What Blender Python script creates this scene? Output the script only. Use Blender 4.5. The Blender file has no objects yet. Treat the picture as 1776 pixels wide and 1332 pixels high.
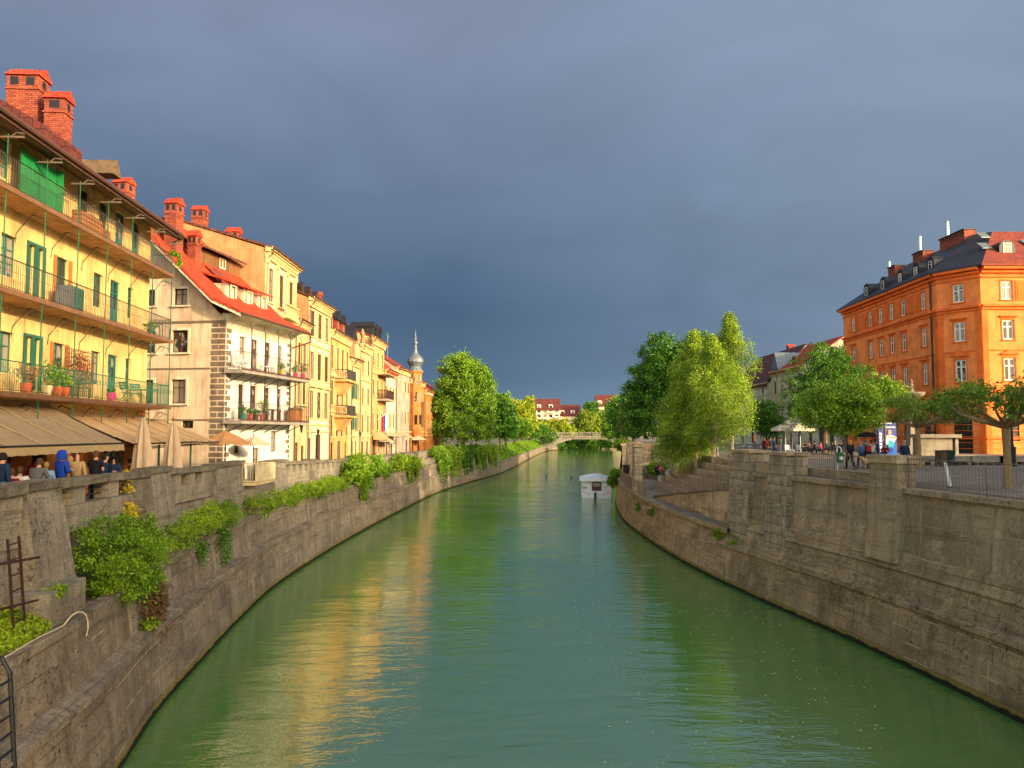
import bpy, math, random
import numpy as np
from mathutils import Vector, Matrix
random.seed(7); RNG = np.random.default_rng(11)
C = bpy.context.scene.collection
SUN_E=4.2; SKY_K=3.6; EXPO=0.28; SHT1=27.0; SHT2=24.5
PI = math.pi
F = 1334.0; EYE = 8.6; TH = math.atan(84/F)

# ---------------------------------------------------------------- measuring helpers (survey of the place)
def at(px, py, Y):
    """world point that lies at distance Y on the sight line (px,py)"""
    u = (px-888)/F; v = (666-py)/F
    k = Y/(math.cos(TH)-math.sin(TH)*v)
    return (u*k, Y, EYE+(math.sin(TH)+math.cos(TH)*v)*k)
def curve(pts):
    D = [p[0] for p in pts]; X = [p[1] for p in pts]
    n = len(D); m = []
    for i in range(n):
        a = max(0, i-1); b = min(n-1, i+1)
        m.append((X[b]-X[a])/(D[b]-D[a]))
    def f(d):
        if d <= D[0]: return X[0]+m[0]*(d-D[0])
        if d >= D[-1]: return X[-1]+m[-1]*(d-D[-1])
        i = 0
        while D[i+1] < d: i += 1
        h = D[i+1]-D[i]; t = (d-D[i])/h
        return ((2*t**3-3*t*t+1)*X[i]+(t**3-2*t*t+t)*h*m[i]+(-2*t**3+3*t*t)*X[i+1]+(t**3-t*t)*h*m[i+1])
    return f
WL = curve([(-30,-7.5),(10,-8.7),(15,-9.2),(19.7,-9.9),(24.2,-10.9),(29.8,-11.7),(36,-12.5),(43.6,-13.2),(55,-13.3),(67.5,-13.0),(88,-12.0),(109,-10.7),(135,-7.0),(164,-2.2),(250,5.5),(348,15),(380,22),(410,36),(440,70),(470,140)])
WR = curve([(-30,17),(10,15.9),(22.7,15.1),(28.5,14.5),(32.4,14),(40.5,12.6),(50,11.45),(60,10.9),(73.5,10.8),(85,11.6),(100.6,13.4),(115,16.5),(140,21.5),(200,30),(260,38),(350,50),(380,60),(400,80),(420,130)])
capz = curve([(0,7.5),(19,7.35),(28,7.2),(40,6.92),(50,6.68),(67,6.3),(90,6.1),(109,6.0),(160,6.0),(500,6.2)])
def street(d): return capz(d)-1.05
def nrm(f, d, s):
    """unit normal of bank curve pointing away from the river (s=-1 left bank, +1 right bank)"""
    dx = (f(d+.3)-f(d-.3))/.6
    L = math.hypot(1, dx)
    return (s*1/L, -s*dx/L)
def bank(f, d, s, u):
    n = nrm(f, d, s)
    return (f(d)+n[0]*u, d+n[1]*u)
def left(d, u): return bank(WL, d, -1, u)
def right(d, u): return bank(WR, d, 1, u)
def dpx(f, s, u, px):
    """distance at which the bank curve offset by u is seen in column px"""
    t = (px-888)/F; lo, hi = 5., 200.
    best = None
    d = lo
    prev = None
    while d < hi:
        x, y = bank(f, d, s, u)
        g = x-t*y*1.0
        if prev is not None and prev*g <= 0: return d
        prev = g; d += .05
    return hi

# ---------------------------------------------------------------- materials
MATS = {}
def _n(nt, t, **kw):
    n = nt.nodes.new(t)
    for k, v in kw.items(): setattr(n, k, v)
    return n
def hexc(r, g, b):
    f = lambda c: (c/255/12.92) if c/255 <= .04045 else ((c/255+.055)/1.055)**2.4
    return (f(r), f(g), f(b), 1)
def mix(nt, a, b, fac, mode='MIX'):
    m = _n(nt, 'ShaderNodeMix', data_type='RGBA', blend_type=mode)
    for s, v in ((m.inputs[0], fac), (m.inputs[6], a), (m.inputs[7], b)):
        if hasattr(v, 'links') or hasattr(v, 'is_linked'): nt.links.new(v, s)
        else: s.default_value = v
    return m.outputs[2]
def ramp(nt, src, stops):
    r = _n(nt, 'ShaderNodeValToRGB'); nt.links.new(src, r.inputs[0])
    el = r.color_ramp.elements
    while len(el) < len(stops): el.new(.5)
    for e, (p, c) in zip(el, stops):
        e.position = p; e.color = c if isinstance(c, tuple) else (c, c, c, 1)
    return r.outputs[0]
def coords(nt, kind='Object', scale=(1, 1, 1), loc=(0, 0, 0)):
    tc = _n(nt, 'ShaderNodeTexCoord'); mp = _n(nt, 'ShaderNodeMapping')
    nt.links.new(tc.outputs[kind], mp.inputs[0])
    mp.inputs[3].default_value = scale; mp.inputs[1].default_value = loc
    return mp.outputs[0]
def noise(nt, vec, scale, detail=4, rough=.55, dist=0):
    n = _n(nt, 'ShaderNodeTexNoise'); nt.links.new(vec, n.inputs['Vector'])
    n.inputs['Scale'].default_value = scale; n.inputs['Detail'].default_value = detail
    n.inputs['Roughness'].default_value = rough; n.inputs['Distortion'].default_value = dist
    return n.outputs['Fac']
def base(name, rough=.8, metal=0, spec=.35):
    m = bpy.data.materials.new(name); m.use_nodes = True; nt = m.node_tree
    b = nt.nodes['Principled BSDF']
    b.inputs['Roughness'].default_value = rough; b.inputs['Metallic'].default_value = metal
    b.inputs['Specular IOR Level'].default_value = spec
    MATS[name] = m
    return m, nt, b
def bump(nt, b, h, strength=.4, dist=.02):
    n = _n(nt, 'ShaderNodeBump'); n.inputs['Strength'].default_value = strength; n.inputs['Distance'].default_value = dist
    nt.links.new(h, n.inputs['Height']); nt.links.new(n.outputs[0], b.inputs['Normal'])
def plain(name, col, rough=.6, metal=0, var=.25, vs=3., spec=.35, bmp=.15):
    if name in MATS: return MATS[name]
    m, nt, b = base(name, rough, metal, spec)
    v = coords(nt)
    f = noise(nt, v, vs, 5)
    c2 = tuple(x*(1-var) for x in col[:3])+(1,); c1 = tuple(min(1, x*(1+var*.5)) for x in col[:3])+(1,)
    nt.links.new(ramp(nt, f, [(.3, c2), (.7, c1)]), b.inputs['Base Color'])
    if bmp: bump(nt, b, noise(nt, v, vs*12, 3), bmp, .01)
    return m
def plaster(name, col, stain=(.45, .36, .25, 1), amt=.6):
    """painted render with damp patches, runs below ledges and fine trowel relief"""
    m, nt, b = base(name, .88, 0, .2)
    v = coords(nt, 'UV')
    f1 = noise(nt, v, .6, 6, .65)
    vs = coords(nt, 'UV', (2.2, .22, 1)); f2 = noise(nt, vs, 1.3, 5, .6)
    c1 = tuple(min(1, x*1.06) for x in col[:3])+(1,); c2 = tuple(x*.72 for x in col[:3])+(1,)
    c = ramp(nt, f1, [(.36, c2), (.58, c1)])
    f3 = noise(nt, v, 3.1, 7, .7, .5); c = mix(nt, c, tuple(x*.62 for x in col[:3])+(1,), ramp(nt, f3, [(.58, 0.), (.72, .5)]))
    c = mix(nt, c, tuple(col[i]*stain[i] for i in range(3))+(1,), ramp(nt, f2, [(.47, 0.), (.68, amt)]))
    nt.links.new(c, b.inputs['Base Color'])
    bump(nt, b, noise(nt, v, 9, 6, .7), .25, .02)
    return m
def stone(name, c1, c2, dark, bw=1.3, bh=.62, mortar=.02, mossy=True, scalev=1., streak=.55):
    """weathered masonry: block joints, vertical runs, pits, algae at the waterline"""
    m, nt, b = base(name, .92, 0, .15)
    v = coords(nt, 'UV')
    br = _n(nt, 'ShaderNodeTexBrick'); nt.links.new(v, br.inputs['Vector'])
    br.inputs['Scale'].default_value = 1; br.inputs['Brick Width'].default_value = bw; br.inputs['Row Height'].default_value = bh
    br.inputs['Mortar Size'].default_value = mortar; br.inputs['Mortar Smooth'].default_value = .4
    br.inputs['Color1'].default_value = c1; br.inputs['Color2'].default_value = c2
    br.inputs['Mortar'].default_value = tuple(x*.55 for x in c2[:3])+(1,); br.offset = .45
    bwn = _n(nt, 'ShaderNodeTexBrick'); nt.links.new(v, bwn.inputs['Vector']); bwn.inputs['Scale'].default_value = 1; bwn.inputs['Brick Width'].default_value = bw*2.3; bwn.inputs['Row Height'].default_value = bh; bwn.inputs['Mortar Size'].default_value = mortar*1.6; bwn.inputs['Mortar Smooth'].default_value = .2
    f0 = noise(nt, v, .22, 3, .6, .8)                                # whole bays darker or paler
    c = mix(nt, br.outputs['Color'], tuple(x*.55 for x in c2[:3])+(1,), ramp(nt, f0, [(.42, 0.), (.62, .7)]))
    f1 = noise(nt, v, 1.1*scalev, 8, .72, .6)
    c = mix(nt, c, tuple(x*1.5 for x in c1[:3])+(1,), ramp(nt, f1, [(.5, 0.), (.72, .6)]))
    vs = coords(nt, 'UV', (2.0, .22, 1)); f2 = noise(nt, vs, 1.0*scalev, 8, .72, .3)
    c = mix(nt, c, dark, ramp(nt, f2, [(.47, 0.), (.64, streak)]))
    vh = coords(nt, 'UV', (.16, 2.4, 1), (2, 9, 0)); f5 = noise(nt, vh, 1.1, 6, .7, .2)   # level bands: dark ones paint in ledge shade lines, pale ones leaching
    c = mix(nt, c, tuple(x*.6 for x in dark[:3])+(1,), ramp(nt, f5, [(.54, 0.), (.66, .6)]))
    lime = _n(nt, 'ShaderNodeMath', operation='MULTIPLY'); nt.links.new(bwn.outputs['Fac'], lime.inputs[0]); nt.links.new(ramp(nt, noise(nt, v, .5, 4, .6), [(.5, 0.), (.6, .8)]), lime.inputs[1])
    c = mix(nt, c, (.60, .48, .30, 1), lime.outputs[0])       # lime leached out of some bed joints
    c = mix(nt, c, (.50, .41, .28, 1), ramp(nt, f5, [(.32, .6), (.38, 0.)]))
    vs2 = coords(nt, 'UV', (4, .35, 1), (7, 3, 0)); f3 = noise(nt, vs2, 1.2, 6, .65)
    c = mix(nt, c, (.46, .39, .28, 1), ramp(nt, f3, [(.62, 0.), (.72, .6)]))
    f4 = noise(nt, v, 6, 6, .75, .3)
    pm = _n(nt, 'ShaderNodeMath', operation='MULTIPLY'); nt.links.new(ramp(nt, f4, [(.52, 0.), (.62, .95)]), pm.inputs[0]); nt.links.new(ramp(nt, noise(nt, v, .42, 5, .7, .5), [(.46, .06), (.62, 1.)]), pm.inputs[1])
    c = mix(nt, c, tuple(x*.35 for x in dark[:3])+(1,), pm.outputs[0])          # spalled, sooty patches only here and there
    g0 = noise(nt, v, 17, 4, .8)
    c = mix(nt, c, ramp(nt, g0, [(.32, (.5, .49, .46, 1)), (.66, (1.22, 1.2, 1.12, 1))]), 1., 'MULTIPLY')
    if mossy:
        g = _n(nt, 'ShaderNodeNewGeometry'); sx = _n(nt, 'ShaderNodeSeparateXYZ'); nt.links.new(g.outputs['Position'], sx.inputs[0])
        ma = _n(nt, 'ShaderNodeMath', operation='MULTIPLY_ADD'); nt.links.new(f1, ma.inputs[0]); ma.inputs[1].default_value = -.55
        nt.links.new(sx.outputs[2], ma.inputs[2])
        c = mix(nt, c, (.17, .135, .025, 1), ramp(nt, ma.outputs[0], [(.0, .9), (.04, 0.)]))
        ma2 = _n(nt, 'ShaderNodeMath', operation='MULTIPLY_ADD'); nt.links.new(f2, ma2.inputs[0]); ma2.inputs[1].default_value = -.3
        nt.links.new(sx.outputs[2], ma2.inputs[2])
        c = mix(nt, c, (.008, .012, .006, 1), ramp(nt, ma2.outputs[0], [(.0, .95), (.03, 0.)]))
    nt.links.new(c, b.inputs['Base Color'])
    h = _n(nt, 'ShaderNodeMath', operation='MULTIPLY_ADD'); nt.links.new(noise(nt, v, 5, 9, .72), h.inputs[0]); h.inputs[1].default_value = .8
    inv = _n(nt, 'ShaderNodeMath', operation='SUBTRACT'); inv.inputs[0].default_value = 1; nt.links.new(br.outputs['Fac'], inv.inputs[1])
    nt.links.new(inv.outputs[0], h.inputs[2])
    bump(nt, b, h.outputs[0], .8, .05)
    return m
def tiles(name, c1, c2, w=.22, h=.3, mort=.02, rough=.75):
    m, nt, b = base(name, rough, 0, .3)
    v = coords(nt, 'UV')
    br = _n(nt, 'ShaderNodeTexBrick'); nt.links.new(v, br.inputs['Vector'])
    br.inputs['Scale'].default_value = 1; br.inputs['Brick Width'].default_value = w; br.inputs['Row Height'].default_value = h
    br.inputs['Mortar Size'].default_value = mort; br.inputs['Mortar Smooth'].default_value = .6
    br.inputs['Color1'].default_value = c1; br.inputs['Color2'].default_value = c2
    br.inputs['Mortar'].default_value = tuple(x*.4 for x in c2[:3])+(1,); br.offset = .5
    c = mix(nt, br.outputs['Color'], tuple(x*.45 for x in c2[:3])+(1,), ramp(nt, noise(nt, v, .9, 7, .7), [(.45, 0.), (.75, .7)]))
    nt.links.new(c, b.inputs['Base Color'])
    inv = _n(nt, 'ShaderNodeMath', operation='SUBTRACT'); inv.inputs[0].default_value = 1; nt.links.new(br.outputs['Fac'], inv.inputs[1])
    bump(nt, b, inv.outputs[0], .6, .04)
    return m
def leafmat(name, dark, light, warm=None, wamt=.0, trans=.25):
    m = bpy.data.materials.new(name); m.use_nodes = True; nt = m.node_tree; MATS[name] = m
    b = nt.nodes['Principled BSDF']; b.inputs['Roughness'].default_value = .5; b.inputs['Specular IOR Level'].default_value = .3
    g = _n(nt, 'ShaderNodeNewGeometry'); f = noise(nt, coords(nt), .45, 3)
    a = _n(nt, 'ShaderNodeMath', operation='MULTIPLY_ADD'); nt.links.new(g.outputs['Random Per Island'], a.inputs[0]); a.inputs[1].default_value = .55
    s = _n(nt, 'ShaderNodeMath', operation='MULTIPLY_ADD'); nt.links.new(f, s.inputs[0]); s.inputs[1].default_value = 1.1; s.inputs[2].default_value = -.33
    nt.links.new(s.outputs[0], a.inputs[2])
    c = ramp(nt, a.outputs[0], [(.15, dark), (.85, light)])
    if warm:
        w = _n(nt, 'ShaderNodeMath', operation='LESS_THAN'); nt.links.new(g.outputs['Random Per Island'], w.inputs[0]); w.inputs[1].default_value = wamt
        c = mix(nt, c, warm, w.outputs[0])
    nt.links.new(c, b.inputs['Base Color'])
    t = _n(nt, 'ShaderNodeBsdfTranslucent'); nt.links.new(c, t.inputs[0])
    ms = _n(nt, 'ShaderNodeMixShader'); ms.inputs[0].default_value = trans
    nt.links.new(b.outputs[0], ms.inputs[1]); nt.links.new(t.outputs[0], ms.inputs[2])
    nt.links.new(ms.outputs[0], nt.nodes['Material Output'].inputs[0])
    return m

plaster('yellow_wall', hexc(228, 190, 118), amt=.45); plaster('yellow_orange', hexc(196, 128, 62))
plaster('cream_gable', hexc(212, 184, 148)); plaster('white_wall', hexc(224, 214, 196), amt=.25)
plaster('ochre_flank', hexc(186, 134, 88), amt=.5); plaster('pale_yellow', hexc(226, 210, 170))
plaster('warm_yellow', hexc(212, 162, 98)); plaster('light_yellow', hexc(216, 184, 130)); plaster('lemon_wall', hexc(222, 200, 142)); plaster('apricot_wall', hexc(212, 160, 104))
plaster('grey_wall', hexc(170, 156, 136), amt=.6); plaster('brown_wall', hexc(120, 84, 52), amt=.6)
plaster('orange_wall', hexc(238, 134, 68), amt=.2); plaster('orange_trim', hexc(226, 108, 44), amt=.15)
plaster('tower_orange', hexc(186, 122, 62), amt=.6); plaster('cream_far', hexc(214, 200, 166)); plaster('stone_trim', hexc(206, 180, 126))
plaster('apartment_wall', hexc(226, 206, 172)); plaster('quoin_grey', hexc(122, 104, 84)); plaster('old_gable', hexc(150, 124, 90), amt=.7)
stone('quay_near', (.33, .265, .19, 1), (.25, .20, .148, 1), (.10, .08, .055, 1), 2.6, .8, .012)
stone('quay_upper', (.35, .30, .225, 1), (.28, .24, .185, 1), (.11, .095, .07, 1), 3.0, 1.4, .006, mossy=False)
stone('quay_right', (.46, .335, .19, 1), (.33, .24, .135, 1), (.13, .095, .055, 1), 2.6, .52, .016)
stone('quay_right_upper', (.47, .355, .22, 1), (.39, .295, .185, 1), (.17, .13, .08, 1), 4.0, 1.2, .006, mossy=False, streak=.6)
stone('coping_stone', (.27, .235, .17, 1), (.2, .17, .13, 1), (.06, .05, .035, 1), 1.6, 5, .015, mossy=False)
stone('ashlar', (.5, .4, .27, 1), (.34, .27, .18, 1), (.10, .08, .05, 1), .75, .5, .03, mossy=False)
stone('terrace_stone', (.6, .46, .28, 1), (.5, .38, .23, 1), (.16, .11, .05, 1), 2.0, 1.2, .008, mossy=False, streak=.5)
stone('paving', (.3, .25, .2, 1), (.25, .21, .17, 1), (.11, .095, .075, 1), .9, .45, .015, mossy=False, streak=.25)
stone('fountain_stone', (.36, .31, .24, 1), (.31, .27, .21, 1), (.16, .13, .1, 1), 3, 2, .004, mossy=False)
stone('bridge_concrete', (.27, .24, .2, 1), (.24, .22, .18, 1), (.2, .17, .13, 1), 6, 4, .002, mossy=False, streak=.3)
tiles('red_tiles', hexc(204, 74, 36), hexc(168, 54, 28)); tiles('brown_tiles', hexc(116, 66, 46), hexc(84, 48, 36))
tiles('dark_slate', hexc(52, 48, 50), hexc(40, 38, 42), .5, .5, .012, .5); tiles('old_red_tiles', hexc(150, 66, 44), hexc(116, 50, 36))
tiles('brick', hexc(172, 88, 60), hexc(132, 62, 42), .26, .085, .012); tiles('rust_tiles', hexc(110, 52, 42), hexc(88, 42, 34), .3, .4)
plain('timber', hexc(120, 84, 56), .8); plain('slab_brown', hexc(190, 146, 98), .85, var=.35); plain('slab_grey', hexc(150, 138, 122), .85)
plain('eave_dark', hexc(104, 84, 60), .85, var=.4); plain('fascia', hexc(88, 58, 44), .6)
plain('green_metal', hexc(28, 92, 60), .5); plain('dark_iron', hexc(44, 40, 34), .6); plain('rust_iron', hexc(58, 34, 27), .9, var=.5, vs=8)
plain('green_frame', hexc(48, 100, 78), .5); plain('teal_door', hexc(30, 104, 96), .5); plain('screen_green', hexc(20, 128, 62), .7)
plain('white_frame', hexc(228, 220, 200), .5); plain('brown_frame', hexc(92, 50, 34), .5); plain('zinc', hexc(112, 119, 120), .5, .3, .3)
plain('grey_rail', hexc(118, 102, 86), .5, .2); plain('steel', hexc(190, 195, 200), .4, .5, .1); plain('copper_dark', hexc(46, 42, 44), .45, .3)
plain('gate_cream', hexc(206, 186, 140), .5); plain('oak', hexc(170, 106, 50), .6); plain('white_paint', hexc(232, 228, 220), .4, var=.1)
plain('terracotta', hexc(186, 84, 44), .8); plain('pink_pot', hexc(214, 50, 112), .5); plain('black_plastic', hexc(26, 26, 28), .4)
plain('bark', hexc(104, 84, 62), .95, var=.4, vs=6, bmp=.6); plain('birch_bark', hexc(206, 178, 132), .9, var=.35, vs=5); plain('dark_bark', hexc(60, 46, 34), .95, var=.4)
plain('plane_bark', hexc(150, 124, 84), .9, var=.35, vs=7); plain('dark_wood', hexc(74, 44, 28), .7); plain('bin_green', hexc(16, 104, 66), .5)
def cloth(name, col, rough=.9):
    if name in MATS: return MATS[name]
    m, nt, b = base(name, rough, 0, .15)
    v = coords(nt); f = noise(nt, v, 2.2, 6, .65)
    nt.links.new(ramp(nt, f, [(.3, tuple(x*.78 for x in col[:3])+(1,)), (.7, col)]), b.inputs['Base Color'])
    bump(nt, b, noise(nt, v, 30, 3), .15, .01)
    return m
cloth('awning_brown', hexc(160, 136, 102)); cloth('awning_tan', hexc(200, 164, 116)); cloth('parasol_beige', hexc(196, 170, 136)); cloth('parasol_tan', hexc(196, 142, 88))
cloth('parasol_white', hexc(226, 206, 180)); cloth('valance', hexc(176, 150, 104)); cloth('umbrella_black', hexc(24, 22, 24))
def glass():
    m, nt, b = base('window_glass', .12, 0, .3)
    oi = _n(nt, 'ShaderNodeObjectInfo'); v = coords(nt, 'UV'); f = noise(nt, v, 1.6, 2)
    a = _n(nt, 'ShaderNodeMath', operation='ADD'); nt.links.new(oi.outputs['Random'], a.inputs[0]); nt.links.new(f, a.inputs[1])
    c = ramp(nt, a.outputs[0], [(.85, (.022, .02, .018, 1)), (1.2, (.05, .042, .035, 1)), (1.42, (.26, .22, .16, 1))])
    nt.links.new(c, b.inputs['Base Color'])
    bump(nt, b, noise(nt, v, 1.2, 1), .06, .05)
glass()
leafmat('leaf_mid', (.035, .12, .006, 1), (.27, .46, .02, 1)); leafmat('leaf_dark', (.013, .06, .005, 1), (.13, .31, .015, 1))
leafmat('leaf_birch', (.06, .14, .01, 1), (.42, .56, .03, 1)); leafmat('leaf_yellow', (.14, .20, .008, 1), (.42, .48, .02, 1))
leafmat('leaf_linden', (.035, .12, .008, 1), (.34, .50, .02, 1)); leafmat('leaf_chestnut', (.026, .10, .005, 1), (.30, .50, .018, 1), (.62, .5, .32, 1), .025)
leafmat('leaf_blossom', (.05, .11, .01, 1), (.22, .3, .03, 1), (.62, .24, .14, 1), .22); leafmat('leaf_fern', (.06, .14, .006, 1), (.36, .50, .02, 1))
leafmat('leaf_pollard', (.06, .13, .008, 1), (.26, .38, .03, 1)); leafmat('leaf_bush', (.03, .10, .005, 1), (.30, .48, .015, 1))
leafmat('leaf_red', (.20, .06, .03, 1), (.42, .16, .06, 1)); leafmat('leaf_gold', (.5, .36, .01, 1), (.75, .6, .03, 1)); leafmat('leaf_grass', (.11, .2, .008, 1), (.42, .52, .02, 1))
leafmat('leaf_dry', (.10, .05, .02, 1), (.22, .13, .05, 1)); leafmat('leaf_willow', (.07, .13, .01, 1), (.34, .42, .03, 1))
def grassmat():
    m, nt, b = base('grass_slope', .95, 0, .1)
    v = coords(nt); f = noise(nt, v, .5, 8, .7)
    nt.links.new(ramp(nt, f, [(.3, (.05, .11, .008, 1)), (.7, (.16, .27, .015, 1))]), b.inputs['Base Color'])
    bump(nt, b, noise(nt, v, 5, 6, .8), 1, .2)
grassmat()
def watermat():
    m, nt, b = base('river_water', .02, 0, .5)
    b.inputs['IOR'].default_value = 3.0
    v = coords(nt); f = noise(nt, v, .05, 3)
    nt.links.new(ramp(nt, f, [(.3, (.056, .168, .030, 1)), (.7, (.080, .20, .040, 1))]), b.inputs['Base Color'])
    va = coords(nt, 'Object', (.8, 1.9, 1)); va2 = coords(nt, 'Object', (.35, .9, 1), (3, 5, 0))
    n1 = noise(nt, va, .95, 4, .5, .5); n2 = noise(nt, va2, .6, 2, .5, .3); n3 = noise(nt, va, 5, 2)
    a = _n(nt, 'ShaderNodeMath', operation='MULTIPLY_ADD'); nt.links.new(n2, a.inputs[0]); a.inputs[1].default_value = 1.5; nt.links.new(n1, a.inputs[2])
    a2 = _n(nt, 'ShaderNodeMath', operation='MULTIPLY_ADD'); nt.links.new(n3, a2.inputs[0]); a2.inputs[1].default_value = .22; nt.links.new(a.outputs[0], a2.inputs[2])
    # wind patches: calmer and rougher water
    p = ramp(nt, noise(nt, v, .11, 3), [(.35, .45), (.65, 1.)])
    mm = _n(nt, 'ShaderNodeMath', operation='MULTIPLY'); nt.links.new(a2.outputs[0], mm.inputs[0]); nt.links.new(p, mm.inputs[1])
    bump(nt, b, mm.outputs[0], 1.0, WAVE)
WAVE = .05
watermat()

# ---------------------------------------------------------------- mesh builder
class MB:
    def __init__(s): s.v = []; s.f = []; s.uv = []; s.M = None
    def face(s, pts, uv=None):
        if s.M is not None: pts = [tuple(s.M @ Vector(p)) for p in pts]
        i = len(s.v); s.v += [tuple(p) for p in pts]; s.f.append(list(range(i, i+len(pts))))
        if uv is None:
            a = Vector(pts[0]); n = Vector((0, 0, 0))
            for k in range(1, len(pts)-1): n += (Vector(pts[k])-a).cross(Vector(pts[k+1])-a)
            if n.length < 1e-9: n = Vector((0, 0, 1))
            n.normalize()
            if abs(n.z) > .97: uv = [(p[0], p[1]) for p in pts]
            else:
                t = Vector((0, 0, 1)).cross(n); t.normalize(); b = n.cross(t)
                uv = [(Vector(p).dot(t), Vector(p).dot(b)) for p in pts]
        s.uv += list(uv)
        return s
    def box(s, x0, x1, y0, y1, z0, z1):
        return s.hexa([(x0,y0,z0),(x1,y0,z0),(x1,y1,z0),(x0,y1,z0)], [(x0,y0,z1),(x1,y0,z1),(x1,y1,z1),(x0,y1,z1)])
    def hexa(s, b, t):
        n = len(b)
        s.face(b[::-1]); s.face(t)
        for i in range(n):
            j = (i+1) % n; s.face([b[i], b[j], t[j], t[i]])
        return s
    def prism(s, poly, y0, y1):
        """poly of (x,z) swept along y"""
        n = len(poly)
        s.face([(x, y0, z) for x, z in poly]); s.face([(x, y1, z) for x, z in poly][::-1])
        for i in range(n):
            j = (i+1) % n; a, b = poly[i], poly[j]
            s.face([(a[0],y0,a[1]),(a[0],y1,a[1]),(b[0],y1,b[1]),(b[0],y0,b[1])])
        return s
    def prismx(s, poly, x0, x1):
        """poly of (y,z) swept along x"""
        n = len(poly)
        s.face([(x0, y, z) for y, z in poly][::-1]); s.face([(x1, y, z) for y, z in poly])
        for i in range(n):
            j = (i+1) % n; a, b = poly[i], poly[j]
            s.face([(x0,a[0],a[1]),(x1,a[0],a[1]),(x1,b[0],b[1]),(x0,b[0],b[1])])
        return s
    def tube(s, path, r, n=6, cap=True):
        P = [Vector(p) for p in path]; R = r if isinstance(r, (list, tuple)) else [r]*len(P)
        rings = []
        for i, p in enumerate(P):
            d = (P[min(i+1, len(P)-1)]-P[max(i-1, 0)]); d.normalize()
            a = d.cross(Vector((0, 0, 1)) if abs(d.z) < .9 else Vector((1, 0, 0))); a.normalize(); b = d.cross(a)
            rings.append([tuple(p+(a*math.cos(2*PI*k/n)+b*math.sin(2*PI*k/n))*R[i]) for k in range(n)])
        for i in range(len(rings)-1):
            for k in range(n):
                q = (k+1) % n; s.face([rings[i][k], rings[i][q], rings[i+1][q], rings[i+1][k]])
        if cap: s.face(rings[0][::-1]); s.face(rings[-1])
        return s
    def lathe(s, prof, n=16, c=(0, 0), z=0):
        for i in range(len(prof)-1):
            for k in range(n):
                a0 = 2*PI*k/n; a1 = 2*PI*(k+1)/n; (r0, z0), (r1, z1) = prof[i], prof[i+1]
                pts = [(c[0]+r0*math.cos(a0), c[1]+r0*math.sin(a0), z+z0), (c[0]+r0*math.cos(a1), c[1]+r0*math.sin(a1), z+z0),
                       (c[0]+r1*math.cos(a1), c[1]+r1*math.sin(a1), z+z1), (c[0]+r1*math.cos(a0), c[1]+r1*math.sin(a0), z+z1)]
                if r0 < 1e-5: pts = [pts[0], pts[2], pts[3]]
                elif r1 < 1e-5: pts = pts[:3]
                s.face(pts)
        return s
    def wall(s, O, T, x0, x1, z0, z1, holes=(), t=.22, N=None, top=None):
        """wall plane through O along unit T (horizontal), outward normal N; rectangular holes with reveals"""
        O = Vector(O); T = Vector(T); N = Vector(N)
        xs = sorted({x0, x1} | {v for h in holes for v in (h[0], h[1]) if x0 < v < x1})
        zs = sorted({z0, z1} | {v for h in holes for v in (h[2], h[3]) if z0 < v < z1})
        P = lambda x, z, d=0: tuple(O+T*x+Vector((0, 0, z))-N*d)
        for i in range(len(xs)-1):
            for j in range(len(zs)-1):
                cx = (xs[i]+xs[i+1])/2; cz = (zs[j]+zs[j+1])/2
                if any(h[0] < cx < h[1] and h[2] < cz < h[3] for h in holes): continue
                s.face([P(xs[i], zs[j]), P(xs[i+1], zs[j]), P(xs[i+1], zs[j+1]), P(xs[i], zs[j+1])])
        for a, b, c, d in holes:
            for q in (((a,c),(a,d)), ((a,d),(b,d)), ((b,d),(b,c)), ((b,c),(a,c))):
                (xa, za), (xb, zb) = q
                s.face([P(xa, za), P(xa, za, t), P(xb, zb, t), P(xb, zb)])
        return s
    def mesh(s, name, mat=None, smooth=False):
        me = bpy.data.meshes.new(name)
        me.from_pydata(s.v, [], s.f)
        uvl = me.uv_layers.new(name='UVMap')
        uvl.data.foreach_set('uv', np.array(s.uv, dtype=np.float32).ravel())
        if mat: me.materials.append(MATS[mat])
        if smooth: me.polygons.foreach_set('use_smooth', [True]*len(me.polygons))
        me.update()
        return me
    def build(s, name, mat, parent=None, loc=(0, 0, 0), rz=0, smooth=False, weld=False):
        me = s.mesh(name, mat, smooth)
        if weld:
            import bmesh
            bm = bmesh.new(); bm.from_mesh(me); bmesh.ops.remove_doubles(bm, verts=bm.verts, dist=1e-4); bm.to_mesh(me); bm.free()
        return put(name, me, parent, loc, rz)
def put(name, me, parent=None, loc=(0, 0, 0), rz=0):
    o = bpy.data.objects.new(name, me); C.objects.link(o)
    o.location = loc; o.rotation_euler = (0, 0, rz)
    if parent: o.parent = parent
    return o
def tag(o, label=None, cat=None, group=None, kind=None):
    if label: o['label'] = label
    if cat: o['category'] = cat
    if group: o['group'] = group
    if kind: o['kind'] = kind
    return o
def thing(name, label, cat, loc=(0, 0, 0), rz=0, group=None):
    o = bpy.data.objects.new(name, None); C.objects.link(o); o.empty_display_size = .3
    o.location = loc; o.rotation_euler = (0, 0, rz)
    return tag(o, label, cat, group)
def solid(o, mat):
    """letter curves become real meshes"""
    dg = bpy.context.evaluated_depsgraph_get(); me = bpy.data.meshes.new_from_object(o.evaluated_get(dg)); me.materials.clear(); me.materials.append(MATS[mat])
    c = put('lettering', me, o.parent, o.location, 0); c.rotation_euler = o.rotation_euler; bpy.data.objects.remove(o); c.name = 'lettering'
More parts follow.
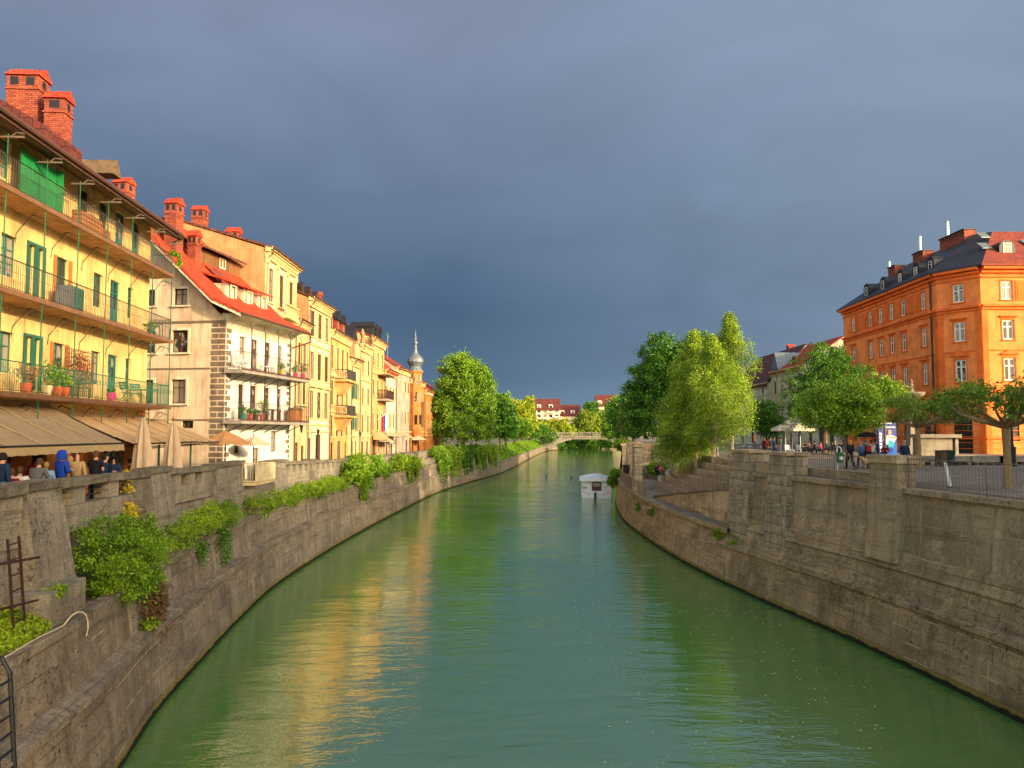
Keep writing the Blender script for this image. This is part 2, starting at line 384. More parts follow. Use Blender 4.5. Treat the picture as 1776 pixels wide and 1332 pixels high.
def clone(o, loc, rz, label, parent=None):
    c = o.copy(); C.objects.link(c); c.parent = parent
    if parent is None: c.location = loc; c.rotation_euler = (0, 0, rz); c['label'] = label
    for ch in list(o.children): clone(ch, None, None, None, c)
    return c

# ---------------------------------------------------------------- windows, doors and rails
CACHE = {}
def window(parent, x, z, w, h, y=0, rz=0, frame='white_frame', nx=2, nz=3, trim=None, hood=None, sill=True, name='window', recess=.12, fw=.06, bar=.03):
    """opening centre x, bottom z; facing local -y before rotation rz.  > pane, surround"""
    key = (fw, round(w, 2), round(h, 2), frame, nx, nz, trim, hood, sill, name, recess)
    if key not in CACHE:
        m = MB()
        a, b = -w/2, w/2; y0, y1 = recess, recess+.05
        m.box(a, a+fw, y0, y1, 0, h); m.box(b-fw, b, y0, y1, 0, h)
        m.box(a+fw, b-fw, y0, y1, 0, fw); m.box(a+fw, b-fw, y0, y1, h-fw, h)
        for i in range(1, nx):
            xx = a+w*i/nx; m.box(xx-bar, xx+bar, y0-.01, y1-.01, fw, h-fw)
        for j in range(1, nz):
            zz = h*j/nz if nz != 2 else h*.66
            m.box(a+fw, b-fw, y0+.003, y1-.006, zz-bar*.8, zz+bar*.8)
        p = MB().box(a+.01, b-.01, y1-.02, y1+.03, .01, h-.01)
        t = None
        if trim:
            t = MB(); s = .14 if w > .7 else .1
            t.box(a-s, a, -.05, .03, -.02, h+s); t.box(b, b+s, -.05, .03, -.02, h+s); t.box(a, b, -.053, .03, h, h+s)
            if sill: t.box(a-s-.06, b+s+.06, -.14, .03, -.12, -.022)
            if hood == 'flat': t.box(a-.32, b+.32, -.26, -.0, h+.32, h+.42); t.box(a-.22, b+.22, -.1, -.0, h+.20, h+.318)
            if hood == 'tri':
                t.box(a-.34, b+.34, -.28, 0, h+.34, h+.43); t.prism([(a-.36, h+.432), (b+.36, h+.432), (0, h+.85)], -.26, 0)
            if hood == 'seg':
                k = 10; pl = [((w/2+.36)*math.cos(PI*i/k), h+.432+.42*math.sin(PI*i/k)) for i in range(k+1)]
                t.box(a-.34, b+.34, -.28, 0, h+.34, h+.43); t.prism(pl, -.26, 0)
        CACHE[key] = (m.mesh(name, frame), p.mesh('pane', 'window_glass'), t.mesh('surround', trim) if t else None)
    me, pm, tm = CACHE[key]
    o = put(name, me, parent, (x, y, z) if rz == 0 else (x, y, z), rz)
    put('pane', pm, o)
    if tm: put('surround', tm, o)
    return o
def door(parent, x, z, w, h, y=0, mat='teal_door', glass=True):
    key = ('door', w, h, mat, glass)
    if key not in CACHE:
        m = MB(); a, b = -w/2, w/2
        m.box(a, a+.08, .08, .16, 0, h); m.box(b-.08, b, .08, .16, 0, h); m.box(a+.08, b-.08, .08, .16, h-.08, h)
        m.box(a+.08, b-.08, .1, .14, 0, h*.42); m.box(-.03, .03, .09, .15, h*.42, h-.08); m.box(a+.08, b-.08, .093, .147, h*.72, h*.75)
        p = MB().box(a+.02, b-.02, .15, .18, h*.4, h-.02)
        k = MB().box(a+.16, a+.2, .04, .1, h*.44, h*.5)
        CACHE[key] = (m.mesh('door', mat), p.mesh('pane', 'window_glass'), k.mesh('handle', 'dark_iron'))
    a = CACHE[key]; o = put('door', a[0], parent, (x, y, z)); put('pane', a[1], o); put('handle', a[2], o)
    return o
def railbars(m, pts, h, sp=.13, r=.011, top=.03, mid=True, low=.08, n=4):
    """balusters and rails along a polyline of 3-D points"""
    for i in range(len(pts)-1):
        a, b = Vector(pts[i]), Vector(pts[i+1]); L = (b-a).length; k = max(1, int(L/sp))
        for j in range(k+(i == len(pts)-2)):
            p = a.lerp(b, j/k); m.tube([p+Vector((0, 0, low*.5)), p+Vector((0, 0, h))], r, n, False)
    up = Vector((0, 0, 1))
    m.tube([Vector(p)+up*h for p in pts], top, 6)
    if mid: m.tube([Vector(p)+up*low for p in pts], r*1.3, 4)
def wallgrid_roof(m, x0, x1, y0, y1, ze, zr, ov=.5, th=.16, ovx=.2):
    """double pitched roof slab, ridge along x"""
    ym = (y0+y1)/2; k = (zr-ze)/(ym-y0)
    a = (y0-ov, ze-ov*k); b = (ym, zr); c = (y1+ov, ze-ov*k)
    m.prismx([a, b, c, (c[0], c[1]+th), (ym, zr+th), (a[0], a[1]+th)][::-1], x0-ovx, x1+ovx)

# ---------------------------------------------------------------- foliage
def leafmesh(name, P, size, mat, droop=0, up=0., parent=None, loc=(0, 0, 0), flat=None):
    P = np.asarray(P, dtype=np.float32); n = len(P)
    nrm_ = RNG.normal(size=(n, 3)); nrm_[:, 2] += up
    nrm_ /= np.linalg.norm(nrm_, axis=1)[:, None]
    t = RNG.normal(size=(n, 3)); t[:, 2] -= droop
    t -= nrm_*(t*nrm_).sum(1)[:, None]; t /= np.linalg.norm(t, axis=1)[:, None]+1e-9
    b = np.cross(nrm_, t)
    s = (size*(.6+.8*RNG.random(n)))[:, None]
    a = P-t*s*.5; c = P+t*s*.5; m1 = P+b*s*.32-nrm_*s*.08; m2 = P-b*s*.32-nrm_*s*.08
    V = np.stack([a, m1, c, m2], 1).reshape(-1, 3).astype(np.float32)
    me = bpy.data.meshes.new(name); me.vertices.add(4*n); me.vertices.foreach_set('co', V.ravel())
    me.loops.add(4*n); me.loops.foreach_set('vertex_index', np.arange(4*n, dtype=np.int32))
    me.polygons.add(n); me.polygons.foreach_set('loop_start', np.arange(0, 4*n, 4, dtype=np.int32))
    me.update(calc_edges=True); me.materials.append(MATS[mat])
    return put(name, me, parent, loc)
def ellpts(blobs, n, shell=.5):
    """points inside a set of ellipsoids, thicker towards the outside"""
    out = []; vol = np.array([b[3]*b[4]*b[5] for b in blobs])**.75; vol = vol/vol.sum()
    for b, w in zip(blobs, vol):
        k = max(1, int(n*w)); d = RNG.normal(size=(k, 3)); d /= np.linalg.norm(d, axis=1)[:, None]
        r = (shell+(1-shell)*RNG.random(k)**.6)[:, None]
        out.append(d*r*np.array(b[3:6])+np.array(b[:3]))
    return np.concatenate(out)
def clumps(centers, per, rad):
    c = np.repeat(centers, per, 0); sc = np.repeat((.55+.9*RNG.random(len(centers)))*rad, per)
    return c+RNG.normal(size=c.shape)*sc[:, None]*np.array([.5, .5, .38])
def limbs(m, root, blobs, r, trunk_top, nb=9):
    m.tube([root, (root[0]*.6+trunk_top[0]*.4, root[1]*.6+trunk_top[1]*.4, root[2]*.6+trunk_top[2]*.4), trunk_top], [r*1.25, r, r*.7], 8)
    for i in range(nb):
        b = blobs[i % len(blobs)]
        e = Vector((b[0]+random.uniform(-.7, .7)*b[3], b[1]+random.uniform(-.7, .7)*b[4], b[2]+random.uniform(-.2, .8)*b[5]))
        s = Vector(root).lerp(Vector(trunk_top), random.uniform(.6, 1)); mid = s.lerp(e, .5)+Vector((random.uniform(-.4, .4), random.uniform(-.4, .4), .5))
        m.tube([s, mid, e], [r*.45, r*.28, r*.08], 5)
def tree(name, label, loc, blobs, mat, n=260, per=45, rad=.9, leaf=.34, r=.25, bark='bark', trunk_h=None, group=None, cat='tree', core=True, droop=0, shell=.45, nb=9):
    """loc = base of the trunk (world); blobs local ellipsoids (x,y,z,rx,ry,rz)"""
    t = thing(name, label, cat, loc, 0, group)
    zc = sum(b[2] for b in blobs)/len(blobs); th = trunk_h or zc
    m = MB(); limbs(m, (0, 0, -.2), blobs, r, (sum(b[0] for b in blobs)/len(blobs)*.5, 0, th), nb)
    m.build('trunk', bark, t, smooth=True)
    P = clumps(ellpts(blobs, n, shell), per, rad)
    if core: P = np.concatenate([P, ellpts([(b[0], b[1], b[2], b[3]*.62, b[4]*.62, b[5]*.62) for b in blobs], n*per//5, .2)])
    leafmesh('crown', P, leaf, mat, droop, .3, t)
    return t
# ================================================================ camera, sun, sky
cam_d = bpy.data.cameras.new('camera'); cam = bpy.data.objects.new('camera', cam_d); C.objects.link(cam)
cam_d.sensor_width = 36; cam_d.lens = 36*F/1776; cam_d.clip_end = 4000; cam_d.clip_start = .1
cam.location = (0, 0, EYE); cam.rotation_euler = (PI/2+TH, 0, 0)
bpy.context.scene.camera = cam
SUN_EL = math.radians(15.5); SUN_AZ = math.radians(35)          # azimuth from +X towards -Y
S = Vector((math.cos(SUN_AZ)*math.cos(SUN_EL), -math.sin(SUN_AZ)*math.cos(SUN_EL), math.sin(SUN_EL)))
sd = bpy.data.lights.new('sun', 'SUN'); sun = bpy.data.objects.new('sun', sd); C.objects.link(sun)
sd.energy = SUN_E; sd.angle = math.radians(.6); sd.color = (1, .82, .56)
sun.rotation_euler = S.to_track_quat('Z', 'Y').to_euler(); sun.location = (60, -60, 80)
w = bpy.data.worlds.new('World'); bpy.context.scene.world = w; w.use_nodes = True; nt = w.node_tree
bg = nt.nodes['Background']
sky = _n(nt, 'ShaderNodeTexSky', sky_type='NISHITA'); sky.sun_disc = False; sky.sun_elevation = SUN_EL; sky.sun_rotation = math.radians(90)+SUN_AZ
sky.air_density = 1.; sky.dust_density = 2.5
tc = _n(nt, 'ShaderNodeTexCoord'); sx = _n(nt, 'ShaderNodeSeparateXYZ'); nt.links.new(tc.outputs['Generated'], sx.inputs[0])
mp = _n(nt, 'ShaderNodeMapping'); mp.inputs[3].default_value = (1.2, 1.2, 3.2); nt.links.new(tc.outputs['Generated'], mp.inputs[0])
nz = noise(nt, mp.outputs[0], 1.9, 6, .55, .6)
el = _n(nt, 'ShaderNodeMath', operation='MULTIPLY_ADD'); nt.links.new(nz, el.inputs[0]); el.inputs[1].default_value = .17
nt.links.new(sx.outputs[2], el.inputs[2])                        # storm cloud bank: colour by height, broken by cloud forms
storm = ramp(nt, el.outputs[0], [(.06, hexc(100, 124, 142)), (.14, hexc(78, 101, 124)), (.24, hexc(66, 88, 112)), (.38, hexc(90, 107, 130)), (.56, hexc(115, 127, 150))])
az = _n(nt, 'ShaderNodeMath', operation='MULTIPLY_ADD'); nt.links.new(sx.outputs[0], az.inputs[0]); az.inputs[1].default_value = .85; az.inputs[2].default_value = .48
storm = mix(nt, storm, hexc(122, 138, 156), ramp(nt, az.outputs[0], [(.42, 0.), (1., .8)]))
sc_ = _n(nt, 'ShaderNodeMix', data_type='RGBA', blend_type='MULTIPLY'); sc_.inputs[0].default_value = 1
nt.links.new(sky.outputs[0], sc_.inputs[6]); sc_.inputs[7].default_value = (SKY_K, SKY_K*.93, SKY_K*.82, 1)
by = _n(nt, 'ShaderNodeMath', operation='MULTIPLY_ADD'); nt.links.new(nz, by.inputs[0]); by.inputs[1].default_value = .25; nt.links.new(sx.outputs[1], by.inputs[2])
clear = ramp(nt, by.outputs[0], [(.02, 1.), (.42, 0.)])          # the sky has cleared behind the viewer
st2 = _n(nt, 'ShaderNodeMix', data_type='RGBA', blend_type='MULTIPLY'); st2.inputs[0].default_value = 1
nt.links.new(storm, st2.inputs[6]); st2.inputs[7].default_value = (1.09/.15,)*3+(1,)
nz2 = noise(nt, mp.outputs[0], 2.3, 5, .5, .7); mott = mix(nt, st2.outputs[2], ramp(nt, nz2, [(.3, (.95, .955, .97, 1)), (.7, (1.14, 1.15, 1.17, 1))]), 1., 'MULTIPLY')
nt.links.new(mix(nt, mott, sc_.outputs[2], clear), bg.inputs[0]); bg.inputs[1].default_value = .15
vs = bpy.context.scene.view_settings; vs.view_transform = 'Standard'; vs.look = 'None'; vs.gamma = 1; vs.exposure = EXPO
bpy.context.scene.cycles.max_bounces = 6

# ================================================================ river, streets, banks
def steps(a, b, s): return [a+i*s for i in range(int((b-a)/s))]+[b]
DS = steps(-30, 130, 1.0)+steps(132, 480, 6.0)
def sweep(m, f, s, Ds, prof, zf=None):
    """profile [(u, z)] carried along a bank curve; uv in metres"""
    arc = 0; prev = None; rows = []
    for d in Ds:
        p0 = bank(f, d, s, 0)
        if prev: arc += math.dist(prev, p0)
        prev = p0
        rows.append((arc, [(*bank(f, d, s, u), z(d) if callable(z) else z) for u, z in (prof(d) if callable(prof) else prof)]))
    for (a0, r0), (a1, r1) in zip(rows, rows[1:]):
        v = 0; 
        for k in range(len(r0)-1):
            L = math.dist(r0[k], r0[k+1]); 
            q = [r0[k], r1[k], r1[k+1], r0[k+1]]; uv = [(a0, v), (a1, v), (a1, v+L), (a0, v+L)]
            m.face(q if s > 0 else q[::-1], uv if s > 0 else uv[::-1]); v += L
def ends(m, f, s, d, prof, uin):
    pts = [(*bank(f, d, s, u), z(d) if callable(z) else z) for u, z in prof]
    pts += [(*bank(f, d, s, uin), pts[-1][2]), (*bank(f, d, s, uin), pts[0][2])]
    m.face(pts)
# water: one sheet
m = MB(); m.face([(-40, -40, 0), (200, -40, 0), (200, 520, 0), (-40, 520, 0)])
tag(m.build('river', 'river_water'), kind='structure')
# left street falls gently away from the camera; beyond 164 m the bank is a grass slope
m = MB()
DL = steps(-30, 130, 4)+steps(134, 470, 8)
for a, b in zip(DL, DL[1:]):
    ua = 2.3 if a < 110 else (1.5 if a < 164 else 7.); ub = 2.3 if b < 110 else (1.5 if b < 164 else 7.)
    A = left(a, ua); B = left(b, ub); za, zb = street(a), street(b)
    xs = [0, 8, 30, 120, 1500]
    for i in range(4):
        m.face([(A[0]-xs[i+1], A[1], za), (A[0]-xs[i], A[1], za), (B[0]-xs[i], B[1], zb), (B[0]-xs[i+1], B[1], zb)])
tag(m.build('street', 'paving'), kind='structure')
m = MB()
sweep(m, WL, -1, steps(163, 470, 5), [(.35, 2.4), (1.2, 2.9), (3, 4.0), (5, 5.0), (7.05, street)])
tag(m.build('river_bank', 'grass_slope'), kind='structure')
# right plaza and land behind; terrace area D 44..97 left open
m = MB(); ZQ = 6.4
def ustep(d): return 7.4+2.2*max(0, min(1, (d-47)/45))           # inner edge of the stepped terrace
for a, b in zip(steps(-30, 130, 2), steps(-28, 130, 2)+[130]):
    f_ = lambda d: (right(d, 1.2) if d <= 45 or d >= 97 else right(d, ustep(d)))
    if a >= b: continue
    A, B = f_(a+.001), f_(b-.001)
    for x0, x1 in ((0, 1), (1, 2)):
        pa = (A[0], A[1]) if x0 == 0 else (90, a); pb = (B[0], B[1]) if x0 == 0 else (90, b)
        qa = (90, a) if x0 == 0 else (1500, a); qb = (90, b) if x0 == 0 else (1500, b)
        m.face([(*pa, ZQ), (*qa, ZQ), (*qb, ZQ), (*pb, ZQ)])
for a, b in zip(steps(130, 420, 8), steps(138, 420, 8)+[420]):
    if a >= b: continue
    A, B = right(a, 1.2), right(b, 1.2)
    m.face([(*A, ZQ-.02), (1500, a, ZQ-.02), (1500, b, ZQ-.02), (*B, ZQ-.02)])
tag(m.build('plaza', 'paving'), kind='structure')
m = MB(); m.face([(-1500, 466, 5.1), (1500, 416, 5.1), (1500, 2500, 5.1), (-1500, 2500, 5.1)])
tag(m.build('ground', 'grass_slope'), kind='structure')

# ---------------------------------------------------------------- left quay wall
wall_l = thing('quay_wall', 'grey brown stone river wall with planted ledge along the left bank', 'quay wall')
Dn = steps(4, 165, .8)
m = MB(); sweep(m, WL, -1, Dn, [(-.25, -1.2), (0, 0), (.28, 2.25), (.12, 2.32), (.12, 2.48), (.62, 2.62)])
m.build('lower_wall', 'quay_near', wall_l)
m = MB(); sweep(m, WL, -1, Dn, lambda d: [(.55, 2.6), (.75, 3.9), (.66, 3.92), (.66, 4.12), (1.0, 4.12), (1.0, 3.95), (2.0 if d < 110 else 1.2, 3.95)])
m.build('ledge_wall', 'quay_near', wall_l)
m = MB(); sweep(m, WL, -1, Dn, lambda d: [(1.75 if d < 110 else 1.15, 3.9), (2.05 if d < 110 else 1.4, street(d)+.02), (2.6, street(d)+.02)])
m.build('upper_wall', 'quay_upper', wall_l)
m = MB(); sweep(m, WL, -1, steps(164, 480, 6), [(-.2, -1), (0, 0), (.2, 2.2), (.05, 2.3), (.05, 2.45), (.6, 2.5)])
m.build('far_wall', 'quay_near', wall_l)
UP = 2.12                                                        # parapet centre line offset
def pier(parent, px0, px1, top, z0=3.9, bat=.5, depth=.75, cap=True, mat='quay_upper', f=WL, s=-1, up=UP, name='buttress', d0=None, d1=None):
    d0 = d0 or dpx(f, s, up, px0); d1 = d1 or dpx(f, s, up, px1)
    L = d1-d0; dm = (d0+d1)/2; n = nrm(f, dm, s); T = Vector((-n[1]*s*-1, n[0]*s*-1, 0)); N = Vector((-n[0], -n[1], 0))
    if T.y < 0: T = -T
    c = Vector((*bank(f, dm, s, up), 0)); hb = .18
    B = [c+T*(-L/2-hb)+N*(.3+bat), c+T*(L/2+hb)+N*(.3+bat), c+T*(L/2)+N*-depth*.4, c+T*(-L/2)+N*-depth*.4]
    Tt = [c+T*(-L/2)+N*.3, c+T*(L/2)+N*.3, c+T*(L/2)+N*-depth*.4, c+T*(-L/2)+N*-depth*.4]
    zt = top-(.2 if cap else 0)
    m = MB(); m.hexa([tuple(p+Vector((0, 0, z0))) for p in B], [tuple(p+Vector((0, 0, zt))) for p in Tt])
    o = m.build(name, mat, parent)
    if cap:
        e = .07; Q = [c+T*(-L/2-e)+N*(.3+e), c+T*(L/2+e)+N*(.3+e), c+T*(L/2+e)-N*(depth*.4+e), c+T*(-L/2-e)-N*(depth*.4+e)]
        MB().hexa([tuple(p+Vector((0, 0, zt))) for p in Q], [tuple(p+Vector((0, 0, top))) for p in Q]).build('cap', 'coping_stone', o)
    return d0, d1
def parapet(label, d0, d1, holes, plinth=.32):
    """low stone balustrade: sloping cap on stout posts with square openings"""
    p = thing('parapet', label, 'parapet', (*left(d0, UP), street(d0)), group='stone parapets between the piers of the left quay')
    p_inv = Vector(p.location)
    def seg(m, a, b, za, zb, u0, u1, dz=None):
        A0, A1, B0, B1 = left(a, u0), left(a, u1), left(b, u0), left(b, u1); sa, sb = street(a), street(b)
        bt = [Vector((*A1, sa+za))-p_inv, Vector((*A0, sa+za))-p_inv, Vector((*B0, sb+za))-p_inv, Vector((*B1, sb+za))-p_inv]
        tp = [Vector((*A1, sa+zb))-p_inv, Vector((*A0, sa+zb))-p_inv, Vector((*B0, sb+zb))-p_inv, Vector((*B1, sb+zb))-p_inv]
        m.hexa([tuple(q) for q in bt], [tuple(q) for q in tp])
    m = MB(); n = max(1, int((d1-d0)/3))
    for i in range(n): seg(m, d0+(d1-d0)*i/n, d0+(d1-d0)*(i+1)/n, .84, 1.06, UP-.34, UP+.3)
    m.build('cap', 'coping_stone', p)
    m = MB(); seg(m, d0, d1, -.4, plinth, UP-.22, UP+.2); m.build('plinth', 'quay_upper', p)
    x = d0
    for a, b in list(holes)+[(d1, d1)]:
        if a-x > .05:
            m = MB(); seg(m, x, a, plinth, .84, UP-.24, UP+.2); m.build('post', 'quay_upper', p)
        x = b
    m = MB()
    for a, b in holes:
        for z in (.48, .66):
            pa, pb = left(a, UP), left(b, UP); m.tube([Vector((*pa, street(a)+z))-p_inv, Vector((*pb, street(b)+z))-p_inv], .018, 4)
        c = (a+b)/2; pc = left(c, UP); m.tube([Vector((*pc, street(c)+plinth))-p_inv, Vector((*pc, street(c)+.84))-p_inv], .018, 4)
    if holes: m.build('iron_bars', 'dark_iron', p)
    return p
X_ = lambda px, u=UP-.3: dpx(WL, -1, u, px)
a0, a1 = pier(wall_l, 27, 86, capz(20)+.05, bat=.55)
parapet('weathered stone parapet at the far left below the dark jacketed figure', 8, a0, [])
b0, b1 = pier(wall_l, 250, 284, capz(26)+.02)
parapet('stone parapet with three openings behind the large green shrub', a1, b0, [(X_(97), X_(136)), (X_(157), X_(196)), (X_(213), X_(238))])
c0, c1 = pier(wall_l, 366, 418, capz(36)+.02, bat=.35)
parapet('short stone parapet with three openings beside the yellow flowering plant', b1, c0, [(X_(293), X_(308)), (X_(320), X_(335)), (X_(344), X_(355))])
# railed niche 418..452, pier, long parapet
e0, e1 = pier(wall_l, 460, 488, capz(46)+.05, bat=.4)
f0, f1 = pier(wall_l, 534, 542, capz(55)+.04, bat=.3)
parapet('stone parapet with openings above the fern covered ledge', e1, f0, [(e1+.5+i*1.5, e1+1.3+i*1.5) for i in range(int((f0-e1)/1.5))])
g0, g1 = pier(wall_l, 606, 626, capz(66)+.15, bat=.25, z0=2.5)
parapet('mossy stone parapet with narrow slots beside the boxed pier', f1, g0, [(f1+.6+i*1.5, f1+1.25+i*1.5) for i in range(int((g0-f1)/1.5))])
h0, h1 = pier(wall_l, 741, 764, capz(108)+.05, z0=1.5, bat=.2)
parapet('long stone parapet rising behind the dense shrubs toward the chestnut', g1, h0, [])
parapet('plain stone parapet beyond the last pier under the chestnut', h1, 163, [])
for px in (430, 636, 655): pass
# shallow vertical ribs on the lower wall
m = MB()
for d in (26.5, 31.5, 37.5, 44, 50.5, 57.5, 64, 72, 80, 90, 100, 112, 126):
    A = [(*left(d, .02), -.3), (*left(d+.8, .02), -.3), (*left(d+.8, .5), -.3), (*left(d, .5), -.3)]
    B = [(*left(d+.08, .2), 2.2), (*left(d+.72, .2), 2.2), (*left(d+.7, .6), 2.2), (*left(d+.1, .6), 2.2)]
    m.hexa(A, B)
m.build('ribs', 'quay_near', wall_l)
# vertical ribs on the planted upper stage
m = MB()
for d in (23.2, 27, 33, 39.6, 43, 49, 52.6, 58.5, 62, 70.5, 76, 84, 94, 103):
    A = [(*left(d, .48), 2.6), (*left(d+.5, .48), 2.6), (*left(d+.5, .9), 2.6), (*left(d, .9), 2.6)]
    B = [(*left(d, .62), 3.92), (*left(d+.5, .62), 3.92), (*left(d+.5, .95), 3.92), (*left(d, .95), 3.92)]
    m.hexa(A, B)
m.build('upper_ribs', 'quay_upper', wall_l)
# the tall batter under the near pier and the bracketed shelf
m = MB(); d0 = 17.2
A = left(18.0, .95); B = left(20.2, .95); A2 = left(18.0, 2.0); B2 = left(20.2, 2.0)
m.hexa([(*A2, 3.9), (*A, 3.9), (*B, 3.9), (*B2, 3.9)], [(*A2, 4.9), (*A, 4.9), (*B, 4.9), (*B2, 4.9)])
m.build('plinth_block', 'quay_upper', wall_l)
# balcony box in the wall with white railing (between 418 and 452)
ld = X_(420); le = X_(455)
p = thing('railing', 'cream metal railing of small landing set into left parapet', 'railing', (*left(ld, 1.2), street(ld)))
m = MB(); inv = Vector(p.location)
pts = [Vector((*left(ld+.1, 1.9), street(ld)+.02))-inv, Vector((*left(ld+.1, 1.05), street(ld)+.02))-inv, Vector((*left(le+.2, 1.05), street(le)+.02))-inv, Vector((*left(le+.2, 1.9), street(le)+.02))-inv]
railbars(m, pts, 1.05, .14, .02, .03); m.build('bars', 'gate_cream', p)
m = MB(); q = [tuple(v+Vector((0, 0, -.16))) for v in pts]; m.hexa(q, [tuple(Vector(v)+Vector((0, 0, .16))) for v in q]); m.build('slab', 'stone_trim', p)
m = MB(); q = [left(ld+.5, .9), left(le-.3, .9), left(le-.3, 1.9), left(ld+.5, 1.9)]
m.hexa([(*a, 2.6) for a in q], [(*a, street(ld)-.15) for a in q]); m.build('bracket_pier', 'quay_upper', wall_l)
# second landing at 605..628
ld = X_(609); le = X_(632)
p = thing('railing', 'weathered boxed landing railing at the fern ledge end on left bank', 'railing', (*left(ld, 1.2), street(ld)))
m = MB(); inv = Vector(p.location)
pts = [Vector((*left(ld, 1.9), street(ld)+.0))-inv, Vector((*left(ld, .95), street(ld)+.0))-inv, Vector((*left(le, .95), street(le)+.0))-inv, Vector((*left(le, 1.9), street(le)+.0))-inv]
railbars(m, pts, 1.1, .2, .035, .04); m.build('bars', 'stone_trim', p)
m = MB(); q = [tuple(v+Vector((0, 0, -.2))) for v in pts]; m.hexa(q, [tuple(Vector(v)+Vector((0, 0, .2))) for v in q]); m.build('slab', 'quay_upper', p)

# ladders, hose
def ladder(name, label, d, u, z0, z1, lean, w, mat, hooks=False, r=.035, rungs=None):
    x, y = left(d, u); t = thing(name, label, 'ladder', (x, y, z0), 0)
    n = nrm(WL, d, -1); T = Vector((n[1], -n[0], 0)); N = Vector((n[0], n[1], 0)); H = z1-z0
    for s in (-1, 1):
        top = N*lean+Vector((0, 0, H)); path = [T*(s*w/2), T*(s*w/2)+top]
        if hooks: path += [T*(s*w/2)+top+N*.15+Vector((0, 0, .28)), T*(s*w/2)+top+N*.5+Vector((0, 0, .3)), T*(s*w/2)+top+N*.62+Vector((0, 0, -.3))]
        MB().tube(path, r, 6).build('rail', mat, t)
    k = rungs or int(H/.3)
    for i in range(k):
        f = (i+.6)/k; c = N*lean*f+Vector((0, 0, H*f)); MB().tube([c-T*w/2, c+T*w/2], r*.6, 5).build('rung', mat, t)
    return t
t = ladder('ladder', 'rusty iron ladder fixed to wall by the near left pier', 17.25, 1.25, 4.3, 6.3, .2, .5, 'rust_iron', r=.03)
for z in (.55, 1.5):
    MB().tube([(-.25, -.75, z), (.1, .45, z)], .03, 5).build('bracket', 'rust_iron', t)
ladder('ladder', 'black tubular ladder over the river wall, bottom left corner', 14.5, -.1, .0, 4.1, .35, .55, 'black_plastic', True, .04)
ladder('ladder', 'thin pale ladder in the wall recess below the far left shrubs', 106, .1, .9, 3.3, .2, .4, 'gate_cream', r=.022)
m = MB(); pts = [(*left(d, .8+.04*math.sin(d*2)), 4.14+.015*math.sin(d*3)) for d in steps(10, 18.3, .5)]
pts += [(*left(18.5, .74), 4.22), (*left(18.65, .7), 4.29), (*left(18.8, .66), 4.31), (*left(18.95, .6), 4.28), (*left(19.06, .55), 4.18), (*left(19.1, .52), 4.02), (*left(19.07, .5), 3.86), (*left(18.98, .5), 3.7)]
tag(m.tube(pts, .017, 6).build('hose', 'gate_cream', smooth=True), 'pale hose lying along coping of the lower left river wall', 'hose')

# ---------------------------------------------------------------- right quay wall
wall_r = thing('quay_wall', 'tall brown stained river wall along the right bank', 'quay wall')
Dr = steps(4, 46, .7)
m = MB(); sweep(m, WR, 1, Dr, [(-.3, -1.2), (0, 0), (.1, .35), (.32, 2.0), (.2, 2.08), (.22, 2.3), (.4, 2.4), (.62, 3.2), (.55, 3.3), (.7, 3.42), (.8, 3.85), (.95, 3.95)])
m.build('lower_wall', 'quay_right', wall_r)
m = MB(); sweep(m, WR, 1, Dr, [(.93, 3.9), (1.18, 6.2), (1.0, 6.22), (1.0, 6.42), (1.5, 6.42)])
m.build('upper_wall', 'quay_right_upper', wall_r)
Dt = steps(44.6, 96, .8)
m = MB(); sweep(m, WR, 1, Dt, [(-.3, -1.2), (0, 0), (.5, 2.75), (.32, 2.8), (.32, 3.08), (.75, 3.1)])
m.build('terrace_wall', 'quay_right', wall_r)
m = MB(); sweep(m, WR, 1, steps(96, 420, 2.5), [(-.3, -1.2), (0, 0), (.5, 3), (.9, 6.3), (.75, 6.3), (.75, 6.5), (1.4, 6.5)])
m.build('far_wall', 'quay_right', wall_r)
m = MB()
for d in (9, 13, 17, 21, 25.5, 29.2, 35.4, 39):
    q = lambda d_, u: right(d_, u)
    m.hexa([(*q(d, .9), 3.9), (*q(d+.12, .9), 3.9), (*q(d+.12, 1.3), 3.9), (*q(d, 1.3), 3.9)], [(*q(d, 1.14), 6.2), (*q(d+.12, 1.14), 6.2), (*q(d+.12, 1.5), 6.2), (*q(d, 1.5), 6.2)])
m.build('joints', 'quay_right_upper', wall_r)
def rpier(d0, d1, up, top, z0, label, mat='ashlar', dep=1.0, bat=.35, proud=.3, cap=.16):
    dm = (d0+d1)/2; L = d1-d0; n = nrm(WR, dm, 1); N = Vector((-n[0], -n[1], 0)); T = Vector((-n[1], n[0], 0))
    c = Vector((*right(dm, up), 0)); p = thing('gate_pier', label, 'stone pier', tuple(c+Vector((0, 0, z0))))
    H = top-z0-cap; b = [T*(-L/2-.12)+N*(proud+bat), T*(L/2+.12)+N*(proud+bat), T*(L/2+.05)-N*(dep-proud), T*(-L/2-.05)-N*(dep-proud)]
    t = [T*(-L/2)+N*proud, T*(L/2)+N*proud, T*(L/2)-N*(dep-proud), T*(-L/2)-N*(dep-proud)]
    MB().hexa([tuple(v) for v in b][::-1], [tuple(v+Vector((0, 0, H))) for v in t][::-1]).build('shaft', mat, p)
    e = .1; q = [T*(-L/2-e)+N*(proud+e), T*(L/2+e)+N*(proud+e), T*(L/2+e)-N*(dep-proud+e), T*(-L/2-e)-N*(dep-proud+e)]
    MB().hexa([tuple(v+Vector((0, 0, H))) for v in q][::-1], [tuple(v+Vector((0, 0, H+cap))) for v in q][::-1]).build('cap', 'terrace_stone', p)
    return p
xr = lambda px, u: dpx(WR, 1, u, px)
dA, dB = xr(1556, .9), xr(1508, .9)
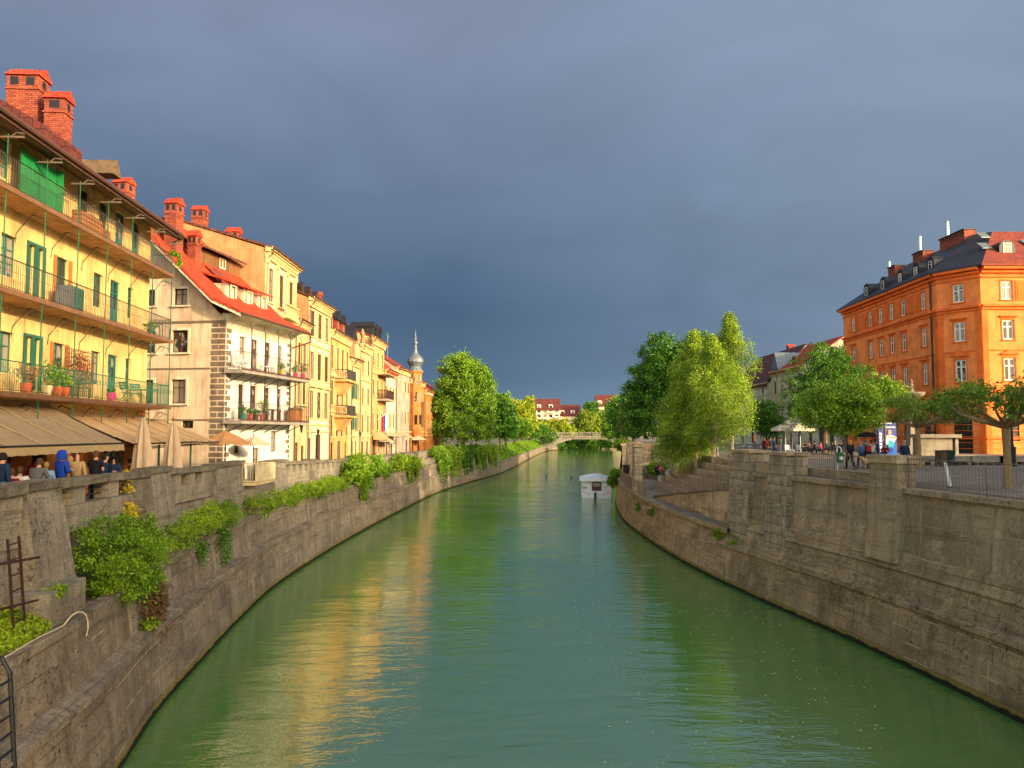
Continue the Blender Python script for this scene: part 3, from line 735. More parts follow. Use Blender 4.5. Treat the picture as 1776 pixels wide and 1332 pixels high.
rpier(dA, dB, 1.2, 7.68, 3.5, 'broad smooth concrete pier with streaked face, right quay beside the person in navy', 'quay_right_upper', .75, .3, .35, .3)
dC, dD = xr(1368, 1.0), xr(1336, 1.0)
rpier(dC, dD, 1.2, 7.6, 1.9, 'block built stone pier where the terrace gate meets the railing', dep=1.1, bat=.45)
dE, dG = xr(1300, .9), xr(1268, .9)
rpier(dE, dG, 1.2, 7.62, 1.9, 'block built stone pier at the near end of the stepped terrace', dep=1.1, bat=.45)
rpier(70.6, 71.8, .75, 7.45, 2.7, 'narrow ivy stained stone pier at the far end of the terrace, river side', dep=.7, bat=.1)
rpier(87, 88.6, 1.5, 7.5, 3.0, 'broad ruined stone pier behind the narrow one at terrace end', dep=1.6, bat=.1)
# blind doorway wall between the gate piers
p = thing('wall_panel', 'tan stone panel with blind doorway between the two gate piers', 'wall', (*right(dD, 1.5), 2.2))
A = Vector((*right(dD-.1, 1.35), 0)); B = Vector((*right(dE+.1, 1.35), 0)); L = (B-A).length; T = (B-A)/L; N = Vector((-T.y, T.x, 0)); 
if N.x > 0: N = -N
O = A-Vector(p.location)
m = MB(); m.wall(O+Vector((0, 0, 2.2)), T, 0, L, -.6, 4.3, [(L*.22, L*.8, 1.7, 3.55)], .3, N); m.wall(O+Vector((0, 0, 2.2))-N*.3, T, 0, L, 1.6, 3.6, [], .3, N)
m.build('panel', 'terrace_stone', p)
a = O+N*.18; b = O+T*L+N*.18; c = O+T*L-N*.6; d = O-N*.6
MB().hexa([tuple(v+Vector((0, 0, 6.1))) for v in (d, c, b, a)], [tuple(v+Vector((0, 0, 7.05))) for v in (d, c, b, a)]).build('lintel', 'quay_right_upper', p)
# railings on the right quay
def rail_run(label, d0, d1, u, z, h=1.15, sp=.16, mat='grey_rail', group='grey bar railings on the right quay', zf=None):
    pts = [Vector((*right(d, u), (zf(d) if zf else z))) for d in steps(d0, d1, 1.5)]
    p = thing('railing', label, 'railing', tuple(pts[0]), group=group); inv = pts[0]
    m = MB(); railbars(m, [v-inv for v in pts], h, sp, .011, .02); m.build('bars', mat, p)
    m = MB()
    for v in pts[::2]: m.tube([v-inv, v-inv+Vector((0, 0, h+.04))], .03, 6)
    m.build('stanchions', mat, p); return p
rail_run('long grey bar railing at the right edge, nearest the viewer', 8, dA-.1, 1.25, 6.42)
rail_run('grey bar railing between smooth pier and block pier', dB+.1, dC-.1, 1.25, 6.42)
rail_run('low curved railing along the terrace edge toward the bin', 66, 95, .65, 3.1)
ztri = lambda d: 3.15+1.95*max(0, min(1, (66-d)/19))
rail_run('railing rising on sloping ramp wall of terrace', dG+.6, 66, 1.45, 0, zf=ztri)
rail_run('inner railing along the back of the terrace ramp', dG+.6, 62, 3.3, 0, zf=lambda d: ztri(d)+.05)
# ramp wall
p = thing('ramp_wall', 'pale streaked triangular wall carrying the terrace ramp', 'wall', (*right(dG, 1.4), 3.0)); inv = Vector(p.location)
m = MB(); Dq = steps(dG+.4, 66, 1.2); arc = 0
for a, b in zip(Dq, Dq[1:]):
    A, B = right(a, 1.35), right(b, 1.35)
    m.face([Vector((*A, 3.0))-inv, Vector((*A, ztri(a)))-inv, Vector((*B, ztri(b)))-inv, Vector((*B, 3.0))-inv], [(a, 0), (a, ztri(a)-3), (b, ztri(b)-3), (b, 0)])
m.build('wall_face', 'terrace_stone', p)
m = MB()
for a, b in zip(Dq, Dq[1:]):
    q = [Vector((*right(a, 1.25), ztri(a)))-inv, Vector((*right(a, 3.4), ztri(a)))-inv, Vector((*right(b, 3.4), ztri(b)))-inv, Vector((*right(b, 1.25), ztri(b)))-inv]
    m.hexa([tuple(v) for v in q], [tuple(v+Vector((0, 0, .1))) for v in q])
m.build('deck', 'coping_stone', p)
# terrace floor and curved steps
m = MB()
for a, b in zip(steps(45, 97, 2), steps(47, 97, 2)):
    m.face([(*right(a, .5), 3.1), (*right(a, 10), 3.1), (*right(b, 10), 3.1), (*right(b, .5), 3.1)])
tag(m.build('terrace', 'paving'), kind='structure')
st = thing('terrace_steps', 'curved stone seating steps rising from river terrace to plaza', 'steps', (*right(60, 5), 3.1)); inv = Vector(st.location)
NS = 6
for k in range(NS):
    z0 = 3.1+k*.55; z1 = z0+.55; m = MB(); m2 = MB()
    uk = lambda d: (3.9-.1*k+(ustep(d)-3.6)*k/NS)+ (2.2*((d-76)/20)**2 if d > 76 else 0)*(1-k/NS*.4)
    dd = steps(46.5, 96, 1.5)
    for a, b in zip(dd, dd[1:]):
        A, B, A2, B2 = right(a, uk(a)), right(b, uk(b)), right(a, ustep(a)+3), right(b, ustep(b)+3)
        m.face([Vector((*A, z0-.1))-inv, Vector((*A, z1))-inv, Vector((*B, z1))-inv, Vector((*B, z0-.1))-inv], [(a, 0), (a, .6), (b, .6), (b, 0)])
        A3, B3 = right(a, uk(a)+.35), right(b, uk(b)+.35)
        m.face([Vector((*A, z1))-inv, Vector((*A3, z1))-inv, Vector((*B3, z1))-inv, Vector((*B, z1))-inv])
        m2.face([Vector((*A3, z1-.005))-inv, Vector((*A2, z1-.005))-inv, Vector((*B2, z1-.005))-inv, Vector((*B3, z1-.005))-inv])
    o = m.build('step', 'terrace_stone', st); m2.build('tread', 'paving', o)
# side walls closing the terrace towards the plaza at both ends
m = MB()
for d in (46.2, 96.5):
    A, B = right(d, 1.3), right(d, 14); m.hexa([(*A, 3), (*B, 3), (B[0], B[1]+.4, 3), (A[0], A[1]+.4, 3)], [(*A, 6.38), (*B, 6.38), (B[0], B[1]+.4, 6.38), (A[0], A[1]+.4, 6.38)])
m.build('end_wall', 'ashlar', wall_r)
# low tan kerb wall behind the railing
pa, pb = right(32.8, 2.1), right(41, 2.1)
m = MB(); m.hexa([(pa[0], pa[1], 6.4), (pa[0]+.35, pa[1], 6.4), (pb[0]+.35, pb[1], 6.4), (pb[0], pb[1], 6.4)], [(pa[0], pa[1], 6.82), (pa[0]+.35, pa[1], 6.82), (pb[0]+.35, pb[1], 6.82), (pb[0], pb[1], 6.82)])
tag(m.build('kerb_wall', 'terrace_stone'), 'low tan kerb wall just behind the railing near the block pier', 'wall')
# far ivy wall at the river bend
# ================================================================ left bank houses
def frame_house(name, label, X0, D0, X1, D1, z0, group=None):
    """empty at near street corner; local +x runs away along the front, front faces local -y"""
    ang = math.atan2(D1-D0, X1-X0); L = math.hypot(D1-D0, X1-X0)
    return thing(name, label, 'house', (X0, D0, z0), ang, group), L
def shell(b, L, dep, H, mat, holes=(), side=(), sidemat=None, gable=None, far=True, t=.2):
    """front, flanks and back; gable=(y_ridge, z_ridge) adds pointed flanks"""
    m = MB(); m.wall((0, 0, 0), (1, 0, 0), 0, L, -1, H, holes, t, (0, -1, 0))
    m.build('wall', mat, b); m = MB(); m.wall((0, dep, 0), (1, 0, 0), 0, L, -1, H, [], t, (0, 1, 0)); m.build('back_wall', mat, b)
    m = MB(); m.wall((0, 0, 0), (0, 1, 0), 0, dep, -1, H, side, t, (-1, 0, 0))
    if gable: m.face([(0, 0, H), (0, gable[0], gable[1]), (0, dep, H)])
    m.build('side_wall', sidemat or mat, b)
    m = MB(); m.wall((L, 0, 0), (0, 1, 0), 0, dep, -1, H, [], t, (1, 0, 0))
    if gable: m.face([(L, 0, H), (L, gable[0], gable[1]), (L, dep, H)])
    m.build('far_wall', sidemat or mat, b)
def course(b, L, zs, mat='stone_trim', d=.12, h=.16, x0=0):
    m = MB()
    for z in zs:
        hh = z[1] if isinstance(z, tuple) else h; zz = z[0] if isinstance(z, tuple) else z; dd = z[2] if isinstance(z, tuple) else d
        m.box(x0-.03, L+.03, -dd, -.003, zz, zz+hh)
    return m.build('cornice', mat, b)
def eaves_cornice(b, L, H, mat='stone_trim', dent=True, out=.55):
    m = MB(); m.box(-.05, L+.05, -out*.35, -.003, H-.75, H-.5); m.box(-.08, L+.08, -out*.7, -.003, H-.25, H-.1); m.box(-.1, L+.1, -out, -.003, H-.098, H+.1)
    if dent:
        x = .1
        while x < L-.2: m.box(x, x+.16, -out*.6, -.003, H-.5, H-.252); x += .42
    return m.build('cornice', mat, b)
def chimney(b, x, y, z, w, d, h, mat='brick', cap='red_tiles', holes=2, gable_along='y', wht=False):
    m = MB(); a, c = w/2, d/2; m.box(x-a, x+a, y-c, y+c, z, z+h)
    o = m.build('chimney', mat, b)
    m = MB(); m.box(x-a-.05, x+a+.05, y-c-.05, y+c+.05, z+h-.62, z+h-.55); m.build('band', mat, o); m = MB()
    n = holes
    for i in range(n):
        cy = y-c+(i+.5)*d/n; m.box(x-a-.01, x+a+.01, cy-d/n*.26, cy+d/n*.26, z+h-.42, z+h-.08)
    m.box(x-a*.3, x+a*.3, y-c-.01, y+c+.01, z+h-.42, z+h-.1)
    m.build('smoke_opening', 'copper_dark', o)
    m = MB(); rr = .45
    m.prismx([(y-c-.16, z+h), (y+c+.16, z+h), (y, z+h+rr)], x-a-.12, x+a+.12) if gable_along == 'x' else m.prism([(x-a-.1, z+h), (x+a+.1, z+h), (x, z+h+rr)], y-c-.08, y+c+.08)
    m.build('chimney_cap', cap, o); return o
def pipe(b, pts, mat='fascia', r=.055): return MB().tube(pts, r, 6).build('drainpipe', mat, b, smooth=True)
def pot(m, x, y, z, r, h): m.lathe([(0, 0), (r*.7, 0), (r, h), (r*.9, h), (0, h-.03)], 10, (x, y), z)
PLANTN = 0
def potted(label, loc, r, h, potmat, leaf, hh, spread, n=160, group=None, leafs=.09, up=1.2):
    t = thing('potted_plant', label, 'potted plant', loc, 0, group)
    m = MB(); pot(m, 0, 0, 0, r, h); m.build('pot', potmat, t, smooth=True)
    P = ellpts([(0, 0, h+hh*.5, spread, spread, hh*.55)], n, .1); leafmesh('foliage', P, leafs, leaf, 0, .5, t)
    m = MB()
    for i in range(5): m.tube([(0, 0, h-.05), (random.uniform(-.5, .5)*spread, random.uniform(-.5, .5)*spread, h+hh*.8)], .012, 4)
    m.build('stem', 'bark', t); return t
def world(b, p):
    a = b.rotation_euler.z; c, s = math.cos(a), math.sin(a)
    return (b.location.x+p[0]*c-p[1]*s, b.location.y+p[0]*s+p[1]*c, b.location.z+p[2])

# ---------------------------------------------------------------- yellow gallery house (near left)
Z0 = 5.9
YD0 = 6.0
yx = lambda D: -18.1-.0637*(D-38)
B, L = frame_house('yellow_house', 'long yellow house with three tiers of iron balconies and brick chimneys', yx(YD0), YD0, yx(38), 38, Z0)
ux = lambda D: (D-YD0)*1.002
HY = 19.3-Z0
ops = []; WN = []
for fl, (zs, zd) in enumerate(((9.9, 12.05), (13.2, 15.4), (16.5, 18.6))):
    lst = [(10, .95, 0), (12.6, .9, 0), (15.2, .95, 1), (18.2, .9, 0), (20.9, .95, 1), (23.6, .9, 0), (26.2, .95, 0), (27.55, .42, 0), (28.15, .42, 0), (29.7, .95, 2), (32.7, .85, 0), (34.3, .95, 1), (35.9, .62, 0)]
    if fl == 2: lst = [(10, .95, 0), (12.6, .9, 0), (15.2, .95, 1), (18.2, .9, 0), (20.9, .95, 1), (23.6, .9, 0), (25.6, .95, 0), (27.9, .5, 0), (31.2, .95, 0), (33.0, .85, 0), (34.6, .9, 1), (36.3, .8, 1)]
    for D, w_, kind in lst:
        zb = (zs+.08 if kind else zs+.75) - Z0; h = zd-Z0-zb
        if w_ < .5: zb = zs+.25-Z0; h = zd-Z0-zb
        x = ux(D); ops.append((x-w_/2, x+w_/2, zb, zb+h)); WN.append((x, zb, w_, h, kind, fl))
gops = []
for D in (18, 21, 24.4, 26.5, 28.6, 31.4): gops.append((ux(D)-.5, ux(D)+.5, 1.0, 2.3))
gops.append((ux(33.7), ux(35.8), .9, 2.6)); gops.append((ux(22.4), ux(23.3), 0, 2.3))
m = MB(); m.wall((0, 0, 0), (1, 0, 0), 0, L, 3.2, HY, ops, .2, (0, -1, 0)); m.build('wall', 'yellow_wall', B); m = MB(); m.wall((0, 11, 0), (1, 0, 0), 0, L, -1, HY, [], .2, (0, 1, 0)); m.build('back_wall', 'yellow_wall', B)
m = MB(); m.wall((0, 0, 0), (1, 0, 0), 0, L, -1, 3.2, gops, .2, (0, -1, 0)); m.build('ground_floor_wall', 'yellow_orange', B)  # ground floor has its own yellow-orange plaster
for x in (0, L):
    m = MB(); m.wall((x, 0, 0), (0, 1, 0), 0, 11, -1, HY, [], .2, (-1 if x == 0 else 1, 0, 0)); m.face([(x, 0, HY), (x, 5.5, HY+3.6), (x, 11, HY)]); m.build('side_wall', 'cream_gable', B)
for i, (x, zb, w_, h, kind, fl) in enumerate(WN):
    if kind == 1: door(B, x, zb, w_, h)
    elif kind == 2:
        window(B, x, zb, w_, h, frame='green_frame', nx=2, nz=3, name='balcony_door')
        for s in (-1, 1):
            mm = MB(); xx = x+s*(w_/2); mm.box(min(xx, xx+s*.2), max(xx, xx+s*.2), -.06, -.02, zb, zb+h); mm.build('shutter', 'oak' if fl < 2 else 'green_frame', B)
    else: window(B, x, zb, w_, h, frame='green_frame', nx=2 if w_ > .5 else 1, nz=3 if fl else 2, trim='green_frame' if w_ < .5 else None, sill=False)
for a, b_, c, d in gops:
    window(B, (a+b_)/2, c, b_-a, d-c, frame='brown_frame' if b_-a < 1.5 else 'green_frame', nx=2 if b_-a < 1.5 else 4, nz=2)
BD = 1.05
for fl, zs in enumerate((9.9, 13.2, 16.5)):
    z = zs-Z0; g = thing('x', '', '') if False else None
    m = MB(); m.prismx([(-BD, z-.12), (0, z-.2), (0, z), (-BD, z)], 0, L+.3); o = m.build('balcony', 'slab_brown', B)
    m = MB(); m.box(-.02, L+.33, -BD-.05, -BD-.002, z-.15, z+.02); m.build('edge_board', 'timber', o)
    m = MB(); railbars(m, [(-.0, -BD+.04, z), (L+.26, -BD+.04, z), (L+.26, -.05, z)], 1.02, .125, .010, .02)
    m.tube([(0, -BD+.04, z+.62), (L+.26, -BD+.04, z+.62)], .008, 4); m.build('railing', 'dark_iron' if fl else 'green_metal', o)
    if fl == 0:                                                    # scroll band of the lowest railing
        m = MB(); x = 10.
        while x < L+1:
            m.tube([(x+.11*math.cos(a), -BD+.04, z+.72+.1*math.sin(a)) for a in [PI*2*k/8 for k in range(9)]], .008, 3, False); x += .24
        m.build('scroll_band', 'green_metal', o)
    m = MB()
    for k in range(14):
        x = L+.2-2.35*k
        if x < 0: break
        pts = [(x, -BD+.05, z-.45), (x, -BD+.4, z-.3), (x, -.5, z-.36), (x, -.06, z-.95), (x, -.02, z-1.3)]
        m.tube(pts, .016, 4, False); m.tube([(x, -BD+.45+.13*math.cos(a), z-.42+.13*math.sin(a)) for a in [PI*1.6*q/6 for q in range(7)]], .013, 4, False)
    m.build('scroll_bracket', 'dark_iron', o)
m = MB()
posts = []
for k in range(14):
    x = L+.2-2.35*k
    if x < 0: break
    posts.append(x); m2 = MB(); m2.tube([(x, -BD+.04, 3.1), (x, -BD+.04, 12.3)], .022, 6); m2.build('post', 'green_metal', B)
for k, x in enumerate(posts):                                      # curled roof brackets
    mm = MB(); a = -BD+.04
    mm.tube([(x, a, 12.15), (x, a-.25, 12.34), (x, a-.5, 12.3)], .03, 4); mm.tube([(x, a, 11.6), (x, a+.5, 11.9), (x, -.05, 12.6)], .02, 4)
    mm.box(x-.03, x+.03, a-.5, a+.35, 12.16, 12.22); mm.build('eaves_bracket', 'grey_rail', B)
# roof: deep eaves
m = MB(); m.prismx([(-1.3, 12.55), (5.5, 16.9), (12.3, 12.55), (12.3, 12.73), (5.5, 17.12), (-1.3, 12.75)][::-1], -.3, L+.5); m.build('roof', 'brown_tiles', B)
m = MB(); m.box(-.3, L+.52, -1.38, -1.302, 12.45, 12.79); m.tube([(-.3, -1.45, 12.62), (L+.55, -1.45, 12.62)], .08, 6); m.build('gutter', 'fascia', B, smooth=False)
m = MB(); m.prismx([(-1.28, 12.44), (0, 13.0), (0, 13.08), (-1.28, 12.52)], 0, L+.8); m.build('soffit', 'eave_dark', B)
chimney(B, ux(32.3), 3.0, 14.6, .9, 1.3, 3.2, holes=2); chimney(B, ux(31.9), 1.5, 13.8, .72, .8, 2.9, holes=1)
chimney(B, ux(24), 5.0, 16, 1.2, .8, 2.2, holes=2)
m = MB()
for D in (27.5, 29.2): m.prismx([(-.6, 13.3), (1.6, 14.75), (1.6, 15.0), (-.6, 13.75)], ux(D)-.5, ux(D)+.5)
m.build('roof_hatch', 'rust_tiles', B)
pipe(B, [(L-.3, -1.4, 12.55), (L+.4, -1.4, 12.5), (L+.5, -.9, 12.3)])
# dormer cap at eaves end
m = MB(); m.prism([(L-6.3, 13.6), (L-5.5, 13.6), (L-5.9, 14.3)], -.9, .8); m.build('dormer', 'eave_dark', B)
# things on the balconies
def onbal(D, fl, y=-.7): return world(B, (ux(D), y, (9.9, 13.2, 16.5)[fl]-Z0+.02))
t = thing('privacy_screen', 'green fabric screen on the top balcony of yellow house', 'screen', onbal(26.8, 2, -.72), B.rotation_euler.z)
m = MB(); m.box(-1.15, 1.15, .15, .18, .05, 1.75); m.box(1.15, 1.18, -.1, .55, .05, 1.75); m.build('panel', 'screen_green', t)
m = MB()
for x in (-1.15, 0, 1.15): m.tube([(x, .14, 0), (x, .14, 1.9)], .02, 5)
m.build('frame', 'green_metal', t)
t = thing('planter_box', 'wooden slatted planter box on the top balcony', 'planter', onbal(30.1, 2), B.rotation_euler.z)
m = MB()
for k in range(4): m.box(-.85, .85, -.2, .2, .02+k*.17, .16+k*.17)
m.build('slats', 'oak', t); MB().box(-.83, .83, -.18, .18, .66, .7).build('soil', 'bark', t)
t = thing('planter_box', 'small square wooden planter near the end of top balcony', 'planter', onbal(31.4, 2), B.rotation_euler.z)
m = MB(); [m.box(-.3, .3, -.2, .2, .02+k*.15, .15+k*.15) for k in range(3)]; m.build('slats', 'oak', t); MB().box(-.28, .28, -.18, .18, .44, .46).build('soil', 'bark', t)
P = ellpts([(0, 0, .1, .75, .16, .12), (.5, 0, -.25, .22, .14, .35), (-.5, 0, 0, .3, .14, .15)], 420, .1)
o = leafmesh('garland', P, .12, 'leaf_bush', .3, 0, None, world(B, (L+.6, -BD+.02, 16.5-Z0+1.05))); o.rotation_euler.z = B.rotation_euler.z
tag(o, 'leafy garland hanging over top balcony railing end', 'climbing plant')
t = thing('cabinet', 'grey metal cabinet with green door on the middle balcony', 'cabinet', onbal(29.0, 1), B.rotation_euler.z)
MB().box(-.5, .5, -.25, .3, .05, .9).build('body', 'zinc', t); MB().box(-.1, .45, -.29, -.252, .1, .85).build('door', 'green_frame', t)
m = MB(); [m.box(x-.03, x+.03, y-.03, y+.03, 0, .05) for x in (-.42, .42) for y in (-.18, .22)]; m.build('foot', 'dark_iron', t)
specs = [(25.9, 'bushy potted plant with reddish leaves behind the near lower balcony rail', 'leaf_red', 'terracotta', .7, .45), (27.2, 'tall green potted shrub left of the red pot on the lower balcony', 'leaf_mid', 'gate_cream', .9, .4),
         (27.9, 'green shrub in bright orange pot on the lower balcony', 'leaf_mid', 'terracotta', .8, .4), (28.4, 'small leafy plant in terracotta pot left of trellis', 'leaf_fern', 'terracotta', .45, .3),
         (32.2, 'little plant in red pot left of the lower teal door', 'leaf_dark', 'pink_pot', .2, .15)]
for D, lab, lf, pm, hh, sp in specs: potted(lab, onbal(D, 0, -.9), .2, .34, pm, lf, hh, sp, 300)
potted('dark leafed plant on middle balcony near its far end', onbal(36.0, 1, -.9), .16, .25, 'green_metal', 'leaf_dark', .3, .4, 160)
t = thing('trellis', 'wooden trellis overgrown with reddish climber on lower balcony', 'trellis', onbal(29.7, 0, -.8), B.rotation_euler.z)
m = MB()
for k in range(15): m.box(-1.12+k*.16-.012, -1.12+k*.16+.012, 0, .02, .1, 1.9)
for k in range(12): m.box(-1.14, 1.14, -.012, .008, .12+k*.155, .145+k*.155)
m.build('lattice', 'timber', t)
leafmesh('climber', ellpts([(-.2, -.05, 1.3, .9, .12, .6), (.4, -.05, .9, .6, .12, .5)], 700, .1), .10, 'leaf_red', 0, 0, t)
t = thing('bench', 'green painted bench in front of the trellis', 'bench', onbal(29.9, 0, -.6), B.rotation_euler.z)
m = MB(); [m.box(-.75, .75, -.2+k*.1, -.13+k*.1, .42, .45) for k in range(4)]; m.build('seat', 'green_metal', t)
m = MB(); [m.box(-.75, .75, .2, .23, .55+k*.13, .64+k*.13) for k in range(3)]; m.build('backrest', 'green_metal', t)
for x in (-.65, .65):
    m = MB(); m.box(x-.025, x+.025, -.2, -.15, 0, .42); m.box(x-.025, x+.025, .2, .25, 0, .95); m.build('leg', 'green_metal', t)
def folding_chair(loc, rz, lab):
    t = thing('folding_chair', lab, 'chair', loc, rz, 'green folding chairs on the lower balcony')
    m = MB(); [m.box(-.2, .2, -.2+k*.09, -.14+k*.09, .44, .46) for k in range(5)]; m.build('seat', 'green_metal', t)
    m = MB(); [m.box(-.2, .2, .2+.02*k, .22+.02*k, .6+k*.12, .69+k*.12) for k in range(3)]; m.build('backrest', 'green_metal', t)
    for s in (-.21, .21):
        m = MB(); m.tube([(s, -.25, 0), (s, .3, .95)], .014, 5); m.tube([(s, .3, 0), (s, -.2, .45)], .014, 5); m.build('leg', 'green_metal', t)
    return t
folding_chair(onbal(34.3, 0, -.65), B.rotation_euler.z+1.2, 'green slatted folding chair nearer the teal door')
folding_chair(onbal(35.3, 0, -.62), B.rotation_euler.z-1.0, 'green slatted folding chair toward the balcony end')
t = thing('side_table', 'small green metal table at the very end of the lower balcony', 'table', onbal(36.9, 0, -.6), B.rotation_euler.z)
MB().box(-.4, .4, -.3, .3, .7, .73).build('tabletop', 'green_metal', t)
for sx_ in (-.34, .34):
    for sy in (-.24, .24): MB().tube([(sx_, sy, 0), (sx_, sy, .7)], .015, 5).build('leg', 'green_metal', t)
YB = B
# awnings of the yellow house
def awning(label, x0, x1, zt, zf, out, mat, drop=.25, seams=5):
    t = thing('awning', label, 'awning', world(YB, (x0, -.05, 0)), YB.rotation_euler.z, 'fabric awnings over the cafe terrace')
    t.location.z = YB.location.z; W = x1-x0
    m = MB(); n = seams*2
    for i in range(n):
        a, b = W*i/n, W*(i+1)/n; za = -.05 if i % 2 else 0; zb = 0 if i % 2 else -.05
        for j in range(3):
            f0, f1 = j/3, (j+1)/3; s0, s1 = -.08*math.sin(PI*f0), -.08*math.sin(PI*f1)
            P = lambda x, f, s, dz: (x, -.1-out*f, zt+(zf-zt)*f+s+dz*math.sin(PI*min(1, f+.2)))
            m.face([P(a, f0, s0, za), P(b, f0, s0, zb), P(b, f1, s1, zb), P(a, f1, s1, za)])
    m.build('canopy', mat, t, smooth=False)
    m = MB()
    for i in range(1, seams): x = W*i/seams; m.tube([(x, -.1, zt+.03), (x, -.1-out*.5, (zt+zf)/2-.03), (x, -.1-out, zf+.03)], .018, 4)
    m.build('seams', 'valance', t)
    m = MB(); k = int(W/.3)
    for i in range(k):
        a, b = W*i/k, W*(i+1)/k; m.face([(a, -.1-out, zf), (b, -.1-out, zf), (b, -.12-out, zf-drop-.03*(i % 2)), (a, -.12-out, zf-drop-.03*((i+1) % 2))])
    m.build('valance', 'valance', t)
    m = MB(); m.tube([(0, -.1-out, zf), (W, -.1-out, zf)], .035, 6); m.build('front_bar', 'dark_iron', t)
    for x in ([.6, W-.3]): MB().tube([(x, -.05, zf-.3), (x, -out*.95, zf-.05)], .025, 5).build('arm', 'dark_iron', t)
    MB().box(0, W, -.12, .0, zt-.04, zt+.08).build('cassette', 'awning_brown', t)
    return t
awning('big dull brown awning nearest the viewer over cafe', ux(12), ux(28.9), 9.62-Z0, 8.2-Z0, 2.75, 'awning_brown', .26, 9)
awning('tan awning beyond the brown one, reaching the building corner', ux(30.2), ux(37.4), 9.3-Z0, 8.15-Z0, 2.6, 'awning_tan', .05, 5)
t = awning('tan awning in the gap between yellow and cream houses', ux(37.5), ux(41), 9.2-Z0, 8.1-Z0, 2.5, 'awning_tan', .05, 3)
for x in (ux(33.2), ux(37.3)):
    MB().tube([world(YB, (x, -2.6, -.3)), world(YB, (x, -2.6, 2.3))], .04, 6)
for D, lab in ((33.3, 'green iron post below the tan awning'), (37.2, 'dark iron post at the outer end of tan awning')):
    o = MB().tube([(0, 0, -.3), (0, 0, 2.35)], .045, 6).lathe([(.09, 0), (.09, .1), (.05, .16)], 10).build('awning_post', 'green_metal', None, world(YB, (ux(D), -2.5, 0)))
    tag(o, lab, 'post')

# ---------------------------------------------------------------- cream gabled house
CZ = 5.4
CB, CL = frame_house('cream_house', 'cream gabled house with steep red roof, grey quoins and two balconies', -17.2, 46, -15.82, 54.8, CZ)
H = 15.35-CZ; dep = 15.; zr = 22.7-CZ
lx = lambda D: (D-46)*1.0123
fo = []; WW = []
for zb, zt in ((9.36, 11.6), (12.4, 14.6)):
    for D, w_ in ((47.95, .72), (49.5, .9), (51.3, .85), (53.1, .65)):
        fo.append((lx(D)-w_/2, lx(D)+w_/2, zb-CZ+.05, zt-CZ)); WW.append((lx(D), zb-CZ+.05, w_, zt-zb-.05))
gr = [(lx(47.6)-.35, lx(47.6)+.35, 1.9, 2.5), (lx(52.4)-.4, lx(52.4)+.4, 1.9, 3.3), (lx(50)-.4, lx(50)+.4, 0, 2.2)]
so = []; SW = []
for yy in (3.0, 5.15, 8, 11):
    for zb, zt, w_ in ((10.35, 11.8, .95), (13.45, 14.8, 1.05), (16.35, 17.35, .85)):
        if zb > 16 and yy > 12: continue
        so.append((yy-w_/2, yy+w_/2, zb-CZ, zt-CZ)); SW.append((yy, zb-CZ, w_, zt-zb))
so2 = (2.0, 2.75, 3.45, 3.95)
m = MB(); m.wall((0, 0, 0), (1, 0, 0), 0, CL, -1, H, fo+gr, .22, (0, -1, 0)); m.build('wall', 'white_wall', CB); m = MB(); m.wall((0, dep, 0), (1, 0, 0), 0, CL, -1, H, [], .2, (0, 1, 0)); m.build('back_wall', 'white_wall', CB)
m = MB(); low = [s for s in so if s[3] < H]; hi = [s for s in so if s[3] > H]
m.wall((0, 0, 0), (0, 1, 0), 0, dep, -1, H, low+[so2], .2, (-1, 0, 0))
# gable above the eaves: strips so that the attic windows are real openings
zc1 = 16.35-CZ; zc2 = 17.35-CZ; sl = (zr-H)/(dep/2)
yl = lambda z: (z-H)/sl; yr = lambda z: dep-(z-H)/sl
m.face([(0, 0, H), (0, dep, H), (0, yr(zc1), zc1), (0, yl(zc1), zc1)])
xs = sorted({yl(zc2), yr(zc2)} | {v for h in hi if h[0] > yl(zc2) and h[1] < yr(zc2) for v in h[:2]})
for a, b in zip(xs, xs[1:]):
    c = (a+b)/2
    if any(h[0] < c < h[1] for h in hi): continue
    m.face([(0, a, zc1), (0, b, zc1), (0, b, zc2), (0, a, zc2)])
m.face([(0, yl(zc1), zc1), (0, yl(zc2), zc1), (0, yl(zc2), zc2)]); m.face([(0, yr(zc1), zc1), (0, yr(zc2), zc2), (0, yr(zc2), zc1)])
m.face([(0, yl(zc2), zc2), (0, yr(zc2), zc2), (0, dep/2, zr)]); m.build('gable_wall', 'cream_gable', CB)
m = MB(); m.wall((CL, 0, 0), (0, 1, 0), 0, dep, -1, H, [], .2, (1, 0, 0)); m.face([(CL, 0, H), (CL, dep/2, zr), (CL, dep, H)]); m.build('far_wall', 'cream_gable', CB)
for i, (x, z, w_, h) in enumerate(WW): window(CB, x, z, w_, h, frame='brown_frame', nx=2 if w_ > .8 else 1, nz=2, name='balcony_door')
for a, b, c, d in gr: window(CB, (a+b)/2, c, b-a, d-c, frame='brown_frame', nx=1, nz=2)
for y, z, w_, h in SW:
    if y > 5.0 and z+h > H and not (yl(zc2) < y-w_/2): continue
    window(CB, 0, z, w_, h, y=y, rz=-PI/2, frame='brown_frame', nx=2, nz=2, trim='cream_far', sill=True)
window(CB, 0, so2[2], .75, .5, y=2.375, rz=-PI/2, frame='brown_frame', nx=2, nz=1)
m = MB()
for z in (12.4, 9.3): m.box(-.03, -.002, .95, dep, z-CZ, z-CZ+.1)
m.box(-.05, -.002, 0, dep, 15.22-CZ, 15.36-CZ); m.build('string_course', 'quoin_grey', CB)
m = MB(); z = 0; k = 0
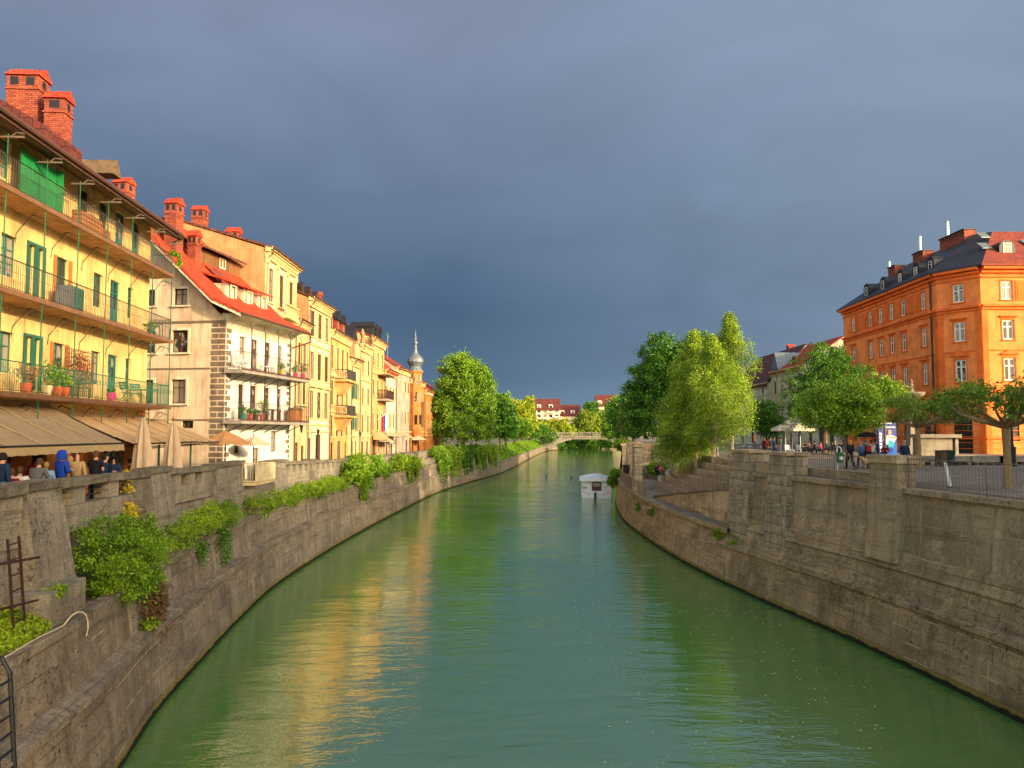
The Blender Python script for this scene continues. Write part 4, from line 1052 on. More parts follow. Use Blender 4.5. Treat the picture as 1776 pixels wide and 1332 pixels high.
while z < H-.35:                                                  # painted grey quoin blocks on both faces of the corner
    w1, w2 = (.95, .62) if k % 2 else (.42, .28)
    m.box(-.02, -.002, .04, w1, z+.04, z+.3); m.box(.04, w2, -.02, -.002, z+.04, z+.3)
    if k % 2 == 0: m.box(-.02, -.002, .5, .9, z+.04, z+.3)
    z += .34; k += 1
m.build('quoin', 'quoin_grey', CB)
m = MB()
for k in range(int((H-.35)/.34)): w2 = (.28, .62)[k % 2]; m.box(CL-w2, CL-.04, -.02, -.002, .34*k+.04, .34*k+.3)
m.build('quoin', 'quoin_grey', CB)
# coved eaves
m = MB(); pr = []
for i in range(7):
    a = PI/2*i/6; pr.append((-1.1*(1-math.cos(a)), H-.55+.85*math.sin(a)))
pr = [(-.002, H-.6)]+pr+[(-1.15, H+.34), (.3, H+.45)]
m.prismx(pr, -.0, CL+.0); m.build('coved_eaves', 'cream_far', CB, smooth=False)
m = MB(); k = (zr-H)/(dep/2); e = -1.25
for s, ya, yb in ((0, e, dep/2), (1, dep+1.25, dep/2)):
    za = H+k*0+.05; 
m.prismx([(-1.3, H+.3), (.6, H+1.15), (dep/2, zr+.25), (dep-.6, H+1.15), (dep+1.3, H+.3), (dep+1.3, H+.46), (dep-.6, H+1.33), (dep/2, zr+.46), (.6, H+1.33), (-1.3, H+.46)][::-1], -.75, CL+.1)
m.build('roof', 'red_tiles', CB)
m = MB(); m.prismx([(-1.25, H+.12), (.6, H+.97), (dep/2, zr+.07), (dep/2, zr+.25), (.6, H+1.15), (-1.25, H+.3)], -.72, -.60); m.build('verge_board', 'cream_far', CB)
m = MB(); m.tube([(-.7, -1.36, H+.3), (CL+.1, -1.36, H+.3)], .08, 6); m.build('gutter', 'fascia', CB)
pipe(CB, [(CL+.1, -1.36, H+.28), (CL+.5, -1.3, H-.25), (CL-.1, -.1, H-.75)], r=.06)
zof = lambda y: H+1.33+(y-.6)*((zr+.46-H-1.33)/(dep/2-.6))
# dormers with white cheeks near the eaves
for i, D in enumerate((49.0, 51.1, 53.1)):
    x = lx(D)-1.1+.55; y = 1.1; z = zof(y)-.15
    m = MB(); m.box(x-.5, x+.5, y, y+2.0, z, z+1.05); o = m.build('dormer', 'cream_far', CB)
    window(o, x, z+.18, .55, .72, y=y-.12, frame='brown_frame', nx=1, nz=1, trim='cream_far', sill=False)
    m = MB(); m.prismx([(y-.4, z+1.02), (y+2.7, z+2.0), (y+2.7, z+2.12), (y-.4, z+1.14)], x-.78, x+.78); m.build('dormer_roof', 'red_tiles', o)
# long shed dormer high on the slope and a tiled frame
m = MB(); y = 4.0; z = zof(y); m.prismx([(y, z-.1), (y, z+.9), (y+2.2, z+1.9)], 3.4, CL-.1); o = m.build('dormer', 'brown_wall', CB)
m = MB(); m.prismx([(y-.5, z+.85), (y+3.2, z+2.5), (y+3.2, z+2.64), (y-.5, z+1.0)], 3.0, CL+.0); m.build('dormer_roof', 'brown_tiles', o)
window(o, 6.4, z+.1, .8, .7, y=y-.14, frame='white_frame', nx=2, nz=1)
m = MB(); y = 5.2; z = zof(y); m.box(.8, 1.6, y, y+1.4, z-.2, z+.95); o = m.build('dormer', 'brown_wall', CB)
window(o, 1.2, z+.15, .55, .65, y=y-.12, frame='white_frame', nx=2, nz=2)
m = MB(); m.prismx([(y-.4, z+.92), (y+2.2, z+1.9), (y+2.2, z+2.0), (y-.4, z+1.03)], .6, 1.85); m.build('dormer_roof', 'brown_tiles', o)
m = MB(); a, b = 2.3, 3.5; m.prismx([(a, zof(a)+.12), (b, zof(b)+.12), (b, zof(b)+.2), (a, zof(a)+.2)], 3.4, 5.2); m.build('roof_panel', 'old_red_tiles', CB)
chimney(CB, .9, 4.2, zof(4.2)-.4, .8, .8, 3.2, mat='brick'); chimney(CB, 2.4, 3.7, zof(3.7)-.4, .6, .6, 2.0, mat='brick'); chimney(CB, -.1, 7.0, zof(7.0)-.6, .9, .9, 1.9)
for zb in (9.36, 12.4):
    z = zb-CZ
    m = MB(); m.box(-.15, CL+.6, -1.2, -.0, z-.24, z); o = m.build('balcony', 'slab_grey', CB)
    m = MB(); m.box(-.18, CL+.63, -1.24, -1.202, z-.05, z+.03); m.build('edge_board', 'fascia', o)
    m = MB(); railbars(m, [(-.1, -.05, z), (-.1, -1.15, z), (CL+.55, -1.15, z), (CL+.55, -.05, z)], 1.05, .13, .009, .018); m.build('railing', 'dark_iron', o)
    m = MB()
    for x in (.3, 1.9, 3.5, 5.1, 6.7, 8.3): m.tube([(x, -.02, z-.75), (x, -1.1, z-.26)], .03, 4)
    m.build('strut', 'dark_iron', o)
for x in (.9, 2.7, 4.5, 6.3, 8.1):
    MB().tube([(x, -1.18, 3.7), (x, -1.18, H-.4), (x, -1.05, H-.15), (x, -1.2, H+.05)], .028, 5).build('post', 'dark_iron', CB)
cb = lambda x, y, z: world(CB, (x, y, z))
for x, fl, lab, lf, pm, hh, sp in ((.6, 0, 'bluish green plant in blue pot at near end of lower balcony of cream house', 'leaf_dark', 'teal_door', .5, .3), (1.5, 0, 'plant in orange pot, lower balcony of cream house', 'leaf_mid', 'terracotta', .35, .25),
        (2.3, 0, 'brown potted low plant, lower balcony of cream house', 'leaf_dark', 'dark_wood', .3, .3), (3.1, 0, 'tall bright green palm like plant, lower balcony of cream house', 'leaf_bush', 'terracotta', 1.1, .4),
        (7.9, 1, 'round shrub in pink pot on the upper balcony of cream house', 'leaf_mid', 'pink_pot', .5, .32), (9.1, 1, 'flowering plant in pink pot at far upper balcony corner', 'leaf_blossom', 'pink_pot', .6, .35),
        (5.7, 1, 'plant in yellow pot by the third upper balcony door', 'leaf_fern', 'leaf_gold', .5, .25)):
    potted(lab, cb(x, -.85, (9.36, 12.4)[fl]-CZ+.02), .19, .36, pm, lf, hh, sp, 260)
def garden_chair(loc, rz, lab, mat='white_paint'):
    t = thing('garden_chair', lab, 'chair', loc, rz, 'white garden chairs on the upper balcony')
    MB().box(-.24, .24, -.24, .24, .42, .46).build('seat', mat, t); m = MB(); [m.box(-.22+k*.11, -.16+k*.11, .22, .25, .46, .95) for k in range(5)]; m.box(-.24, .24, .215, .255, .92, .98); m.build('backrest', mat, t)
    for a in (-.2, .2):
        for b in (-.2, .2): MB().tube([(a, b, 0), (a, b, .43)], .018, 5).build('leg', mat, t)
    return t
for x, lab in ((.6, 'white garden chair at near end of upper balcony'), (1.3, 'second white garden chair from the near end of upper balcony'), (3.9, 'white garden chair between the second and third upper doors'), (4.7, 'white garden chair just before the yellow pot')):
    garden_chair(cb(x, -.6, 12.42-CZ), CB.rotation_euler.z+x, lab)
t = thing('wicker_chest', 'orange brown covered chest at the far end of lower balcony', 'chest', cb(8.3, -.7, 9.38-CZ), CB.rotation_euler.z)
MB().box(-.6, .6, -.3, .3, 0, .75).build('body', 'oak', t); MB().prismx([(-.34, .75), (.34, .75), (.2, .95), (-.2, .95)], -.64, .64).build('lid', 'timber', t)
t = thing('garden_table', 'dark table with bench on the lower balcony of cream house', 'table', cb(4.9, -.65, 9.38-CZ), CB.rotation_euler.z)
MB().box(-.7, .7, -.3, .3, .68, .73).build('tabletop', 'dark_wood', t)
for a in (-.6, .6):
    for b in (-.25, .25): MB().box(a-.03, a+.03, b-.03, b+.03, 0, .68).build('leg', 'dark_wood', t)

# ---------------------------------------------------------------- the row beyond
def row_house(name, label, D0, D1, X0, X1, ztop, mat, floors, cols, w=1.05, dep=12, z0=None, trim='stone_trim', hood=None, frame='brown_frame', roof=None, flank=None, courses=(), group=None, xs=None, ground=None, dent=True, nz=3):
    z0 = z0 if z0 is not None else street((D0+D1)/2)-.1
    b, L = frame_house(name, label, X0, D0, X1, D1, z0, group)
    Hh = ztop-z0; hs = []; ws = []
    X = xs or [L*(i+.5)/cols for i in range(cols)]
    for fi, (zb, h) in enumerate(floors):
        for x in X: hs.append((x-w/2, x+w/2, zb-z0, zb-z0+h)); ws.append((x, zb-z0, w, h, fi))
    gs = []
    for (gx, gw, gh, kind) in (ground or []): gs.append((gx*L-gw/2, gx*L+gw/2, .02, gh))
    rf = roof or ('pitch', 3.0, 'brown_tiles')
    shell(b, L, dep, Hh, mat, hs+gs, (), flank or mat, (dep/2, Hh+rf[1]) if rf[0] == 'pitch' else None, t=.09)
    for x, z, ww, h, fi in ws:
        hd = hood[fi] if isinstance(hood, (list, tuple)) else hood
        window(b, x, z, ww, h, frame=frame, nx=2, nz=nz, trim=trim, hood=hd, recess=.02)
    for (gx, gw, gh, kind), g in zip(ground or [], gs):
        if kind == 'door': door(b, gx*L, .02, gw, gh, mat='brown_frame')
        else: window(b, gx*L, .02, gw, gh, frame=kind, nx=3 if gw > 1.4 else 2, nz=3, name='shop_window')
    if courses: course(b, L, [c if isinstance(c, tuple) else c-z0 for c in courses], 'stone_trim')
    eaves_cornice(b, L, Hh, 'stone_trim', dent)
    if rf[0] == 'pitch':
        m = MB(); wallgrid_roof(m, 0, L, 0, dep, Hh+.1, Hh+rf[1], .5, .16, .1); m.build('roof', rf[2], b)
        MB().tube([(-.1, -.62, Hh+.05), (L+.1, -.62, Hh+.05)], .08, 6).build('gutter', 'fascia', b)
    pipe(b, [(.12, -.6, Hh), (.12, -.5, Hh-.4), (.12, -.1, Hh-.8), (.12, -.1, 0)], r=.05)
    return b, L, Hh
# tall ochre-flanked house behind the cream one
b, L, Hh = row_house('tall_house', 'tall house with bare ochre flank and ornate pale front above the red roof', 55.6, 63.3, -18.05, -18.0, 22.1, 'pale_yellow', [(18.3, 2.5), (14.6, 2.2), (11, 2.2)], 3, .95, 14, flank='ochre_flank', hood=None, courses=(17.5,), roof=('pitch', 2.2, 'brown_tiles'))
m = MB()
for x in (.25, L/3, 2*L/3, L-.25): m.box(x-.22, x+.22, -.12, -.003, 12.1, Hh-.8); m.box(x-.3, x+.3, -.2, -.003, Hh-1.1, Hh-.78)
m.build('pilaster', 'stone_trim', b)
m = MB(); m.box(L*.3, L*.72, -1.0, -.003, 12.0, 12.2)
for k in range(9): m.lathe([(.05, 0), (.1, .25), (.05, .5), (.07, .8)], 8, (L*.3+.15+k*.38, -.85), 12.2)
m.box(L*.3, L*.72, -1.0, -.72, 13.0, 13.14); m.build('balcony', 'stone_trim', b)
chimney(b, 1.0, 5.3, Hh+1.4, .9, .9, 1.6); chimney(b, 1.2, 2.8, Hh+.5, .8, .9, .9)
# lower ochre house
b, L, Hh = row_house('ochre_house', 'narrow ochre house between the cream house and the white ornate one', 63.35, 67.3, -18.0, -18.0, 17.95, 'light_yellow', [(14.3, 1.9), (11.0, 2.0)], 2, .85, 10, xs=[1.4, 3.0], hood=None, courses=(10.0,), ground=[(.3, 1.0, 2.6, 'door'), (.75, .9, 2.3, 'brown_frame')], roof=('pitch', 1.8, 'brown_tiles'))
def lantern(loc, rz, lab):
    t = thing('wall_lantern', lab, 'lantern', loc, rz, 'black lanterns on the left house fronts')
    MB().tube([(0, 0, .0), (0, -.35, .25), (0, -.7, .1)], .03, 5).build('bracket', 'dark_iron', t)
    MB().lathe([(0, .12), (.15, -.02), (.13, -.05)], 6, (0, -.7), 0).lathe([(.08, -.45), (.04, -.52), (0, -.56)], 6, (0, -.7), 0).build('cap', 'dark_iron', t)
    MB().lathe([(.13, -.05), (.08, -.45)], 6, (0, -.7), 0).build('pane', 'window_glass', t); return t
lantern((-16.0, 56.0, 9.1), PI/2, 'black wall lantern just past the cream house corner'); lantern((-17.9, 68.4, 8.8), PI/2, 'black wall lantern at near edge of white ornate house'); lantern((-17.3, 84.2, 8.6), PI/2, 'black wall lantern beside the green shop front')
# white ornate house
b, L, Hh = row_house('ornate_house', 'white ornate four storey house with round attic dormers', 67.35, 74.3, -17.95, -17.7, 20.5, 'pale_yellow', [(17.2, 2.3), (13.4, 2.4), (9.9, 2.4)], 3, 1.15, 12, hood=[None, None, 'tri'], courses=(16.4, 12.6, 9.2, 8.6), flank='ochre_flank', ground=[(.14, .9, 3.0, 'door'), (.52, 1.8, 3.3, 'brown_frame')], roof=('pitch', 2.4, 'brown_tiles'))
m = MB()
for x in (.15, L/3, 2*L/3, L-.15): m.box(x-.16, x+.16, -.08, -.003, 4.6, Hh-.8)
m.build('pilaster', 'stone_trim', b)
m = MB(); [m.box(.0, L, -.05, -.002, .5+k*.42, .82+k*.42) for k in range(0)]
for k, x in enumerate((1.0, 3.3, 5.6)):
    m = MB(); q = 8; pl = [(x-.5, Hh+.2)]+[(x+.5*math.cos(PI-PI*i/q), Hh+1.15+.45*math.sin(PI*i/q)) for i in range(q+1)]+[(x+.5, Hh+.2)]
    m.prism(pl, .9, 3.2); o = m.build('dormer', 'copper_dark', b)
    window(o, x, Hh+.45, .5, .9, y=.7, frame='brown_frame', nx=2, nz=2)
# yellow ornate house with corbelled balconies
b, L, Hh = row_house('ornate_house', 'golden yellow ornate house with carved bay balconies and pointed dormers', 74.35, 83.4, -17.7, -17.7, 18.6, 'warm_yellow', [(14.9, 2.3), (11.3, 2.4), (8.2, 2.1)], 4, .9, 12, hood=[None, 'seg', None], courses=(14.2, 10.6), flank='old_gable', ground=[(.16, 1.1, 2.6, 'door'), (.5, 1.7, 2.7, 'brown_frame'), (.85, .9, 2.5, 'brown_frame')], roof=('pitch', 1.4, 'old_red_tiles'))
for z in (13.9, 10.3):
    zz = z-b.location.z
    m = MB(); m.box(2.2, 6.6, -1.35, -.003, zz-.2, zz); m.hexa([(3, -.2, zz-1.5), (5.8, -.2, zz-1.5), (5.8, -.003, zz-1.5), (3, -.003, zz-1.5)], [(2.5, -1.1, zz-.2), (6.3, -1.1, zz-.2), (6.3, -.003, zz-.2), (2.5, -.003, zz-.2)]); o = m.build('balcony', 'warm_yellow', b)
    m = MB(); railbars(m, [(2.3, -.05, zz), (2.3, -1.25, zz), (6.5, -1.25, zz), (6.5, -.05, zz)], 1.0, .16, .02, .04); m.build('railing', 'dark_iron', o)
for x in (1.3, 3.9, 6.5):
    m = MB(); m.box(x-.55, x+.55, .1, 3, Hh+.1, Hh+1.5); o = m.build('dormer', 'old_red_tiles', b)
    MB().prism([(x-.75, Hh+1.45), (x+.75, Hh+1.45), (x, Hh+2.4)], -.1, 3.2).build('dormer_roof', 'copper_dark', o)
    window(o, x, Hh+.35, .6, 1.0, y=-.02, frame='white_frame', nx=2, nz=2)
# big old roof behind with bare stone gable
g = thing('old_house', 'old brown house back roof rising behind the golden ornate house', 'house', (-18.6, 83.6, 5.4), math.radians(90))
m = MB(); m.wall((0, 0, 0), (1, 0, 0), 0, 20.5, -.5, 13.4, [], .2, (0, -1, 0)); m.wall((0, 0, 0), (0, 1, 0), 0, 7, -.5, 13.4, [], .2, (-1, 0, 0)); m.face([(0, 0, 13.4), (0, 7, 13.4), (0, 3.5, 17.6)]); m.face([(20.5, 0, 13.4), (20.5, 7, 13.4), (20.5, 3.5, 17.6)]); m.build('wall', 'old_gable', g)
m = MB(); wallgrid_roof(m, 0, 20.5, 0, 7, 13.4, 17.6, .3, .2, .3); m.build('roof', 'brown_tiles', g)
chimney(g, .8, 3.0, 16.6, 1.0, 1.0, 1.7)
for k in range(4):
    m = MB(); x = 12.5+k*2.2; m.box(x-.5, x+.5, .9, 3, 14.6, 15.9); o = m.build('dormer', 'copper_dark', g); MB().prism([(x-.7, 15.85), (x+.7, 15.85), (x, 16.6)], .7, 3).build('dormer_roof', 'copper_dark', o)
# plain lemon houses
b, L, Hh = row_house('lemon_house', 'plain lemon house with green shutters and a roof terrace', 83.45, 87.6, -17.5, -17.5, 16.6, 'lemon_wall', [(12.3, 1.7), (8.9, 1.9)], 2, .8, 10, trim='stone_trim', frame='green_frame', courses=(8.1,), ground=[(.3, .9, 2.7, 'green_frame'), (.72, .9, 2.7, 'green_frame')], roof=('pitch', 1.8, 'brown_tiles'))
m = MB(); m.box(.8, 3.2, .3, 3, Hh+.2, Hh+2.4); o = m.build('dormer', 'old_gable', b); MB().prism([(.5, Hh+2.35), (3.5, Hh+2.35), (2, Hh+4.0)], .0, 3).build('dormer_roof', 'copper_dark', o); window(o, 2, Hh+.7, 1.0, 1.3, y=.18, frame='brown_frame', nx=2, nz=2)
for x in (1.0, 3.1):
    for fi, zf in enumerate((12.3, 8.9)):
        for s in (-1, 1): MB().box(x+s*.62-.2, x+s*.62+.2, -.07, -.02, zf-b.location.z, zf-b.location.z+1.8).build('shutter', 'green_frame', b)
b, L, Hh = row_house('lemon_house', 'lemon house with rooftop greenery and a peach ground floor', 87.65, 94.0, -17.4, -17.3, 18.7, 'light_yellow', [(15.4, 1.8), (11.9, 1.9), (8.6, 2.0)], 2, .9, 10, courses=(8.0, 14.6), ground=[(.3, 1.3, 2.6, 'brown_frame'), (.75, 1.2, 2.6, 'brown_frame')], roof=('flat', 0, ''))
MB().box(0, L, 0, 10, Hh, Hh+.12).build('roof', 'slab_grey', b)
m = MB()
for x in (.3, L-.3): m.lathe([(.25, 0), (.25, .5), (.12, .6), (.3, 1.1), (.1, 1.6), (0, 1.8)], 8, (x, -.2), Hh+.1)
m.build('roof_urn', 'old_gable', b)
b, L, Hh = row_house('apricot_house', 'taller apricot house with dark attic dormers and an iron balcony', 94.05, 102.5, -17.3, -17.1, 20.3, 'apricot_wall', [(16.9, 1.9), (13.2, 2.0), (8.9, 2.1)], 3, .95, 11, courses=(16.0, 8.2), ground=[(.25, 2.0, 2.7, 'brown_frame'), (.7, 2.2, 2.7, 'white_frame')], roof=('pitch', 1.8, 'old_red_tiles'))
for x in (2, 4.3, 6.6):
    m = MB(); m.box(x-.5, x+.5, .1, 3, Hh+.2, Hh+1.5); o = m.build('dormer', 'copper_dark', b); MB().prism([(x-.7, Hh+1.5), (x+.7, Hh+1.5), (x, Hh+2.2)], 0, 3).build('dormer_roof', 'copper_dark', o)
zz = 12.9-b.location.z; m = MB(); m.box(L*.45, L*1.05, -1.3, -.003, zz-.25, zz); o = m.build('balcony', 'slab_grey', b)
m = MB(); railbars(m, [(L*.45, -.05, zz), (L*.45, -1.25, zz), (L*1.05, -1.25, zz), (L*1.05, -.05, zz)], 1.1, .12, .03, .05); m.build('railing', 'rust_iron', o)
MB().box(L*.45, L*1.05, -1.4, -.003, zz+3.0, zz+3.12).build('balcony_canopy', 'fascia', o)
def flag(loc, rz):
    t = thing('flag', 'white blue and red flag hanging from the apricot house front', 'flag', loc, rz)
    MB().tube([(0, 0, 0), (0, -1.3, .9)], .03, 5).build('pole', 'white_paint', t)
    for i, c in enumerate(((.8, .78, .74, 1), (.03, .07, .4, 1), (.55, .02, .03, 1))):
        m = MB(); 
        for j in range(4):
            f = lambda q: .04*math.sin(q*2.2)
            y0, y1 = -1.25+i*.24, -1.25+(i+1)*.24; z0, z1 = .85-j*.5-i*.16, .85-(j+1)*.5-i*.16
            m.face([(f(j), y0, z0), (f(j)+.02, y1, z0-.16), (f(j+1)+.02, y1, z1-.16), (f(j+1), y0, z1)])
        nm = ('flag_white', 'flag_blue', 'flag_red')[i]; cloth(nm, c); m.build('stripe', nm, t)
flag((-17.05, 97.5, 10.2), PI/2)
b, L, Hh = row_house('white_house', 'low whitish house with red tiled roof climbing behind it', 102.55, 110.5, -17.0, -16.8, 17.0, 'cream_far', [(13.0, 1.8), (9.2, 2.0)], 3, .95, 12, courses=(8.2,), flank='old_gable', ground=[(.25, 1.4, 2.8, 'brown_frame'), (.7, 1.4, 2.8, 'brown_frame')], roof=('pitch', 5.5, 'red_tiles'))
b, L, Hh = row_house('grey_house', 'shabby grey rendered house next to the onion tower', 110.55, 120, -16.7, -16.0, 18.0, 'grey_wall', [(14.6, 1.7), (9.9, 1.9)], 2, .9, 12, xs=[6.3, 8.4], courses=(8.6,), ground=[(.8, 1.2, 2.6, 'brown_frame')], roof=('pitch', 4.0, 'old_red_tiles'))
MB().tube([(3, 2, Hh+1), (3, 2, Hh+5.5)], .06, 5).tube([(1.6, 2, Hh+5), (4.4, 2, Hh+5)], .03, 4).build('aerial', 'zinc', b)
cu = bpy.data.curves.new('lettering', 'FONT'); cu.body = 'RENTA'; cu.size = .85; cu.extrude = .01; cu.align_x = 'LEFT'
fo_ = bpy.data.objects.new('lettering', cu); C.objects.link(fo_); fo_.parent = b; fo_.location = (4.6, -.03, 3.6); fo_.rotation_euler = (PI/2, PI/2, 0); solid(fo_, 'quoin_grey')
# tower house
b, L, Hh = row_house('tower_house', 'orange corner house carrying a round bay and onion dome', 120.05, 130, -15.9, -14.9, 17.0, 'tower_orange', [(13.4, 1.7), (9.9, 1.8)], 3, .9, 12, courses=(8.6,), flank='brown_wall', ground=[(.2, 1.4, 2.6, 'brown_frame'), (.6, 1.6, 2.6, 'brown_frame')], roof=('pitch', 3.4, 'rust_tiles'))
z = Hh; cx, cy = 1.6, -.4
m = MB(); m.lathe([(.4, 3.2), (1.05, 4.2), (1.05, z+1.0), (1.3, z+1.1), (1.3, z+1.3), (1.0, z+1.35)], 8, (cx, cy)); o = m.build('turret', 'tower_orange', b)
for zz in (5, 8.6, z-.9):
    for an in (-PI/2, -PI/2-PI/4, -PI/2+PI/4, PI, 0):
        m = MB(); c, s = math.cos(an+PI/8), math.sin(an+PI/8); m.M = Matrix.Translation((cx+.99*c, cy+.99*s, zz)) @ Matrix.Rotation(an+PI/8, 4, 'Z'); m.box(-.03, .03, -.22, .22, 0, 1.5); m.build('window', 'window_glass', o)
m = MB(); zz = z+2.3
m.lathe([(r_*.82, z_*.8) for r_, z_ in [(1.55, 0), (1.5, .15), (1.2, .55), (1.05, .9), (1.3, 1.3), (1.65, 1.8), (1.55, 2.4), (1.05, 3.0), (.55, 3.5), (.3, 4.2), (.22, 5.2), (.42, 5.5), (.42, 5.8), (.16, 6.1), (.1, 7.4), (0, 8.2)]], 12, (cx, cy), zz-1.0)
m.build('onion_dome', 'zinc', o, smooth=True)
MB().box(1.5, 3.0, -1.6, -.003, 4.6, 8.6).build('oriel', 'brown_wall', b)
b, L, Hh = row_house('far_house', 'small orange roofed house glimpsed behind the chestnut tree', 130.1, 150, -14.8, -9.5-4, 15.8, 'tower_orange', [(12, 1.8), (8.7, 1.8)], 5, .9, 12, courses=(8.0,), roof=('pitch', 4.2, 'red_tiles'))
# shop awnings along the row
def small_awning(loc, rz, W, out, drop, mat, lab):
    t = thing('awning', lab, 'awning', loc, rz, 'small shop awnings along the far row')
    m = MB(); m.face([(0, 0, 0), (W, 0, 0), (W, -out, -drop), (0, -out, -drop)]); m.face([(0, -out, -drop), (W, -out, -drop), (W, -out-.01, -drop-.22), (0, -out-.01, -drop-.22)]); m.face([(0, 0, 0), (0, -out, -drop), (0, 0, -drop)]); m.face([(W, 0, 0), (W, 0, -drop), (W, -out, -drop)]); m.build('canopy', mat, t)
    for x in (.05, W-.05): MB().tube([(x, 0, -drop-.2), (x, -out, -drop-.02)], .02, 4).build('arm', 'dark_iron', t)
small_awning((-17.1, 95.0, 8.6), PI/2, 2.6, 1.9, .9, 'awning_tan', 'tan shop awning under the red white blue flag')
small_awning((-17.0, 98.6, 8.4), PI/2, 3.4, 1.4, 1.0, 'parasol_beige', 'pale grey rounded shop awning left of the white house')
small_awning((-16.8, 103.2, 8.6), PI/2, 5.6, 2.6, .5, 'parasol_beige', 'wide flat pale awning on the low white house')
small_awning((-15.7, 121.5, 8.6), PI/2+.1, 3.0, 2.2, 1.2, 'parasol_beige', 'slanting striped awning below the onion tower')
# parasols
def parasol(label, loc, R, zt, zr_, mat, vent=True):
    t = thing('parasol', label, 'parasol', loc, 0, 'open parasols on the left terrace')
    m = MB(); n = 8
    for k in range(n):
        a0, a1 = 2*PI*k/n+.2, 2*PI*(k+1)/n+.2; P = lambda a, r, z: (r*math.cos(a), r*math.sin(a), z)
        am = (a0+a1)/2
        m.face([P(a0, .02, zt), P(a0, R*.55, zt-(zt-zr_)*.52), P(am, R*.5, zt-(zt-zr_)*.58), ]); m.face([P(a0, .02, zt), P(am, R*.5, zt-(zt-zr_)*.58), P(a1, R*.55, zt-(zt-zr_)*.52)])
        m.face([P(a0, R*.55, zt-(zt-zr_)*.52), P(a0, R, zr_), P(am, R*.95, zr_+.02), P(am, R*.5, zt-(zt-zr_)*.58)]); m.face([P(am, R*.5, zt-(zt-zr_)*.58), P(am, R*.95, zr_+.02), P(a1, R, zr_), P(a1, R*.55, zt-(zt-zr_)*.52)])
    m.build('canopy', mat, t)
    MB().tube([(0, 0, 0), (0, 0, zt+.12)], .03, 8).lathe([(.3, 0), (.3, .08), (.05, .14)], 12).build('pole', 'dark_wood', t)
    m = MB()
    for k in range(n):
        a = 2*PI*k/n+.2; m.tube([(0, 0, zt-.15), (R*.98*math.cos(a), R*.98*math.sin(a), zr_-.03)], .012, 4, False)
    m.build('ribs', 'dark_wood', t)
    return t
parasol('open tan parasol nearest, in front of the quoined corner', (-15.75, 42.4, 5.75), 1.5, 2.95, 2.2, 'parasol_tan')
parasol('second open beige parasol beyond the tan one', (-15.72, 46.9, 5.65), 1.2, 2.75, 2.15, 'parasol_beige')
def folded(label, loc, h):
    t = thing('folded_parasol', label, 'parasol', loc, 0, 'folded beige parasols behind the parapet')
    m = MB(); n = 40; prof = [(.05, h), (.16, h-.35), (.3, h-1.2), (.36, h-1.9), (.42, h-2.35)]
    rr = [1+.17*math.cos(2*PI*k/5)+.07*math.sin(k*.9+1) for k in range(n)]
    for (r0, z0), (r1, z1) in zip(prof, prof[1:]):
        for k in range(n):
            a0, a1 = 2*PI*k/n, 2*PI*(k+1)/n; q = (k+1) % n
            m.face([(r0*rr[k]*math.cos(a0), r0*rr[k]*math.sin(a0), z0), (r0*rr[q]*math.cos(a1), r0*rr[q]*math.sin(a1), z0), (r1*rr[q]*math.cos(a1), r1*rr[q]*math.sin(a1), z1-.1*math.sin(q*1.7)*(z1 < h-2)), (r1*rr[k]*math.cos(a0), r1*rr[k]*math.sin(a0), z1-.1*math.sin(k*1.7)*(z1 < h-2))])
    m.build('canopy', 'parasol_beige', t, smooth=False); MB().tube([(0, 0, 0), (0, 0, h+.08)], .035, 8).lathe([(.32, 0), (.32, .07), (.06, .12)], 12).build('pole', 'dark_wood', t)
    MB().lathe([(.0, 0), (.06, .03), (.0, .12)], 8, (0, 0), h+.06).build('finial', 'terracotta', t); return t
folded('folded beige parasol, the left and nearer of two', (-14.75, 30.8, 6.1), 3.1); folded('folded beige parasol, the right of two, before the gable', (-14.6, 33.2, 6.0), 3.1)
plain('bin_dark', hexc(30, 62, 48), .5)
